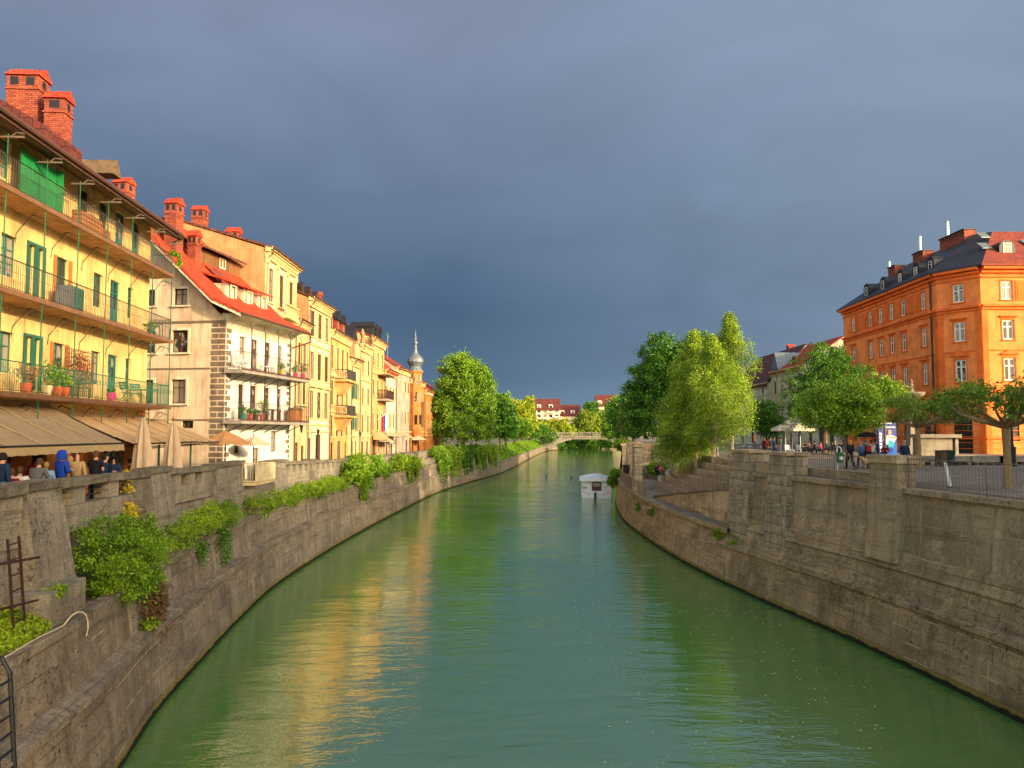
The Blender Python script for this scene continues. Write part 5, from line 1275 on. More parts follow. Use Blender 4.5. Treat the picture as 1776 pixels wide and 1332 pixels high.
# ================================================================ orange corner palace
OB = thing('orange_palace', 'big orange palace with pediments, chamfered corner and dark dormered roof', 'palace', (45.9, 82.4, 6.4))
zq = 6.4; HO = 25.7-zq
def facade(parent, P0, P1, cols, wd, first=False, door_at=None, hoods=('flat', 'seg'), rust=True, ground='win'):
    """P0->P1 left to right as seen from outside, offsets relative to the palace origin"""
    P0, P1 = Vector((*P0, 0)), Vector((*P1, 0)); T = (P1-P0); L = T.length; T /= L; N = Vector((T.y, -T.x, 0)); ang = math.atan2(T.y, T.x)
    hs = []; ws = []
    for i, c in enumerate(cols):
        for fi, (zb, h) in enumerate(((22.3, 1.95), (18.15, 2.05), (13.9, 2.35))):
            if door_at is not None and False: continue
            hs.append((c-wd/2, c+wd/2, zb-zq, zb-zq+h)); ws.append((c, zb-zq, h, fi))
        if door_at and i in door_at: hs.append((c-.95, c+.95, .02, 3.9))
        else: hs.append((c-.75, c+.75, 1.3, 4.0))
    m = MB(); m.wall(P0, T, 0, L, -.5, HO, hs, .25, N); m.build('wall', 'orange_wall', parent)
    f = thing('facade_frame', '', '') if False else None
    def loc(x, y=0): return P0+T*x+N*(-y)
    for c, z, h, fi in ws:
        hood = None if fi == 0 else ('flat' if fi == 1 else hoods[1])
        o = window(parent, 0, 0, wd, h, frame='white_frame', nx=2, nz=2, trim='orange_trim', hood=hood, fw=.15, bar=.08); p = loc(c); o.location = (p.x, p.y, z); o.rotation_euler.z = ang
    for i, c in enumerate(cols):
        p = loc(c)
        if door_at and i in door_at:
            o = window(parent, 0, 0, 1.9, 3.88, frame='dark_wood', nx=2, nz=3, name='door'); o.location = (p.x, p.y, .02)
        else:
            o = window(parent, 0, 0, 1.5, 2.7, frame='brown_frame', nx=2, nz=2); o.location = (p.x, p.y, 1.3)
        o.rotation_euler.z = ang
    m = MB(); m.M = Matrix.Translation(P0) @ Matrix.Rotation(ang, 4, 'Z')
    for z, h, d in ((21.55, .26, .34), (21.25, .2, .18), (17.0, .12, .1), (12.7, .34, .42), (12.3, .18, .22), (7.9, .16, .16), (24.6, .16, .14), (25.05, .28, .36), (25.4, .3, .75)):
        m.box(-.0, L+.0, -d, -.003, z-zq, z-zq+h)
    m.build('cornice', 'orange_trim', parent)
    m = MB(); m.M = Matrix.Translation(P0) @ Matrix.Rotation(ang, 4, 'Z')
    cs = sorted(cols)
    for a, b in zip(cs, cs[1:]):                                   # sunk panels between attic windows
        w0 = a+wd/2+.3; w1 = b-wd/2-.3
        if w1-w0 > .5: m.box(w0, w1, -.06, -.003, 22.2-zq, 24.3-zq); m.box(w0+.18, w1-.18, -.09, -.061, 22.4-zq, 24.1-zq)
    for x in (.3, L-.3): m.box(x-.3, x+.3, -.08, -.003, 0, 21.2-zq)
    for k in range(9): m.box(.62, L-.62, -.035, -.003, .5+k*.62-.0, .5+k*.62+.05)
    m.build('pilaster', 'orange_trim', parent)
    return P0, T, N, L, ang
rel = lambda x, y: (x-45.9, y-82.4)
colsL = [107.6-d for d in (85.3, 90.0, 93.0, 96.0, 99.0, 104.3)]
facade(OB, rel(46.7, 107.6), rel(45.9, 82.4), colsL, 1.15, hoods=('flat', 'tri'))
facade(OB, rel(45.9, 82.4), rel(48.4, 78.7), [2.23], 1.15, door_at=[0], hoods=('flat', 'seg'))
facade(OB, rel(48.4, 78.7), rel(80, 78.7), [2.7, 7.2, 11.7, 16.2, 20.7, 25.2], 1.2, hoods=('flat', 'tri'))
m = MB(); m.face([(*rel(80, 78.7), -.5), (*rel(80, 107.6), -.5), (*rel(80, 107.6), HO), (*rel(80, 78.7), HO)]); m.face([(*rel(46.7, 107.6), -.5), (*rel(80, 107.6), -.5), (*rel(80, 107.6), HO), (*rel(46.7, 107.6), HO)]); m.build('wall', 'orange_wall', OB)
# roof ring: slate on the river side, red tiles on the street side
e = [rel(46.0, 108.3), rel(45.1, 82.1), rel(48.1, 77.8), rel(80.6, 77.7), rel(80.6, 108.3)]; t_ = [rel(52.8, 102), rel(52.2, 85.8), rel(53.6, 84.6), rel(74, 84.6), rel(74, 102)]
z0_, z1_ = HO+.1, HO+5.2
def rf(i, j, name, mat):
    m = MB(); m.hexa([(*e[i], z0_-.12), (*e[j], z0_-.12), (*t_[j], z1_-.12), (*t_[i], z1_-.12)], [(*e[i], z0_+.06), (*e[j], z0_+.06), (*t_[j], z1_+.06), (*t_[i], z1_+.06)]); return m.build(name, mat, OB)
r1 = rf(0, 1, 'roof', 'dark_slate'); rf(1, 2, 'roof', 'dark_slate'); r3 = rf(2, 3, 'roof', 'old_red_tiles'); rf(3, 4, 'roof', 'dark_slate'); rf(4, 0, 'roof', 'dark_slate')
m = MB(); m.face([(*p, z1_) for p in t_]); m.build('roof_deck', 'copper_dark', OB)
for D in (84.5, 87.6, 91.2, 95.5, 100):
    m = MB(); q = 8; x0 = 46.5-45.9; yy = D-82.4; pl = [(yy-.75, HO+.5)]+[(yy+.75*math.cos(PI-PI*i/q), HO+1.75+.65*math.sin(PI*i/q)) for i in range(q+1)]+[(yy+.75, HO+.5)]
    m.prismx(pl, x0, x0+4.2); o = m.build('dormer', 'copper_dark', r1)
    window(o, x0, HO+.8, .7, 1.1, y=yy, rz=-PI/2, recess=-.06, frame='white_frame', nx=1, nz=2, sill=False)
for X in (52.2, 58.5, 65):
    m = MB(); q = 8; x = X-45.9; yy = 80.0-82.4; pl = [(x-.85, HO+1.2)]+[(x+.85*math.cos(PI-PI*i/q), HO+2.4+.75*math.sin(PI*i/q)) for i in range(q+1)]+[(x+.85, HO+1.2)]
    m.prism(pl, yy, yy+3.5); o = m.build('dormer', 'copper_dark', r3); window(o, x, HO+1.5, .9, 1.35, y=yy-.16, frame='white_frame', nx=1, nz=2, sill=False)
for x, f in ((50.4, .5), (51.8, .85), (55.5, .6)):
    m = MB(); yy = 77.7+6.9*f-82.4; z = z0_+(z1_-z0_)*f; m.hexa([(x-46.3, yy-.5, z-.25), (x-45.3, yy-.5, z-.25), (x-45.3, yy+.5, z+.5), (x-46.3, yy+.5, z+.5)], [(x-46.3, yy-.5, z-.12), (x-45.3, yy-.5, z-.12), (x-45.3, yy+.5, z+.63), (x-46.3, yy+.5, z+.63)]); m.build('skylight', 'zinc', r3)
for (x, y, w_, d_, z, h) in ((52.0, 88.6, 1.3, 5.0, HO+3.2, 2.7), (51.6, 95.4, 1.3, 2.4, HO+3.2, 2.2), (51.0, 101, 1.2, 1.8, HO+2.6, 2.2)):
    xx, yy = x-45.9, y-82.4; MB().box(xx-w_/2, xx+w_/2, yy-d_/2, yy+d_/2, z, z+h).build('chimney', 'brick', OB)
    m = MB(); m.box(xx-w_/2-.12, xx+w_/2+.12, yy-d_/2-.12, yy+d_/2+.12, z+h, z+h+.14)
    k = int(d_/.5)
    for i in range(k): m.box(xx-w_/2-.01, xx+w_/2+.01, yy-d_/2+.1+i*.5, yy-d_/2+.35+i*.5, z+h-.45, z+h-.12)
    m.build('chimney_cap', 'copper_dark', OB)
for x, y, h in ((51.8, 90.2, 6.9), (51.6, 96, 6.6), (50.6, 102.0, 4.7)):
    MB().tube([(x-45.9, y-82.4, HO+3), (x-45.9, y-82.4, HO+h+1)], .19, 10).lathe([(.28, 0), (.05, .14)], 10, (x-45.9, y-82.4), HO+h+1.06).build('flue', 'steel', OB, smooth=True)
MB().tube([(-.55, .9, HO), (-.2, 1.0, HO-.6), (-.13, 1.0, HO-1), (-.13, 1.0, 0)], .08, 6).build('drainpipe', 'copper_dark', OB)
t = thing('wall_sign', 'small white framed sign on the orange palace beside its corner door', 'sign', (46.02, 82.05, 10.1), math.radians(-56))
MB().box(-.34, .34, -.1, -.04, -.42, .42).build('board', 'white_paint', t); MB().box(-.15, .15, -.125, -.102, -.26, .26).build('motif', 'black_plastic', t)
t = thing('notice_case', 'dark framed notice case on the left face of the orange palace', 'notice case', (45.85, 84.0, 8.0), math.radians(-90))
MB().box(-.75, .75, -.14, -.03, -.65, .65).build('frame', 'black_plastic', t); MB().box(-.1, .45, -.165, -.142, -.5, .5).build('poster', 'parasol_white', t)
# row continuing behind the trees
def right_house(name, label, D0, D1, ztop, mat, roofm, rise, X=47.2, rows=((15.6, 1.9), (11.9, 2.1)), n=4, frame='brown_frame'):
    b = thing(name, label, 'house', (X, D1, 6.4), -PI/2, None); L = D1-D0; Hh = ztop-6.4
    hs = []; ws = []
    for i in range(n):
        x = L*(i+.5)/n
        for zb, h in rows: hs.append((x-.5, x+.5, zb-6.4, zb-6.4+h)); ws.append((x, zb-6.4, h))
        hs.append((x-.8, x+.8, .05, 3.0))
    shell(b, L, 14, Hh, mat, hs, (), mat, (7, Hh+rise))
    for x, z, h in ws: window(b, x, z, 1.0, h, frame=frame, nx=2, nz=3, trim='stone_trim')
    for i in range(n): window(b, L*(i+.5)/n, .05, 1.6, 2.95, frame='dark_wood', nx=2, nz=3, name='shop_window')
    eaves_cornice(b, L, Hh, 'stone_trim'); course(b, L, [4.0, 8.9])
    m = MB(); wallgrid_roof(m, 0, L, 0, 14, Hh+.1, Hh+rise, .6, .18, .1); m.build('roof', roofm, b)
    return b, L, Hh
b, L, Hh = right_house('brown_roofed_house', 'house with plain brown roof joined to the orange palace behind trees', 107.8, 124, 17.2, 'cream_far', 'brown_tiles', 5.4)
chimney(b, 12.5, 6, Hh+4.2, 1.1, 1.1, 2.2); chimney(b, 3, 6, Hh+4.2, 1.2, 1.0, 1.9)
b, L, Hh = right_house('cream_town_house', 'cream pilastered house with zinc triangular dormer above the cafe', 124.2, 139, 19.4, 'cream_far', 'red_tiles', 4.8, 47.0, rows=((15.4, 2.2), (11.0, 2.4)))
m = MB()
for i in range(6): m.box(.3+i*2.8-.25, .3+i*2.8+.25, -.14, -.003, 4.4, Hh-.8)
m.build('pilaster', 'stone_trim', b)
m = MB(); m.prism([(1.0, Hh+.3), (4.4, Hh+.3), (2.7, Hh+3.4)], -.3, 5); m.build('zinc_dormer', 'zinc', b)
m = MB(); m.box(9, 10.6, 0.5, 3, Hh+.6, Hh+2.0); o = m.build('dormer', 'brown_wall', b); window(o, 9.8, Hh+.8, .9, .9, y=.36, frame='dark_wood', nx=2, nz=1)
b, L, Hh = right_house('gabled_far_house', 'purple brown roofed house farthest along the right row', 139.2, 166, 17.6, 'cream_far', 'rust_tiles', 7.0, 46.6)
chimney(b, 16, 8, Hh+5, 1.2, 1.2, 2.8)
m = MB(); m.prismx([(0, Hh+.2), (8, Hh+6.9), (7.9, Hh+7.4), (-.3, Hh+.6)], L-.4, L+.3); m.build('verge', 'copper_dark', b)
# unseen blocks added right of the frame to shade the plaza and near walls
def shade_block(name, label, x0, x1, y0, y1, zt):
    b = thing(name, label, 'house', (x0, y1, 6.4), -PI/2); L = y1-y0; hs = []
    n = int(L/3.6); 
    for i in range(n):
        x = L*(i+.5)/n
        for k in range(int((zt-7.5)/3.6)): hs.append((x-.55, x+.55, 1.3+3.6*k, 3.3+3.6*k))
    shell(b, L, x1-x0, zt-6.4, 'cream_far', hs, (), 'cream_far', ((x1-x0)/2, zt-6.4+1.2))
    for h in hs: window(b, (h[0]+h[1])/2, h[2], 1.1, 2, frame='white_frame', nx=2, nz=2)
    m = MB(); wallgrid_roof(m, 0, L, 0, x1-x0, zt-6.4+.05, zt-6.4+1.2, .5, .16, .3); m.build('roof', 'red_tiles', b)
shade_block('unseen_shade_block', 'unseen cream block added out of frame on the right for its shade, the nearer one', 34, 50, -46, 2, SHT1)
shade_block('unseen_shade_block', 'unseen cream block added out of frame on the right for its shade, the farther one', 46, 60, 2.4, 40, SHT2)

# ---------------------------------------------------------------- bridge and far blocks
t = thing('bridge', 'pale concrete bridge with open balustrade crossing river far away', 'bridge', (15, 340, 0))
ZB = 6.7
m = MB(); x0, x1 = -3.5, 41
m.prism([(x0-8, ZB-.35), (x1+8, ZB-.35), (x1+8, ZB), (x0-8, ZB)], 0, 9); m.build('deck', 'bridge_concrete', t)
m = MB(); m.prism([(-2.5, 1.0), (0, 1.6), (11, 5.6), (26, 5.6), (37, 3.6), (41, 3.0), (41, ZB-.36), (-2.5, ZB-.36)], .4, 8.6); m.build('arch_girder', 'bridge_concrete', t)
m = MB(); m.box(-5, -1.5, -.2, 9, -1, 1.4); m.box(39, 43, -.2, 9, -1, 4); m.build('abutment', 'quay_near', t)
for y in (0, 8.8):
    m = MB(); m.box(x0-6, x1+6, y-.05, y+.25, ZB+1.75, ZB+2.0); m.box(x0-6, x1+6, y-.05, y+.25, ZB+.002, ZB+.3)
    k = 0
    while x0-6+k*1.5 < x1+6: x = x0-6+k*1.5; m.box(x, x+.28, y, y+.2, ZB+.302, ZB+1.748); k += 1
    m.build('balustrade', 'bridge_concrete', t)
def apartment(label, x, D, W, zt, zr, cols, dep=14):
    b = thing('apartment_block', label, 'apartment block', (x, D, 5)); H = zt-5
    hs = [((i+.5)*W/cols-1.0, (i+.5)*W/cols+1.0, 1+k*3, 2.8+k*3) for i in range(cols) for k in range(int(H/3))]
    shell(b, W, dep, H, 'apartment_wall', hs, (), 'apartment_wall', (dep/2, zr-5))
    for h in hs: window(b, (h[0]+h[1])/2, h[2], 2, 1.8, frame='brown_frame', nx=2, nz=1)
    m = MB(); wallgrid_roof(m, 0, W, 0, dep, H+.1, zr-5, .8, .3, .4); m.build('roof', 'rust_tiles', b)
    for k in range(1, int(H/3)):
        m = MB(); i = cols-1-(k % 2); m.box(i*W/cols+.2, (i+1)*W/cols-.2, -1.6, -.01, k*3+.6, k*3+.8); m.box(i*W/cols+.2, (i+1)*W/cols-.2, -1.65, -1.55, k*3+.8, k*3+1.7); m.build('balcony', 'apartment_wall', b)
    for i in range(0, cols, 2):
        m = MB(); x_ = (i+.5)*W/cols; m.box(x_-1.3, x_+1.3, .8, 4, H+.6, H+3.0); o = m.build('dormer', 'white_wall', b); window(o, x_, H+1.0, 1.6, 1.5, y=.6, frame='dark_wood', nx=2, nz=1)
apartment('white apartment block with maroon roof, left and tallest of far blocks', 15.0, 480, 14.8, 23.0, 29.6, 4)
apartment('lower white apartment block with long maroon roof, middle of the far blocks', 30.3, 486, 13, 19.5, 26.0, 4)
apartment('far apartment block whose maroon roof shows above right trees', 52, 470, 14, 25, 31.5, 4)

# ---------------------------------------------------------------- boat
t = thing('boat', 'white cabin tour boat moored against the right wall', 'boat', (11.1, 101.5, 0), math.radians(-5))
W = 1.98
m = MB(); hull = []
for y, w0, w1, zt in ((0, W*.93, W, .95), (2, W*.98, W*1.03, .95), (7, W*.98, W*1.03, .95), (10, W*.75, W*.85, 1.1), (12, .1, .15, 1.35)): hull.append((y, w0, w1, zt))
for a, b in zip(hull, hull[1:]):
    for s in (-1, 1):
        m.face([(s*a[1], a[0], -.3), (s*a[2], a[0], a[3]), (s*b[2], b[0], b[3]), (s*b[1], b[0], -.3)])
    m.face([(-a[2], a[0], a[3]-.08), (a[2], a[0], a[3]-.08), (b[2], b[0], b[3]-.08), (-b[2], b[0], b[3]-.08)])
m.face([(-W*.93, 0, -.3), (W*.93, 0, -.3), (W, 0, .95), (-W, 0, .95)]); m.build('hull', 'white_paint', t)
m = MB(); m.wall((0, .04, 0), (1, 0, 0), -W, W, .95, 2.35, [(-.65, .65, .95, 2.1)], .1, (0, -1, 0)); m.build('stern_wall', 'white_paint', t)
m = MB()
for s in (-1, 1): m.wall((s*W, .04, 0), (0, 1, 0), 0, 8.5, .95, 2.35, [(.8+k*1.6, 2.0+k*1.6, 1.35, 2.1) for k in range(4)], .06, (s, 0, 0))
m.face([(-W, 8.54, .95), (W, 8.54, .95), (W, 8.54, 2.35), (-W, 8.54, 2.35)]); m.build('cabin', 'white_paint', t)
m = MB(); q = 10; top = [(-W*1.12+2.24*W*i/q, 2.33+.42*math.sin(PI*i/q)) for i in range(q+1)]
m.prism([(x, z) for x, z in top]+[(W*1.12, 2.25), (-W*1.12, 2.25)], -.5, 9); m.build('cabin_roof', 'white_paint', t)
MB().box(-.6, .6, .14, .18, .97, 2.08).build('cabin_door', 'brown_frame', t); MB().box(-.5, .5, .1, .138, 1.5, 2.0).build('door_pane', 'window_glass', t)
m = MB(); m.box(-.35, -.05, -.3, .0, -.1, .75); m.build('engine', 'black_plastic', t)
MB().tube([(.6, .5, 2.7), (.6, .5, 3.0)], .04, 6).lathe([(0, 0), (.13, .02), (.1, .14), (0, .16)], 8, (.6, .5), 3.0).build('mast_light', 'white_paint', t)
for txt, x in (('REB', -1.95), ('P', 1.05)):
    cu = bpy.data.curves.new('lettering', 'FONT'); cu.body = txt; cu.size = .42; cu.extrude = .008
    o = bpy.data.objects.new('lettering', cu); C.objects.link(o); o.parent = t; o.location = (x, -.02 if 1 else 0, 1.22); o.rotation_euler = (PI/2, 0, 0); solid(o, 'bin_green')
for s in (-1, 1): MB().tube([(s*1.9, -.03, .95), (s*1.2, -.1, .6), (s*.8, -.05, .35)], .02, 4).build('rope', 'oak', t)

# ---------------------------------------------------------------- plaza things
t = thing('fountain', 'stone column fountain with a broad basin and carved finial', 'fountain', (36.4, 70, 6.4))
m = MB(); m.box(-.75, .75, -.75, .75, 0, 1.0); m.hexa([(-.5, -.5, 1), (.5, -.5, 1), (.5, .5, 1), (-.5, .5, 1)], [(-.2, -.2, 5.0), (.2, -.2, 5.0), (.2, .2, 5.0), (-.2, .2, 5.0)]); m.build('column', 'fountain_stone', t)
MB().lathe([(.25, 4.95), (.5, 5.25), (1.0, 5.5), (1.12, 5.72), (1.12, 5.85), (.9, 5.8), (.2, 5.75)], 20).build('basin', 'fountain_stone', t, smooth=False)
MB().lathe([(.2, 5.75), (.24, 6.0), (.12, 6.2), (.2, 6.45), (.1, 6.65), (.15, 6.8), (.07, 7.0), (0, 7.1)], 10).build('finial', 'fountain_stone', t, smooth=True)
t = thing('stone_monument', 'large weathered stone trough structure with thick top slab beside fountain', 'monument', (36.2, 66, 6.4))
MB().box(-1.9, 1.85, -.8, .8, 1.75, 2.05).build('top_slab', 'fountain_stone', t)
m = MB(); m.box(-1.6, 1.2, -.5, .6, 0, 1.75); m.box(1.4, 1.65, -.6, .6, 0, 1.75); m.build('body', 'fountain_stone', t)
MB().box(-2.1, 2.6, -1.4, 1.2, 0, .3).build('plinth', 'fountain_stone', t)
t = thing('billboard', 'tall dark blue poster board with 174 in pink digits', 'billboard', (33.8, 69.5, 6.4), math.radians(3))
plain('poster_navy', (.025, .05, .22, 1), .4, var=.1, bmp=0); plain('poster_blue', (.02, .12, .5, 1), .4, var=.1, bmp=0); plain('poster_pink', (.75, .2, .8, 1), .5, bmp=0); plain('poster_white', (.8, .8, .8, 1), .5, bmp=0, var=.05); plain('poster_skin', (.55, .26, .16, 1), .5, bmp=0); plain('poster_teal', (.02, .4, .45, 1), .5, bmp=0)
MB().box(-.85, .85, -.08, .12, .15, 3.15).build('board', 'poster_navy', t); MB().box(-.7, .7, -.05, .1, 0, .15).build('foot', 'black_plastic', t)
m = MB(); m.face([(-.1, -.085, .2), (.83, -.085, .2), (.83, -.085, 1.3), (.1, -.085, 1.1)]); m.build('colour_field', 'poster_blue', t)
m = MB(); m.prism([(-.3, .2+.9), (.5, 1.1), (.85, 1.75), (.45, 1.95), (-.0, 1.95), (-.45, 1.6)], -.105, -.09); m.build('torso_print', 'poster_white', t)
m = MB(); m.prism([(.22+.18*math.cos(a), 2.2+.25*math.sin(a)) for a in [2*PI*k/14 for k in range(14)]], -.115, -.09); m.build('face_print', 'poster_skin', t)
m = MB(); m.prism([(-.45, 1.55), (.1, 1.78), (.5, 1.6), (.84, 1.72), (.8, 1.85), (.4, 1.8), (.1, 1.9), (-.4, 1.7)], -.12, -.106); m.build('arms_print', 'poster_skin', t)
m = MB(); m.prism([(.0, .9), (.5, .85), (.6, 1.35), (.1, 1.5)], -.13, -.121); m.build('emblem_print', 'poster_teal', t)
m = MB(); [m.box(-.74, -.52, -.095, -.086, .45+k*.3, .66+k*.3) for k in range(6)]; [m.box(-.1+k*.0, .75, -.095, -.086, 2.62+k*.07, 2.65+k*.07) for k in range(2)]; m.box(-.6, .6, -.095, -.086, 2.98, 3.06); m.build('text_bars', 'poster_white', t)
cu = bpy.data.curves.new('lettering', 'FONT'); cu.body = '174'; cu.size = .42; cu.extrude = .008
o = bpy.data.objects.new('lettering', cu); C.objects.link(o); o.parent = t; o.location = (-.72, -.1, 2.58); o.rotation_euler = (PI/2, 0, 0); solid(o, 'poster_pink')
def litter(name, label, loc, mat, h=.62, r=.22, pole=True):
    t = thing(name, label, 'bin', loc)
    if pole:
        m = MB(); m.tube([(-.12, 0, 0), (-.12, 0, 1.25), (-.06, 0, 1.36), (.06, 0, 1.36), (.12, 0, 1.25), (.12, 0, .9)], .025, 6); m.build('post', 'white_paint', t)
        MB().lathe([(0, 0), (r*.85, 0), (r, h), (r*.9, h), (0, h-.05)], 14, (0, -.06), .42).build('bucket', mat, t, smooth=False); MB().box(-.1, .1, -r-.085, -r-.06, .62, .8).build('label_plate', 'white_paint', t)
    return t
litter('litter_bin', 'green litter bin hung on a pale post behind the railing', (19.2, 45.3, 6.4), 'bin_green')
for i, (px, Y) in enumerate(((1634, 50), (1645, 50.6))):
    p = at(px, 807, Y); t = thing('litter_bin', ('olive half of the paired tapering bins on plaza', 'dark green half of the paired tapering bins on plaza')[i], 'bin', (p[0], Y, 6.4), 0, 'paired bins on the plaza')
    MB().hexa([(-.17, -.17, .08), (.17, -.17, .08), (.17, .17, .08), (-.17, .17, .08)], [(-.27, -.27, .98), (.27, -.27, .98), (.27, .27, .98), (-.27, .27, .98)]).build('bucket', ('bark', 'bin_dark')[i], t)
    m = MB(); m.box(-.3, .3, -.3, .3, .98, 1.04); [m.box(a-.02, a+.02, b-.02, b+.02, 0, .98) for a in (-.26, .26) for b in (-.26, .26)]; m.build('frame', 'black_plastic', t)
for i, (px, w_) in enumerate(((1600, 2.6), (1656, 1.9), (1710, 2.1), (1762, 2.4))):
    p = at(px, 805, 52); t = thing('stone_bench', ('low stone bench behind the first pollard trunk', 'low stone bench right of the paired bins', 'low stone bench left of the second pollard trunk', 'low stone bench at the right edge of the plaza')[i], 'bench', (p[0], 52, 6.4), 0, 'low stone benches on the plaza')
    MB().box(-w_/2, w_/2, -.25, .25, .22, .62).build('seat', 'fountain_stone', t)
    k = 4
    for j in range(k): MB().box(-w_/2+.15+j*(w_-.5)/(k-1), -w_/2+.35+j*(w_-.5)/(k-1), -.2, .2, 0, .22).build('foot', 'dark_iron', t)
def bollard(label, loc, h, r, mat, lean=0, group='bollards'):
    t = thing('bollard', label, 'bollard', loc, 0, None)
    m = MB(); m.tube([(0, 0, 0), (-lean*.5, 0, h*.5), (-lean, 0, h)], [r, r, r*.75], 10); m.build('shaft', mat, t, smooth=True); MB().lathe([(r*1.3, 0), (r*1.3, .04), (r, .05)], 12).build('base', 'dark_iron', t); MB().lathe([(r*.8, 0), (r*.9, .04), (0, .1)], 10, (-lean, 0), h-.02).build('cap', mat, t)
p = at(1648, 845, 31); bollard('leaning white metal post behind the near right railing', (p[0], 31, 6.4), .95, .07, 'white_paint', .16)
for px, y, Y, lab in ((1346, 800, 43.8, 'short white post beside the block pier cap'), (1245, 790, 70, 'white post between birch trunk and bicycles'), (1231, 786, 73, 'white post above the terrace steps, leftmost')):
    p = at(px, y, Y); bollard(lab, (p[0], Y, 6.4), .9, .06, 'white_paint')
t = thing('lamp_post', 'dark ornate lamp post base beside the second pollard tree', 'lamp post', (at(1757, 808, 50)[0], 50, 6.4))
MB().lathe([(.28, 0), (.28, .15), (.2, .25), (.2, 1.15), (.27, 1.2), (.12, 1.3), (.08, 1.6), (.06, 3.2)], 10).build('post', 'copper_dark', t); MB().lathe([(.06, 3.2), (.2, 3.3), (.26, 3.8), (.1, 4.0), (0, 4.15)], 8).build('lantern', 'window_glass', t)
t = thing('barrier', 'white striped crowd barrier on the plaza behind terrace steps', 'barrier', (at(1275, 775, 78)[0], 78, 6.4))
m = MB(); railbars(m, [(-2.6, 0, .1), (2.2, 0, .1)], 1.0, .25, .012, .03); m.build('frame', 'zinc', t)
def bicycle(loc, rz, label, mat='black_plastic'):
    t = thing('bicycle', label, 'bicycle', loc, rz, 'bicycles parked above the terrace')
    for x in (-.52, .52):
        m = MB(); m.tube([(x+.33*math.cos(a), 0, .34+.33*math.sin(a)) for a in [2*PI*k/16 for k in range(17)]], .022, 5, False)
        for k in range(6): a = PI*k/6; m.tube([(x-.32*math.cos(a), 0, .34-.32*math.sin(a)), (x+.32*math.cos(a), 0, .34+.32*math.sin(a))], .004, 3)
        m.build('wheel', 'black_plastic', t)
    m = MB(); [m.tube(q, .02, 5) for q in ([(-.52, 0, .34), (-.1, 0, .3), (.38, 0, .72)], [(-.52, 0, .34), (-.2, 0, .8), (.36, 0, .82)], [(-.1, 0, .3), (-.22, 0, .92)], [(.52, 0, .34), (.34, 0, .98)])]; m.build('frame', mat, t)
    MB().tube([(.34, -.26, 1.0), (.36, 0, 1.02), (.34, .26, 1.0)], .018, 5).build('handlebar', 'steel', t); MB().box(-.36, -.1, -.06, .06, .92, .97).build('saddle', 'black_plastic', t); return t
for i, (px, Y, mat) in enumerate(((1276, 66, 'bin_green'), (1285, 67, 'black_plastic'), (1294, 68, 'dark_iron'), (1306, 66, 'oak'))):
    p = at(px, 790, Y); bicycle((p[0], Y, 6.4), .5+i*.6, ('green bicycle leftmost of row above the gate pier', 'black bicycle second from left above gate pier', 'dark grey bicycle third from left above gate pier', 'tan bicycle rightmost of the row above gate pier')[i], mat)
t = thing('info_post', 'yellow topped post standing behind the near gate pier', 'post', (at(1310, 790, 60)[0], 60, 6.4))
MB().tube([(0, 0, 0), (0, 0, 1.5)], .05, 6).build('post', 'dark_iron', t); MB().box(-.09, .09, -.04, .04, 1.5, 2.0).build('sign_plate', 'oak', t)
t = thing('bin', 'black bin hanging inside the terrace railing by the far pier', 'bin', (*right(86, 1.0), 4.0)); MB().lathe([(0, 0), (.32, 0), (.42, 1.0), (.36, 1.0), (0, .9)], 12).build('bucket', 'black_plastic', t); MB().tube([(0, .35, -.9), (0, .35, .9)], .04, 6).build('post', 'dark_iron', t)
# cafe parasols far right
def bigparasol(label, px, Y, R, z=3.0):
    p = at(px, 760, Y); t = thing('parasol', label, 'parasol', (p[0], Y, 6.4), 0, 'white cafe parasols on the plaza')
    m = MB(); n = 4
    for k in range(n):
        a0, a1 = 2*PI*k/n+PI/4, 2*PI*(k+1)/n+PI/4; m.face([(0, 0, z+.75), (R*math.cos(a0), R*math.sin(a0), z), (R*math.cos(a1), R*math.sin(a1), z)]); m.face([(R*math.cos(a0), R*math.sin(a0), z), (R*math.cos(a1), R*math.sin(a1), z), (R*math.cos(a1), R*math.sin(a1), z-.25), (R*math.cos(a0), R*math.sin(a0), z-.25)])
    m.build('canopy', 'parasol_white', t); MB().tube([(0, 0, 0), (0, 0, z+.7)], .04, 6).build('pole', 'white_paint', t)
bigparasol('white square cafe parasol, left one under the linden', 1362, 86, 1.7, 2.6); bigparasol('white square cafe parasol, right one under the linden', 1388, 84, 1.7, 2.6)
bigparasol('white square parasol behind the other two, before cream house', 1374, 95, 2.0, 3.3)
def cafe_table(px, Y, lab):
    p = at(px, 780, Y); t = thing('cafe_table', lab, 'table', (p[0], Y, 6.4), 0, 'cafe tables under the linden')
    MB().lathe([(0, .72), (.38, .72), (.38, .75), (0, .75)], 12).build('tabletop', 'dark_wood', t); MB().tube([(0, 0, 0), (0, 0, .72)], .03, 6).lathe([(.22, 0), (.03, .05)], 10).build('leg', 'dark_iron', t)
for px, Y, l in ((1378, 80, 'cafe table below the white parasols'), (1402, 78, 'cafe table left of the diner in pink'), (1428, 79, 'cafe table right of the diner in pink'), (1448, 82, 'cafe table in the shade left of the green bin')): cafe_table(px, Y, l)
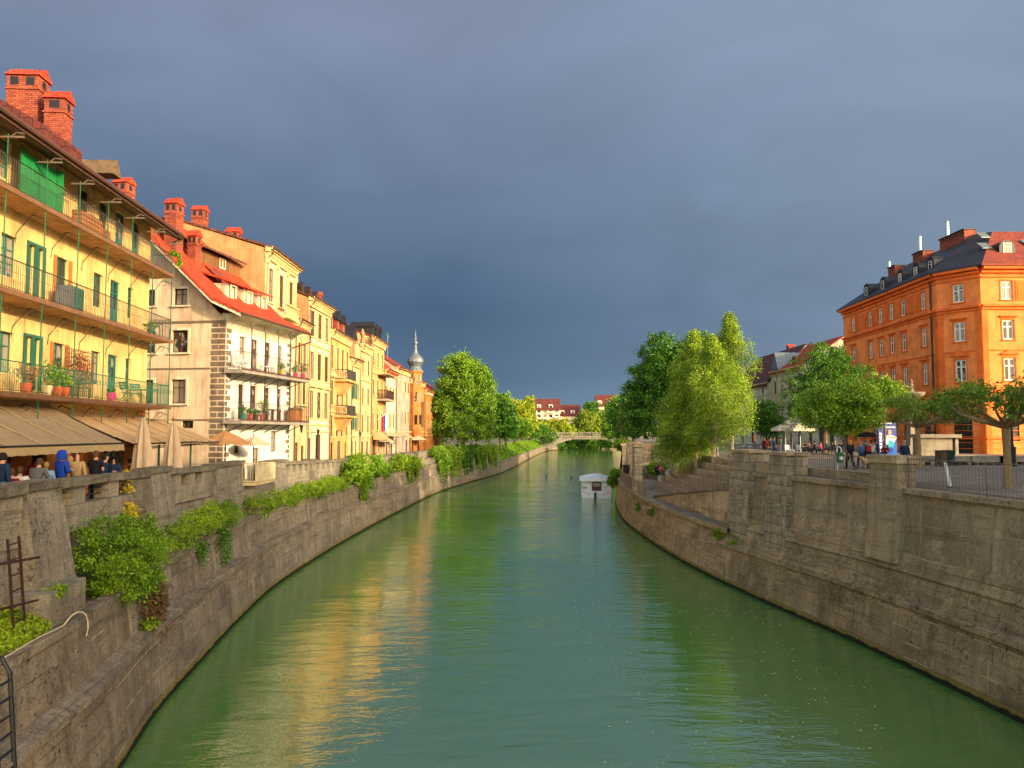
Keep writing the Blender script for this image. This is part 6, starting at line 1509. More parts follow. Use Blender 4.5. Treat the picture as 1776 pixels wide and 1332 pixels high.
def cafe_chair(px, Y, rz, lab, mat='dark_iron'):
    p = at(px, 780, Y); t = thing('cafe_chair', lab, 'chair', (p[0], Y, 6.4), rz, 'empty cafe chairs')
    MB().box(-.22, .22, -.22, .22, .43, .47).build('seat', mat, t); m = MB(); [m.box(-.2+k*.12, -.14+k*.12, .2, .23, .47, .9) for k in range(4)]; m.box(-.22, .22, .198, .232, .86, .92); m.build('backrest', mat, t)
    for a in (-.19, .19):
        for b in (-.19, .19): MB().tube([(a, b, 0), (a, b, .44)], .016, 5).build('leg', mat, t)
for i, (px, Y, mat) in enumerate(((1366, 79, 'white_paint'), (1374, 77, 'white_paint'), (1386, 78, 'white_paint'), (1438, 78, 'dark_iron'), (1442, 83, 'dark_iron'))):
    cafe_chair(px, Y, i*1.3, ('white cafe chair leftmost below the parasols', 'white cafe chair second below the parasols', 'white cafe chair third below the parasols', 'dark empty cafe chair right of the pink diner', 'dark empty cafe chair deep in linden shade')[i], mat)
# ================================================================ trees
E = lambda x, y, z, rx, ry, rz: (x, y, z, rx, ry, rz)
X = lambda px, D: (px-888)/F*D
def T(name, label, px, D, blobs, mat, zb=None, dx=None, **k):
    zb = zb if zb is not None else (street(D) if px < 900 else ZQ)
    return tree(name, label, (X(px, D) if dx is None else dx, D, zb), blobs, mat, **k)
# left bank, nearest chestnut and those behind
T('chestnut_tree', 'large blossoming chestnut tree on the left bank beside the orange tower', 803, 140,
  [E(0, 0, 12.5, 5.2, 5, 5.2), E(-.6, 0, 15.2, 3.6, 3.6, 2.9), E(-3.0, -.5, 8.5, 3.6, 3.6, 4.2), E(2.8, 0, 9, 3.8, 4, 5), E(-4.2, -1, 4.2, 2.8, 2.6, 2.6), E(0, -2, 4.6, 3.4, 2.6, 2.8), E(3.9, 0, 12, 2.2, 2.6, 3), E(3.4, -1, 4.4, 2.8, 2.4, 2.6)], 'leaf_chestnut', n=560, per=110, rad=.8, leaf=.3, r=.35, bark='dark_bark')
T('dark_tree', 'dark leafy tree directly right of the big left chestnut', 868, 178, [E(0, 0, 8.5, 3.2, 3, 3.8), E(-2.2, 0, 6, 3, 3, 4), E(1.8, 0, 5.5, 2.6, 2.6, 3.5)], 'leaf_dark', n=240, per=40, rad=.9, leaf=.5)
T('flowering_tree', 'small chestnut with reddish blossom among left bank trees', 878, 200, [E(0, 0, 6.2, 3, 2.6, 3.4), E(-2, -1, 4, 2.2, 2, 2.2)], 'leaf_blossom', n=150, per=40, rad=.8, leaf=.5)
T('green_tree', 'mid green round tree top left of yellow willow', 868, 262, [E(0, 0, 12, 5, 4, 5.2), E(-3, 0, 8, 4, 4, 5)], 'leaf_mid', n=200, per=40, rad=1.2, leaf=.7)
T('yellow_tree', 'bright yellow green willow above the grass slope', 893, 255, [E(0, 0, 10.5, 3.6, 3.6, 4.6), E(-2.4, 0, 6.5, 3.2, 3, 4.4), E(2.2, 0, 6.2, 3, 3, 4.6)], 'leaf_yellow', n=300, per=45, rad=.95, leaf=.5, droop=.8)
T('yellow_tree', 'slender lime green tree right of the yellow willow', 916, 300, [E(0, 0, 12, 2.6, 3, 5.8), E(.6, 0, 6, 3, 3, 4.6)], 'leaf_yellow', n=180, per=40, rad=.9, leaf=.6)
T('bush_tree', 'dark rounded tree at the left end of the bridge', 934, 322, [E(0, 0, 2.8, 4, 3, 3), E(-3, -3, 2.5, 4, 3, 3.6), E(5, 18, .5, 4, 3, 3.4)], 'leaf_dark', n=130, per=40, rad=1, leaf=.6)
T('green_tree', 'green tree between the grass slope and lime tree', 905, 250, [E(0, 0, 3.6, 3.2, 3, 3.6), E(-2, 0, 2.6, 3, 3, 2.8)], 'leaf_mid', n=150, per=40, rad=.9, leaf=.55)
# beyond the bridge
T('willow_tree', 'yellow willow beyond the left half of the bridge', 962, 372, [E(-6, 0, 5, 5, 4, 5), E(0, 0, 5.2, 5, 4, 5.4), E(5, 0, 5, 4.5, 4, 5.2)], 'leaf_yellow', zb=5, n=260, per=40, rad=1.1, leaf=.75, droop=.8)
T('willow_tree', 'big round willow beyond the middle of the bridge', 1018, 385, [E(0, 0, 8, 7, 6, 7), E(-4, 0, 5, 5, 5, 5), E(4.5, 0, 5, 5, 5, 5.5)], 'leaf_willow', zb=5, n=320, per=42, rad=1.2, leaf=.8, droop=.8)
T('dark_tree', 'dark tree top rising behind the round willow', 1026, 430, [E(0, 0, 15, 5, 5, 6.5), E(-3, 0, 9, 5, 5, 6)], 'leaf_dark', zb=5, n=200, per=40, rad=1.2, leaf=.8)
T('green_tree', 'green tree over the river beyond the bridge right', 1052, 392, [E(0, 0, 9, 5.5, 5, 7), E(3, 0, 5, 5, 5, 5)], 'leaf_mid', zb=5, n=230, per=40, rad=1.2, leaf=.8)
for i, (px, D) in enumerate(((915, 520), (990, 530), (1075, 520), (1110, 400), (985, 450), (1030, 460), (955, 440))):
    T('distant_tree', ('far tree below the left apartment block', 'far tree below the middle apartment block', 'far tree right of the maroon roofs', 'far tree behind right bank chestnuts', 'tree closing the river under the bridge, left', 'tree closing the river under the bridge, right', 'tree on far shore left of the bridge arch')[i], px, D, [E(0, 0, 5, 9, 5, 5.5), E(7, 0, 4, 6, 5, 4.5)], ('leaf_mid', 'leaf_dark', 'leaf_mid', 'leaf_dark', 'leaf_dark', 'leaf_dark', 'leaf_mid')[i], zb=4, n=150, per=36, rad=1.3, leaf=1.0, core=True)
# river edge greenery beyond the bridge
for i, (px, D) in enumerate(((958, 385), (975, 398), (995, 405), (1018, 408), (1040, 410))):
    T('bank_shrub', ('dark bush on the shore under the bridge, leftmost', 'dark bush on the shore under the bridge, second from left', 'dark bush on the shore under the middle of bridge', 'dark bush on the shore under the bridge, second from right', 'dark bush on the shore under the bridge, rightmost')[i], px, D, [E(0, 0, 1.5, 5, 3, 2.6), E(3, 0, 1, 4, 3, 2.4)], 'leaf_dark', zb=1.2, n=90, per=36, rad=1, leaf=.7, cat='bush', nb=3, trunk_h=1)
# right bank
T('chestnut_tree', 'tall dark chestnut behind the birches, its left one', 1148, 128, [E(0, 0, 14, 3.8, 4, 5.2), E(-2.4, 0, 9.5, 4, 4, 5), E(1, 0, 8, 4.4, 4, 5.5), E(-3.6, 0, 5.5, 3.8, 3.6, 4.6), E(2.2, 0, 13, 3, 3, 4)], 'leaf_dark', n=520, per=85, rad=.85, leaf=.32, r=.35)
T('chestnut_tree', 'tall dark chestnut behind the birches, its right one', 1216, 132, [E(0, 0, 14.8, 4.2, 4, 4.6), E(-1, 0, 9, 4.6, 4.5, 5.5), E(3, 0, 9, 4, 4, 5)], 'leaf_dark', n=420, per=75, rad=.85, leaf=.32, r=.35)
T('dark_tree', 'dark green tree over water left of the tall chestnut', 1098, 185, [E(0, 0, 8, 4, 4, 5.4), E(2.5, 0, 9.5, 4, 4, 5), E(-3.2, 0, 5, 3, 3, 4.2)], 'leaf_dark', n=300, per=45, rad=1, leaf=.5)
T('green_tree', 'mid green tree left of dark right bank trees', 1074, 230, [E(0, 0, 8, 4.2, 4, 5.5), E(-1.5, 0, 4, 3.8, 4, 4)], 'leaf_mid', n=240, per=45, rad=1, leaf=.55)
T('autumn_tree', 'slim tree with orange brown top over the water', 1086, 165, [E(0, 0, 7.2, 1.3, 1.3, 1.6), E(0, 0, 4, 1.8, 1.6, 2.6)], 'leaf_blossom', n=90, per=40, rad=.6, leaf=.35)
def birch(label, px, D, zb, H, W, n, dens=38, off=()):
    t = thing('birch_tree', label, 'tree', (X(px, D), D, zb), 0, 'birches on the terrace')
    m = MB(); m.tube([(0, 0, -.2), (.15, 0, H*.3), (-.1, .1, H*.62), (.1, 0, H*.96)], [.17, .13, .09, .02], 8)
    S_ = []
    for i in range(n):
        f = random.uniform(.14, 1.0)**.8; a = random.uniform(0, 2*PI)
        pr = (min(1, (f-.1)/.22)**.6)*(1-max(0, (f-.38)/.62)**2.3)*(.72+.3*math.sin(f*13+a*2+px)+.22*math.sin(a*3+f*21))
        r = W*max(.06, pr)*math.sqrt(random.uniform(.08, 1.)); z0 = H*f*(.97+.05*random.random())
        p = np.array([r*math.cos(a), r*math.sin(a), z0]); S_.append((p, random.uniform(.6, 1.9)*(1.1-f*.55)))
        if i % 9 == 0: m.tube([(0, 0, max(1.5, z0-r*.9)), (p[0]*.55, p[1]*.55, z0+.1), tuple(p)], [.045, .03, .01], 4)
    m.build('trunk', 'birch_bark', t, smooth=True)
    P = []
    for p, L_ in S_:
        k = dens; tt = RNG.random(k)
        q = p+np.stack([RNG.normal(size=k)*.22+tt*.12*p[0]/(abs(p[0])+.5), RNG.normal(size=k)*.22, -tt*L_], 1); P.append(q)
    leafmesh('crown', np.concatenate(P), .14, 'leaf_birch', 1.2, .1, t)
birch('left birch with twin trunk rising from the terrace steps', 1205, 73, 4.8, 13.6, 3.2, 1150)
birch('tall right birch whose thin top rises highest', 1268, 79, 6.4, 14.6, 3.0, 1100)
birch('low drooping birch on terrace, leftmost and shortest', 1182, 76, 4.8, 10.6, 2.8, 700)
birch('weeping birch with skirts drooping low over the terrace steps', 1172, 73, 5.0, 6.6, 2.6, 520)
birch('middle birch between the tallest and the left ones', 1236, 70, 5.9, 11.6, 3.1, 1000)
T('small_tree', 'small round dark tree on the plaza left of parasols', 1328, 96, [E(0, 0, 4.2, 2.1, 2, 2.1), E(.3, 0, 3.0, 2.2, 2, 1.4)], 'leaf_dark', n=150, per=42, rad=.55, leaf=.26, r=.12)
T('linden_tree', 'dark feathery tree rising behind the bright linden', 1428, 84, [E(0, 0, 7.6, 4.4, 3.8, 3.8), E(2.8, 0, 5.4, 3.8, 3.4, 3.4), E(-2.2, 0, 4.8, 2.6, 3, 3.0), E(3.2, 0, 8.2, 2.6, 2.6, 2.4), E(-.6, 0, 10.4, 1.8, 1.6, 2.1), E(1.2, 0, 10.0, 1.2, 1.4, 2.4)], 'leaf_dark', n=460, per=52, rad=.55, leaf=.2, shell=.3)
T('linden_tree', 'bright green linden tree in front on the plaza', 1468, 62, [E(0, 0, 4.4, 2.6, 2.5, 2.4), E(-1.9, 0, 4.0, 2.0, 2, 1.8), E(1.2, 0, 4.7, 1.4, 1.6, 1.3), E(.4, 0, 3.2, 2.6, 2, 1.2)], 'leaf_linden', n=420, per=60, rad=.5, leaf=.17, r=.14)
T('linden_tree', 'young lime green tree rising above the billboard', 1532, 66, [E(-.3, 0, 5.7, 1.3, 1.4, 1.2), E(.8, 0, 5.6, 1.1, 1.2, .8)], 'leaf_linden', n=130, per=46, rad=.5, leaf=.2, r=.1)
def pollard(label, px, D, Rr, hz, n=13, ox=0):
    t = thing('pollard_tree', label, 'tree', (X(px, D), D, ZQ), 0, 'pollarded plane trees on the plaza')
    m = MB(); m.tube([(0, 0, -.1), (.04, 0, hz*.5), (0, 0, hz)], [.18, .14, .15], 10); knobs = []
    for i in range(n):
        a = 2*PI*i/n+random.uniform(-.2, .2); r = Rr*random.uniform(.5, 1); z = hz+random.uniform(.2, 1.5)*(.6+.4*r/Rr)
        e = Vector((r*math.cos(a)+ox*r/Rr, r*math.sin(a), z)); m1 = e*.5; m1.z = hz+.12+.2*random.random(); m2 = e*.8; m2.z = hz+.4*(z-hz)+.1
        m.tube([(0, 0, hz-.1), m1, m2, e], [.10, .07, .045, .03], 6); knobs.append(e)
        if i % 2 == 0:
            f = m2+Vector((random.uniform(-.5, .5), random.uniform(-.5, .5), .75)); m.tube([m2, f], [.05, .03], 5); knobs.append(f)
    m.build('trunk', 'plane_bark', t, smooth=True)
    P = np.concatenate([np.array(k)+RNG.normal(size=(190, 3))*np.array([.3, .3, .2])+np.array([0, 0, .12]) for k in knobs])
    leafmesh('crown', P, .14, 'leaf_pollard', 0, .6, t)
pollard('pollarded plane tree nearer the fountain, flat crown of knobbed limbs', 1590, 47.5, 2.3, 2.6, 20, .8); pollard('pollarded plane tree by the right edge, nearest the viewer', 1742, 30.5, 2.2, 2.5, 18)

# ================================================================ shrubs and creepers
def shrub(name, label, pts, mat, n, per, rad, leaf, twigs=6, cat='shrub', bark='bark', droop=0, hang=(), up=.5, group=None):
    """pts = world blobs (x,y,z,rx,ry,rz)"""
    o = Vector((pts[0][0], pts[0][1], pts[0][2]-pts[0][5])); t = thing(name, label, cat, tuple(o), 0, group)
    loc = [(p[0]-o.x, p[1]-o.y, p[2]-o.z, *p[3:]) for p in pts]
    m = MB()
    for i in range(twigs):
        p = loc[i % len(loc)]; m.tube([(p[0]*.5, p[1]*.5, .0 if len(loc) < 3 else p[2]-p[5]), (p[0]+random.uniform(-.4, .4)*p[3], p[1]+random.uniform(-.4, .4)*p[4], p[2]+random.uniform(0, .7)*p[5])], [.035, .012], 5)
    m.build('stems', bark, t)
    P = clumps(ellpts(loc, n, .35), per, rad)
    for (hx, hy, hz, k, L_) in hang:
        for j in range(k):
            c = np.array([hx-o.x, hy-o.y, hz-o.z])+RNG.normal(size=3)*np.array([.12, .5, .05]); tt = RNG.random(46)
            P = np.concatenate([P, c+np.stack([RNG.normal(size=46)*.06, RNG.normal(size=46)*.09, -tt*L_*random.uniform(.5, 1)], 1)])
    leafmesh('leaves', P, leaf, mat, droop, up, t); return t
lu = lambda d, u, z: (*left(d, u), z)
c = lambda d, u, z, *r: (*left(d, u), z, *r)
shrub('shrub', 'big bushy green shrub overhanging the lower left river wall', [c(23.2, .9, 4.7, 1.15, 1.5, 1.1), c(22.4, 1.1, 5.5, .9, 1.2, .75), c(24.4, .9, 5.3, .95, 1.2, .9), c(22.6, .5, 4.3, .8, 1.0, .6), c(24.4, .7, 4.5, .9, 1.1, .75), c(23.6, .45, 4.1, .6, .7, .4), c(21.6, .9, 5.1, .8, .9, .8), c(25.4, .8, 5.0, .8, .9, .9)], 'leaf_bush', 330, 90, .21, .07, 12)
shrub('shrub', 'long low green shrub on the ledge past the overhanging shrub', [c(30, 1.0, 4.7, .7, 1.3, .55), c(32.5, .9, 4.9, .8, 1.5, .6), c(35, .8, 4.9, .8, 1.3, .65), c(36.3, .7, 4.8, .7, .9, .55)], 'leaf_fern', 230, 70, .22, .07, 8)
t = shrub('ivy', 'curtain of ivy hanging down wall below the low ledge shrub', [c(31.3, .58, 4.1, .15, .5, .25), c(34.9, .55, 4.1, .2, .55, .3)], 'leaf_dark', 26, 20, .15, .1, 2, 'climbing plant', hang=[(*left(31.5, .55), 4.1, 5, 1.0), (*left(35, .5), 4.1, 16, 2.2)])
shrub('yellow_shrub', 'yellow flowering plant growing over the parapet end', [c(26.6, 1.75, 6.0, .25, .45, .45), c(26.9, 1.95, 6.7, .12, .2, .65), c(26.2, 1.6, 5.6, .35, .4, .3)], 'leaf_gold', 60, 30, .14, .09, 4)
fb = [c(43.5+i*2.1, 1.0-.02*i, 4.55+.14*math.sin(i*1.9), .8, 1.5, .62) for i in range(10)]
shrub('fern_hedge', 'long feathery hedge of ferns filling the ledge before boxed pier', fb, 'leaf_fern', 460, 70, .24, .09, 14, 'hedge')
shrub('shrub', 'dense shrub leaning out just past the boxed landing', [c(67.5, .9, 5.2, 1.1, 1.9, 1.1), c(70, .7, 4.3, 1.0, 1.6, 1.2), c(70.5, 1.3, 5.9, 1.1, 1.6, .7)], 'leaf_bush', 230, 40, .35, .18, 8, hang=[(*left(69, .3), 3.4, 12, 1.2)])
shrub('shrub', 'rounded shrub in the middle of the far parapet greenery', [c(74.5, 1.1, 5.5, 1.1, 2.0, .9), c(77.5, 1.0, 5.3, 1.0, 1.8, .9), c(80.5, .9, 4.6, .9, 1.8, .9)], 'leaf_mid', 200, 40, .35, .19, 6)
shrub('shrub', 'grassy shrub trailing on wall left of the pale ladder', [c(88, .8, 5.2, 1.0, 2.6, .9), c(93, .7, 4.9, .9, 2.4, 1.0), c(97, .6, 4.6, .8, 2.0, .9)], 'leaf_fern', 220, 38, .35, .2, 6, hang=[(*left(92, .3), 4.2, 14, 1.9), (*left(97, .3), 4, 10, 1.6)])
for i, (d0, n_) in enumerate(((113, 4), (121, 4), (130, 5), (141, 5), (152, 4))):
    hb = [c(d0+k*2.1, .9, 5.6-.15*k+.3*math.sin(k*2.+i), 1.1, 1.8, .8) for k in range(n_)]+[c(d0+3, .4, 4.4, .9, 2.6, 1.2)]
    shrub('creeper', ('creeper curtain over wall just right of pale ladder', 'creeper curtain with pale flowers under the chestnut trunk', 'creeper curtain in the middle below the big chestnut', 'creeper curtain with bright edge right of the chestnut', 'last creeper curtain before the grass slope')[i], hb, ('leaf_mid', 'leaf_fern', 'leaf_dark', 'leaf_bush', 'leaf_fern')[i], 200, 36, .4, .26, 5, 'climbing plant', hang=[(*left(d0+q*2., .25), 4.6, 14, 3.4) for q in range(4)])
t = shrub('dry_root', 'brown hanging roots and dry vine below the big shrub', [c(24.7, .4, 3.6, .15, .3, .2)], 'leaf_dry', 10, 12, .1, .1, 2, 'climbing plant', hang=[(*left(24.8, .38), 3.7, 26, 2.2), (*left(25.6, .36), 3.6, 10, 1.8)])
shrub('fern', 'small fern tuft growing from wall crack below dry vine', [c(24.2, .25, 2.7, .18, .25, .15)], 'leaf_fern', 16, 22, .12, .1, 2, 'fern')
shrub('fern', 'mossy tuft on the concrete block by the rusty ladder', [c(18.6, 1.05, 4.85, .25, .45, .1)], 'leaf_fern', 26, 26, .1, .07, 2, 'fern')
# grass on the ledge and grass slope
P = []
for k in range(34000):
    d = random.uniform(11, 18.0); u = random.uniform(.9, 1.95); hgt = .62*random.random()*(.5+.7*(u-.9)); x, y = left(d, u); P.append((x, y, 4.0+hgt))
o = leafmesh('grass', P, .075, 'leaf_grass', 0, .2); tag(o, 'bright yellow green grass on the near left ledge', 'grass', kind='stuff')
P = []
for k in range(16000):
    d = random.uniform(164, 345); u = random.uniform(.6, 7.2); x, y = left(d, u); z = np.interp(u, [.35, 1.2, 3, 5, 7.05], [2.4, 2.9, 4.0, 5.0, street(d)])
    P.append((x, y, z+.12*random.random()))
o = leafmesh('grass', P, .45, 'leaf_bush', 0, 1.5); tag(o, 'mown green grass covering the sloping left bank near the bridge', 'grass', kind='stuff')
# right side greenery
rc = lambda d, u, z, *r: (*right(d, u), z, *r)
shrub('ivy', 'ivy mat draped over the wall top at river bend', [rc(99, .9, 7.2, 1.0, 1.6, .5), rc(96.5, .8, 6.9, .8, 1.4, .5)], 'leaf_bush', 130, 36, .3, .2, 4, 'climbing plant')
m = MB(); q = [right(94, .9), right(94, 6), right(102, 6), right(102, .9)]; m.hexa([(*a, 3.0) for a in q], [(*a, 7.0) for a in q]); q = [right(93.9, .75), right(93.9, 6), right(102.1, 6), right(102.1, .75)]; o = m.build('end_wall', 'ashlar', wall_r)
MB().hexa([(*a, 7.0) for a in q], [(*a, 7.25) for a in q]).build('cap', 'terrace_stone', o)
shrub('shrub', 'green shrub sprouting from wall just above the boat', [rc(97, .0, 2.6, .8, 1.1, .9), rc(95.5, .1, 3.6, .6, .9, .5)], 'leaf_bush', 110, 36, .3, .17, 5)
shrub('fern', 'weeds growing from the wall under the block pier', [rc(45.8, .45, 2.6, .4, .7, .45), rc(43.8, .5, 2.3, .3, .5, .3)], 'leaf_fern', 60, 26, .2, .11, 4, 'fern')
shrub('fern', 'small weeds in the foot of the blind doorway', [rc(42.3, 1.0, 3.7, .25, .4, .3)], 'leaf_fern', 30, 24, .15, .1, 3, 'fern')
shrub('fern', 'moss and weeds hanging on golden lit terrace wall', [rc(68, .35, 2.0, .2, 1.0, .5), rc(62, .3, 2.2, .2, .8, .4)], 'leaf_pollard', 70, 24, .15, .11, 3, 'fern')
shrub('shrub', 'low green hedge behind the seated visitor on terrace', [rc(92, 5, 4.4, 1.5, 1.5, .9)], 'leaf_bush', 60, 34, .3, .2, 4)
# floating bits on the water
m = MB()
for k in range(260):
    D = random.uniform(19, 42); x = random.uniform(3, 12.5)*min(1, D/26); 
    if x > WR(D)-1.5: continue
    a = random.uniform(0, PI); r = random.uniform(.015, .05); m.face([(x+r*math.cos(a+q*PI/2), D+r*math.sin(a+q*PI/2), .006) for q in range(4)])
tag(m.build('floating_petals', 'gate_cream'), 'pale petals and bubbles drifting on the right half of river', 'petals', kind='stuff')
for i, (px, py) in enumerate(((947, 825), (990, 828))):
    D = 8.6*F/(py-750); t = thing('duck', ('small dark duck swimming left of the boat, nearer midstream', 'small dark duck swimming just left of the boat')[i], 'duck', (X(px, D), D, 0))
    MB().tube([(-.16, 0, .05), (-.05, 0, .1), (.1, 0, .09), (.2, 0, .12)], [.03, .1, .11, .03], 8).tube([(.12, 0, .1), (.2, 0, .22), (.27, 0, .24), (.33, 0, .22)], [.05, .04, .05, .015], 7).build('body', 'dark_bark', t, smooth=True)
# ================================================================ people
def skinned(name, nodes, edges, root, sub=1):
    names = list(nodes); idx = {n: i for i, n in enumerate(names)}
    me = bpy.data.meshes.new(name); me.from_pydata([nodes[n][0] for n in names], [(idx[a], idx[b]) for a, b in edges], [])
    o = bpy.data.objects.new(name, me); C.objects.link(o); o.modifiers.new('Skin', 'SKIN'); sk = me.skin_vertices[0].data
    for n in names:
        r = nodes[n][1]; sk[idx[n]].radius = r if isinstance(r, tuple) else (r, r); sk[idx[n]].use_root = (n == root)
    if sub: s = o.modifiers.new('Sub', 'SUBSURF'); s.levels = sub; s.render_levels = sub
    dg = bpy.context.evaluated_depsgraph_get(); dg.update(); out = bpy.data.meshes.new_from_object(o.evaluated_get(dg)); out.name = name
    out.polygons.foreach_set('use_smooth', [True]*len(out.polygons))
    bpy.data.objects.remove(o); return out
POSES = {}
def pose(kind):
    """joint positions, facing -y, feet on z=0 (sit: seat at z .45)"""
    if kind in POSES: return POSES[kind]
    J = dict(hip=(0, 0, .93), waist=(0, 0, 1.08), chest=(0, 0, 1.32), neck=(0, 0, 1.47), head=(0, -.02, 1.62), top=(0, 0, 1.71))
    for s, n in ((-1, 'r'), (1, 'l')):
        J['sh'+n] = (s*.185, 0, 1.41); J['el'+n] = (s*.25, .03, 1.13); J['wr'+n] = (s*.26, -.06, .88); J['hj'+n] = (s*.095, 0, .88); J['kn'+n] = (s*.105, -.03, .48); J['an'+n] = (s*.11, .01, .08); J['to'+n] = (s*.125, -.16, .03)
    if kind == 'fold':
        for s, n in ((-1, 'r'), (1, 'l')): J['el'+n] = (s*.24, -.03, 1.14); J['wr'+n] = (s*.06, -.25, 1.17)
    if kind == 'walk':
        J['knl'] = (.1, -.2, .5); J['anl'] = (.1, -.3, .09); J['tol'] = (.11, -.45, .07); J['knr'] = (-.1, .0, .48); J['anr'] = (-.1, .28, .12); J['tor'] = (-.11, .16, .03)
        J['ell'] = (.24, .14, 1.15); J['wrl'] = (.25, .18, .92); J['elr'] = (-.24, -.08, 1.15); J['wrr'] = (-.24, -.24, .95)
    if kind == 'hold':
        J['elr'] = (-.26, -.08, 1.2); J['wrr'] = (-.2, -.28, 1.38)
    if kind in ('sit', 'lean'):
        dz = -.44
        for k in list(J):
            if k == 'top' or k[:2] not in ('kn', 'an', 'to'): J[k] = (J[k][0], J[k][1]+(0.10 if k[:2] == 'hj' else .1), J[k][2]+dz)
        for s, n in ((-1, 'r'), (1, 'l')):
            J['kn'+n] = (s*.13, -.33, .5); J['an'+n] = (s*.13, -.3, .08); J['to'+n] = (s*.14, -.47, .03); J['el'+n] = (s*.25, -.02, .74); J['wr'+n] = (s*.14, -.3, .76)
        if kind == 'lean':
            for k in ('chest', 'neck', 'head', 'top', 'shl', 'shr', 'ell', 'elr'): J[k] = (J[k][0], J[k][1]-.16*(J[k][2]-.4)/.6, J[k][2]-.04)
    b = {k: (J[k], r) for k, r in dict(hip=(.135, .095), waist=(.11, .08), chest=(.125, .08), neck=.055, head=(.078, .095), top=.055).items()}
    for n in 'rl':
        for k, r in (('sh', .05), ('el', .042), ('wr', .028), ('hj', .088), ('kn', .058), ('an', .038), ('to', .034)): b[k+n] = (J[k+n], r)
    ed = [('hip', 'waist'), ('waist', 'chest'), ('chest', 'neck'), ('neck', 'head'), ('head', 'top')]
    for n in 'rl':
        ed += [('chest', 'sh'+n), ('sh'+n, 'el'+n), ('el'+n, 'wr'+n), ('hip', 'hj'+n), ('hj'+n, 'kn'+n), ('kn'+n, 'an'+n), ('an'+n, 'to'+n)]
        w = Vector(J['wr'+n]); d = (w-Vector(J['el'+n])).normalized(); s = 1 if n == 'l' else -1
        a = d.cross(Vector((s, 0, 0))); a = a.normalized() if a.length > .1 else Vector((0, -1, 0))
        pm = w+d*.07; b['pa'+n] = (tuple(pm), (.036, .018)); ed.append(('wr'+n, 'pa'+n))
        for f in range(4):
            o_ = a*(-.03+.02*f); L_ = (.062, .074, .078, .066)[f]
            b['f%d%s' % (f, n)] = (tuple(pm+o_+d*.03), .009); b['g%d%s' % (f, n)] = (tuple(pm+o_+d*L_+Vector((-s*.018, 0, 0))), .008); ed += [('pa'+n, 'f%d%s' % (f, n)), ('f%d%s' % (f, n), 'g%d%s' % (f, n))]
        b['t'+n] = (tuple(w+d*.045-a*.045+Vector((-s*.02, 0, 0))), .010); ed.append(('wr'+n, 't'+n))
    b['nose'] = ((J['head'][0], J['head'][1]-.105, J['head'][2]-.01), .013); ed.append(('head', 'nose'))
    body = skinned('body', b, ed, 'hip')
    tr = {k: (J[k], r) for k, r in dict(hip=(.165, .12), waist=(.14, .105)).items()}
    for n in 'rl':
        for k, r in (('hj', .1), ('kn', .075), ('an', .062)): tr[k+n] = (J[k+n], r)
    te = [('waist', 'hip')]+[e for n in 'rl' for e in (('hip', 'hj'+n), ('hj'+n, 'kn'+n), ('kn'+n, 'an'+n))]
    trousers = skinned('trousers', tr, te, 'hip')
    jk = dict(low=((J['hip'][0], J['hip'][1], J['hip'][2]+.0), (.19, .14)), waist=(J['waist'], (.17, .13)), chest=(J['chest'], (.19, .14)), neck=((J['neck'][0], J['neck'][1], J['neck'][2]-.025), .08))
    for n in 'rl':
        w = Vector(J['el'+n]).lerp(Vector(J['wr'+n]), .9); jk['sh'+n] = (J['sh'+n], .085); jk['el'+n] = (J['el'+n], .066); jk['wr'+n] = (tuple(w), .052)
    je = [('low', 'waist'), ('waist', 'chest'), ('chest', 'neck')]+[e for n in 'rl' for e in (('chest', 'sh'+n), ('sh'+n, 'el'+n), ('el'+n, 'wr'+n))]
    jacket = skinned('jacket', jk, je, 'chest')
    ts = {k: v for k, v in jk.items() if k[:2] not in ('wr',)}
    for n in 'rl': ts['el'+n] = (tuple(Vector(J['sh'+n]).lerp(Vector(J['el'+n]), .7)), .07)
    shirt = skinned('shirt', ts, [e for e in je if e[1][:2] != 'wr'], 'chest')
    POSES[kind] = (body, trousers, jacket, shirt, J); return POSES[kind]
for n_, c_ in dict(skin=(.52, .27, .17, 1), skin_red=(.56, .24, .15, 1), c_blue=(.012, .05, .34, 1), c_tan=(.42, .27, .12, 1), c_black=(.012, .013, .017, 1), c_navy=(.015, .03, .07, 1), c_red=(.45, .02, .02, 1), c_maroon=(.16, .012, .02, 1), c_denim=(.06, .11, .2, 1), c_light=(.55, .5, .42, 1),
        c_paleblue=(.25, .4, .52, 1), c_grey=(.12, .11, .1, 1), c_orange=(.75, .2, .03, 1), c_pink=(.6, .08, .16, 1), c_teal=(.08, .4, .36, 1), h_dark=(.02, .014, .01, 1), h_brown=(.09, .045, .02, 1), h_blond=(.42, .24, .09, 1), h_grey=(.3, .28, .25, 1), c_green=(.05, .09, .04, 1)).items(): cloth(n_, c_)
def uni(me, mat, key={}):
    k = (me.name, mat)
    if k not in key: c = me.copy(); c.materials.clear(); c.materials.append(MATS[mat]); key[k] = c
    return key[k]
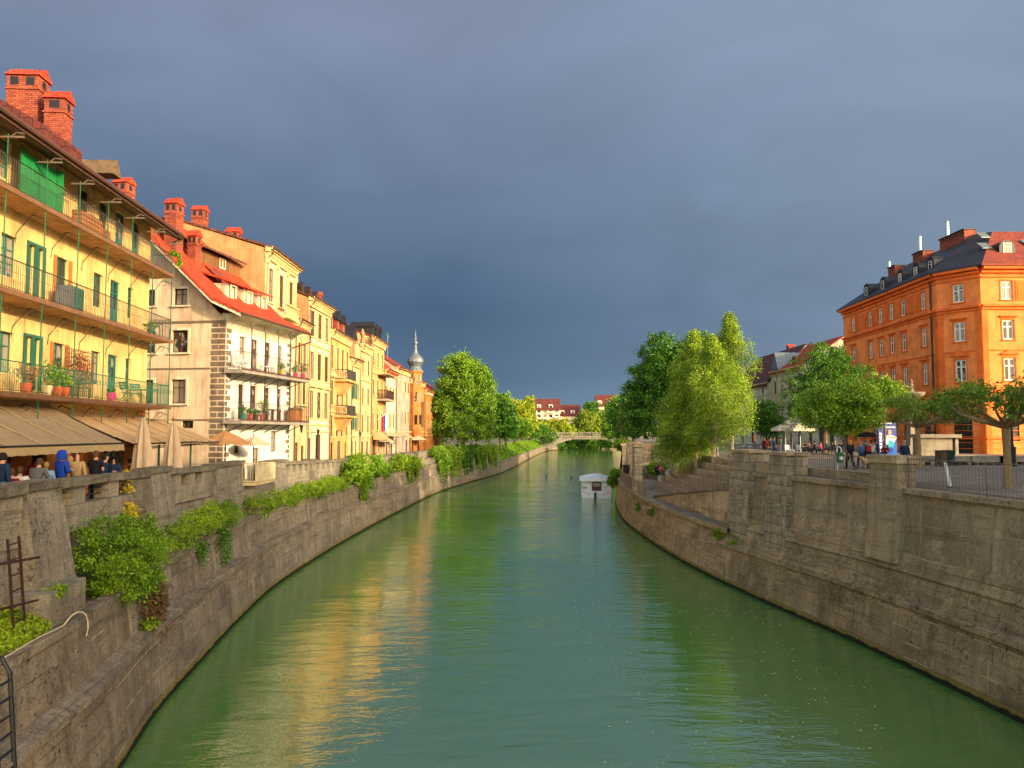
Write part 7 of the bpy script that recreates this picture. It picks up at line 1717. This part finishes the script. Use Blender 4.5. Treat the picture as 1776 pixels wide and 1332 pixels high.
def person(label, loc, rz, kind='stand', top='jacket', c1='c_black', c2='c_denim', hair='h_dark', style='short', sc=1., skin='skin', group=None):
    body, tr, jk, sh, J = pose(kind); t = thing('person', label, 'person', loc, rz, group); t.scale = (sc, sc, sc)
    b = put('body', uni(body, skin), t); put('trousers', uni(tr, c2), t)
    put('jacket' if top == 'jacket' else 'shirt', uni(jk if top == 'jacket' else sh, c1), t)
    h = Vector(J['head']); m = MB()
    if style != 'bald':
        R_ = [(.0, .135), (.05, .128), (.085, .095), (.102, .045), (.102, -.01), (.09, -.05), (.06, -.075)] if style != 'hood' else [(0, .17), (.07, .155), (.12, .11), (.145, .03), (.14, -.06), (.12, -.13)]
        if style == 'long': R_ += [(.085, -.14), (.09, -.22), (.05, -.26)]
        n = 12
        for (r0, z0), (r1, z1) in zip(R_, R_[1:]):
            for k in range(n):
                a0, a1 = 2*PI*k/n, 2*PI*(k+1)/n; am = (a0+a1)/2
                if math.sin(am) < -.45 and (z1 < .04): continue      # leave the face open
                P = lambda r, a, z: (h.x+r*math.cos(a)*.9, h.y+.012+r*math.sin(a)*1.08, h.z+z)
                q = [P(r0, a0, z0), P(r0, a1, z0), P(r1, a1, z1), P(r1, a0, z1)]; m.face(q if r0 > 0 else q[1:])
        m.build('hood' if style == 'hood' else ('hat' if style == 'hat' else 'hair'), hair, t, smooth=True)
    m = MB()
    for s in (-1, 1): m.box(h.x+s*.033-.011, h.x+s*.033+.011, h.y-.095, h.y-.088, h.z+.0, h.z+.012)
    m.box(h.x-.02, h.x+.02, h.y-.094, h.y-.086, h.z-.053, h.z-.046); m.build('face_features', 'h_dark', t)
    m = MB()
    for n in 'rl':
        a, q = Vector(J['an'+n]), Vector(J['to'+n]); m.tube([(a.x, a.y+.05, max(.045, a.z-.04)), (q.x, q.y, q.z+.01), (q.x, q.y-.05, q.z)], [.05, .045, .03], 8)
    m.build('shoes', 'black_plastic', t, smooth=True)
    return t
def lp(label, px, Y, rz, kind='stand', dz=0, **k):
    x = at(px, 800, Y)[0]; person(label, (x, Y, street(Y)+dz), rz, kind, **k)
LG = 'people on the left terrace'
lp('person in dark jacket cut by the left picture edge', 4, 20.6, PI-.3, 'stand', c1='c_navy', hair='h_dark', sc=1.02)
lp('person with short brown hair seated low at far left table', 24, 22.3, PI, 'sit', c1='c_maroon', hair='h_brown')
lp('person in pale shirt seated just behind the left pier', 37, 22.6, PI+.3, 'sit', dz=.05, c1='c_light', hair='h_brown')
lp('person in red sweater leaning over a cafe table', 58, 25.6, PI/2, 'lean', dz=.35, c1='c_red', hair='h_dark')
lp('person in dark jacket with brown hair, back turned, left of blond one', 65, 22.8, PI, 'lean', dz=.32, c1='c_grey', hair='h_brown')
lp('person with long blond hair and light blue shirt', 80, 24.2, PI+.5, 'stand', dz=-.2, c1='c_paleblue', hair='h_blond', style='long', sc=.95)
lp('person in blue hooded raincoat at the parapet', 107, 23.3, PI-.4, 'fold', c1='c_blue', c2='c_navy', hair='c_blue', style='hood', sc=1.03)
lp('person in red jacket mostly hidden behind blue raincoat', 121, 25.2, PI, 'stand', dz=-.12, c1='c_red', hair='h_blond')
lp('bald person in tan coat seen from behind', 134, 24.6, PI+.1, 'stand', c1='c_tan', c2='c_navy', style='bald', skin='skin_red')
lp('person in black t-shirt with short brown hair, back turned', 166, 24.9, PI-.15, 'fold', top='shirt', c1='c_black', c2='c_navy', hair='h_brown', sc=1.03)
lp('person in dark navy jacket right of black t-shirt', 182, 26.2, PI/2+.3, 'stand', dz=-.06, c1='c_navy', c2='c_denim', hair='h_dark')
lp('person in dark top seated facing viewer by green post', 196, 29.5, .3, 'sit', dz=.25, c1='c_navy', hair='h_dark')
lp('person in maroon jacket seated leaning right of green post', 230, 31.5, -PI/2+.4, 'lean', dz=.2, c1='c_maroon', hair='h_dark')
lp('person with grey hair seated behind the maroon jacket', 243, 32.5, PI/2, 'sit', dz=.2, c1='c_grey', hair='h_brown')
# cafe tables and stools for them
for i, (px, Y, lab) in enumerate(((45, 24.2, 'wooden cafe table in front of the red sweater'), (205, 30.4, 'wooden cafe table between the navy and maroon seated people'), (30, 23.4, 'wooden cafe table at the far left'))):
    x = at(px, 800, Y)[0]; t = thing('cafe_table', lab, 'table', (x, Y, street(Y)), 0, 'cafe tables on the left terrace'); MB().box(-.4, .4, -.4, .4, .72, .76).build('tabletop', 'timber', t)
    for a in (-.33, .33):
        for b_ in (-.33, .33): MB().box(a-.025, a+.025, b_-.025, b_+.025, 0, .72).build('leg', 'dark_wood', t)
for i, (px, Y, dz, lab) in enumerate(((24, 22.4, 0, 'chair under the leftmost seated person'), (37, 22.7, .05, 'chair under the person in pale shirt'), (58, 25.7, .35, 'high chair under the red sweater'), (65, 22.9, .32, 'high chair under the dark jacketed leaning person'), (196, 29.6, .25, 'chair under the dark seated person by green post'), (230, 31.6, .2, 'chair under the maroon jacket'), (243, 32.6, .2, 'chair under the person behind maroon jacket'))):
    x = at(px, 800, Y)[0]; t = thing('stool', lab, 'stool', (x, Y, street(Y)), 0, 'seats on the left terrace'); MB().box(-.2, .2, -.2, .2, .36+dz, .4+dz).build('seat', 'dark_wood', t)
    for a in (-.17, .17):
        for b_ in (-.17, .17): MB().box(a-.018, a+.018, b_-.018, b_+.018, 0, .36+dz).build('leg', 'dark_wood', t)
def rp(label, px, Y, rz, kind='stand', z=6.4, **k): return person(label, (X(px, Y), Y, z), rz, kind, **k)
rp('person in denim and black jacket with orange hat, walking away', 1473, 45.8, PI+.2, 'walk', c1='c_black', c2='c_black', hair='c_orange', style='hat')
rp('person in blue denim jacket beside the dog', 1491, 46.6, PI, 'walk', c1='c_denim', c2='c_navy', hair='h_blond', style='long', sc=.97)
t = rp('person carrying a red and black backpack', 1499, 47.6, PI, 'stand', c1='c_denim', c2='c_navy', hair='h_grey', style='hat')
b_ = thing('backpack', 'red and black backpack on the back of the person by the dog', 'backpack', (X(1499, 47.6), 47.35, 7.55)); MB().box(-.17, .17, -.16, .06, -.28, .22).build('bag', 'c_black', b_); MB().box(-.14, .14, -.2, -.162, -.1, .24).build('pocket', 'c_red', b_)
rp('person in white shirt under the black umbrella', 1510, 47.6, .2, 'hold', top='shirt', c1='c_light', c2='c_denim', hair='h_brown')
rp('person in dark blue jacket right of the white shirt', 1517, 50, .5, 'stand', c1='c_navy', c2='c_navy', hair='h_dark')
rp('person with reddish top and turquoise trousers sitting before the billboard', 1533, 58, -.5, 'sit', z=6.45, c1='c_maroon', c2='c_teal', hair='h_brown')
rp('person in navy jacket over light blue shirt behind the pier', 1567, 44.5, 0, 'stand', c1='c_navy', c2='c_navy', hair='h_grey')
m = MB(); x = X(1567, 44.5)
t = thing('umbrella', 'open black umbrella above the person in white shirt', 'umbrella', (X(1502, 47.4), 47.4, 7.7))
m = MB(); n = 8
for k in range(n):
    a0, a1 = 2*PI*k/n, 2*PI*(k+1)/n
    for (r0, z0), (r1, z1) in (((0, .95), (.4, .86)), ((.4, .86), (.68, .62))):
        P = lambda r, a, z: (r*math.cos(a), r*math.sin(a), z); q = [P(r0, a0, z0), P(r0, a1, z0), P(r1, a1, z1), P(r1, a0, z1)]; m.face(q if r0 > 0 else q[1:])
m.build('canopy', 'umbrella_black', t); MB().tube([(0, 0, 0), (0, 0, 1.02)], .012, 6).build('shaft', 'steel', t); MB().tube([(0, 0, 0), (0, 0, -.1), (.05, 0, -.12)], .016, 6).build('handle', 'dark_wood', t)
# dog
t = thing('dog', 'golden tan dog standing side on behind the railing', 'dog', (X(1503, 45.4), 45.4, 6.4), math.radians(8))
N_ = dict(rump=((.38, 0, .5), (.13, .12)), belly=((.1, 0, .5), (.12, .13)), chest=((-.2, 0, .5), (.14, .17)), neck=((-.36, 0, .66), .085), head=((-.47, 0, .77), .08), muz=((-.62, 0, .74), .04), tail1=((.52, 0, .56), .035), tail2=((.72, 0, .68), .02), earl=((-.44, .07, .8), .03), earr=((-.44, -.07, .8), .03))
E_ = [('rump', 'belly'), ('belly', 'chest'), ('chest', 'neck'), ('neck', 'head'), ('head', 'muz'), ('rump', 'tail1'), ('tail1', 'tail2'), ('head', 'earl'), ('head', 'earr')]
for s, q in ((-1, 'a'), (1, 'b')):
    N_.update({'sh'+q: ((-.22, s*.09, .42), .07), 'el'+q: ((-.2, s*.1, .26), .04), 'wr'+q: ((-.23+s*.06, s*.1, .13), .03), 'pf'+q: ((-.27+s*.06, s*.1, .03), .035),
               'th'+q: ((.36, s*.09, .42), .085), 'st'+q: ((.28+s*.04, s*.1, .29), .05), 'hk'+q: ((.44+s*.05, s*.1, .17), .03), 'ph'+q: ((.38+s*.05, s*.1, .03), .035)})
    E_ += [('chest', 'sh'+q), ('sh'+q, 'el'+q), ('el'+q, 'wr'+q), ('wr'+q, 'pf'+q), ('rump', 'th'+q), ('th'+q, 'st'+q), ('st'+q, 'hk'+q), ('hk'+q, 'ph'+q)]
cloth('dog_fur', (.56, .33, .13, 1)); put('body', uni(skinned('body', N_, E_, 'belly'), 'dog_fur'), t)
MB().tube([(-.36, -.08, .62), (-.36, .08, .62)], .02, 6).build('collar', 'c_red', t)
# terrace visitor and the far crowd
person('person in red top and jeans sitting at the far end of terrace steps', (X(1145, 89), 89, 3.6), 0, 'sit', c1='c_pink', c2='c_denim', hair='h_brown')
person('person in dark clothes sitting beside the red topped visitor', (X(1138, 89.5), 89.5, 3.6), .2, 'sit', c1='c_black', c2='c_black', hair='h_dark')
CR = [(1231, 80, 'walk', 'c_black', 'c_black', 'dark walker under the birch branches, left one'), (1241, 81, 'walk', 'c_navy', 'c_black', 'dark walker under the birch branches, right one'),
      (1325, 70, 'walk', 'c_maroon', 'c_black', 'walker in brown coat left of the dark pair'), (1334, 72, 'stand', 'c_black', 'c_black', 'walker in black, left of the pair near parasols'), (1341, 73, 'walk', 'c_navy', 'c_navy', 'walker in navy, right of the pair near parasols'), (1352, 74, 'stand', 'c_green', 'c_grey', 'walker in olive near the white parasols')]
for px, D, kd, a, b_, lab in CR: rp(lab, px, D, (px % 7)-3, kd, c1=a, c2=b_, hair=('h_dark', 'h_brown')[px % 2], group='passers-by on the plaza')
SE = [(1396, 79, 'c_maroon', 'diner in maroon left of the grey one'), (1402, 77, 'c_grey', 'diner in grey jacket under linden'), (1410, 80, 'c_black', 'diner in black between grey and pink'), (1420, 76.5, 'c_pink', 'diner in bright pink under the linden'), (1430, 80, 'c_navy', 'diner in navy right of pink one'),
      (1440, 78, 'c_black', 'diner in black at the right cafe table'), (1448, 81, 'c_green', 'diner in dark green in deepest linden shade'), (1456, 76, 'c_black', 'diner in black just left of the green bin')]
for px, D, a, lab in SE:
    rp(lab, px, D, (px % 5)-2, 'sit', c1=a, c2='c_black', hair=('h_dark', 'h_brown', 'h_grey')[px % 3], group='diners under the linden')
    t = thing('stool', 'stool under the '+lab.split(' under')[0].split(' in deepest')[0], 'stool', (X(px, D), D+.1, 6.4), 0, 'stools of the diners'); MB().lathe([(0, .36), (.2, .36), (.2, .4), (0, .4)], 10).build('seat', 'dark_wood', t); MB().tube([(0, 0, 0), (0, 0, .36)], .03, 6).lathe([(.18, 0), (.03, .05)], 8).build('leg', 'dark_iron', t)
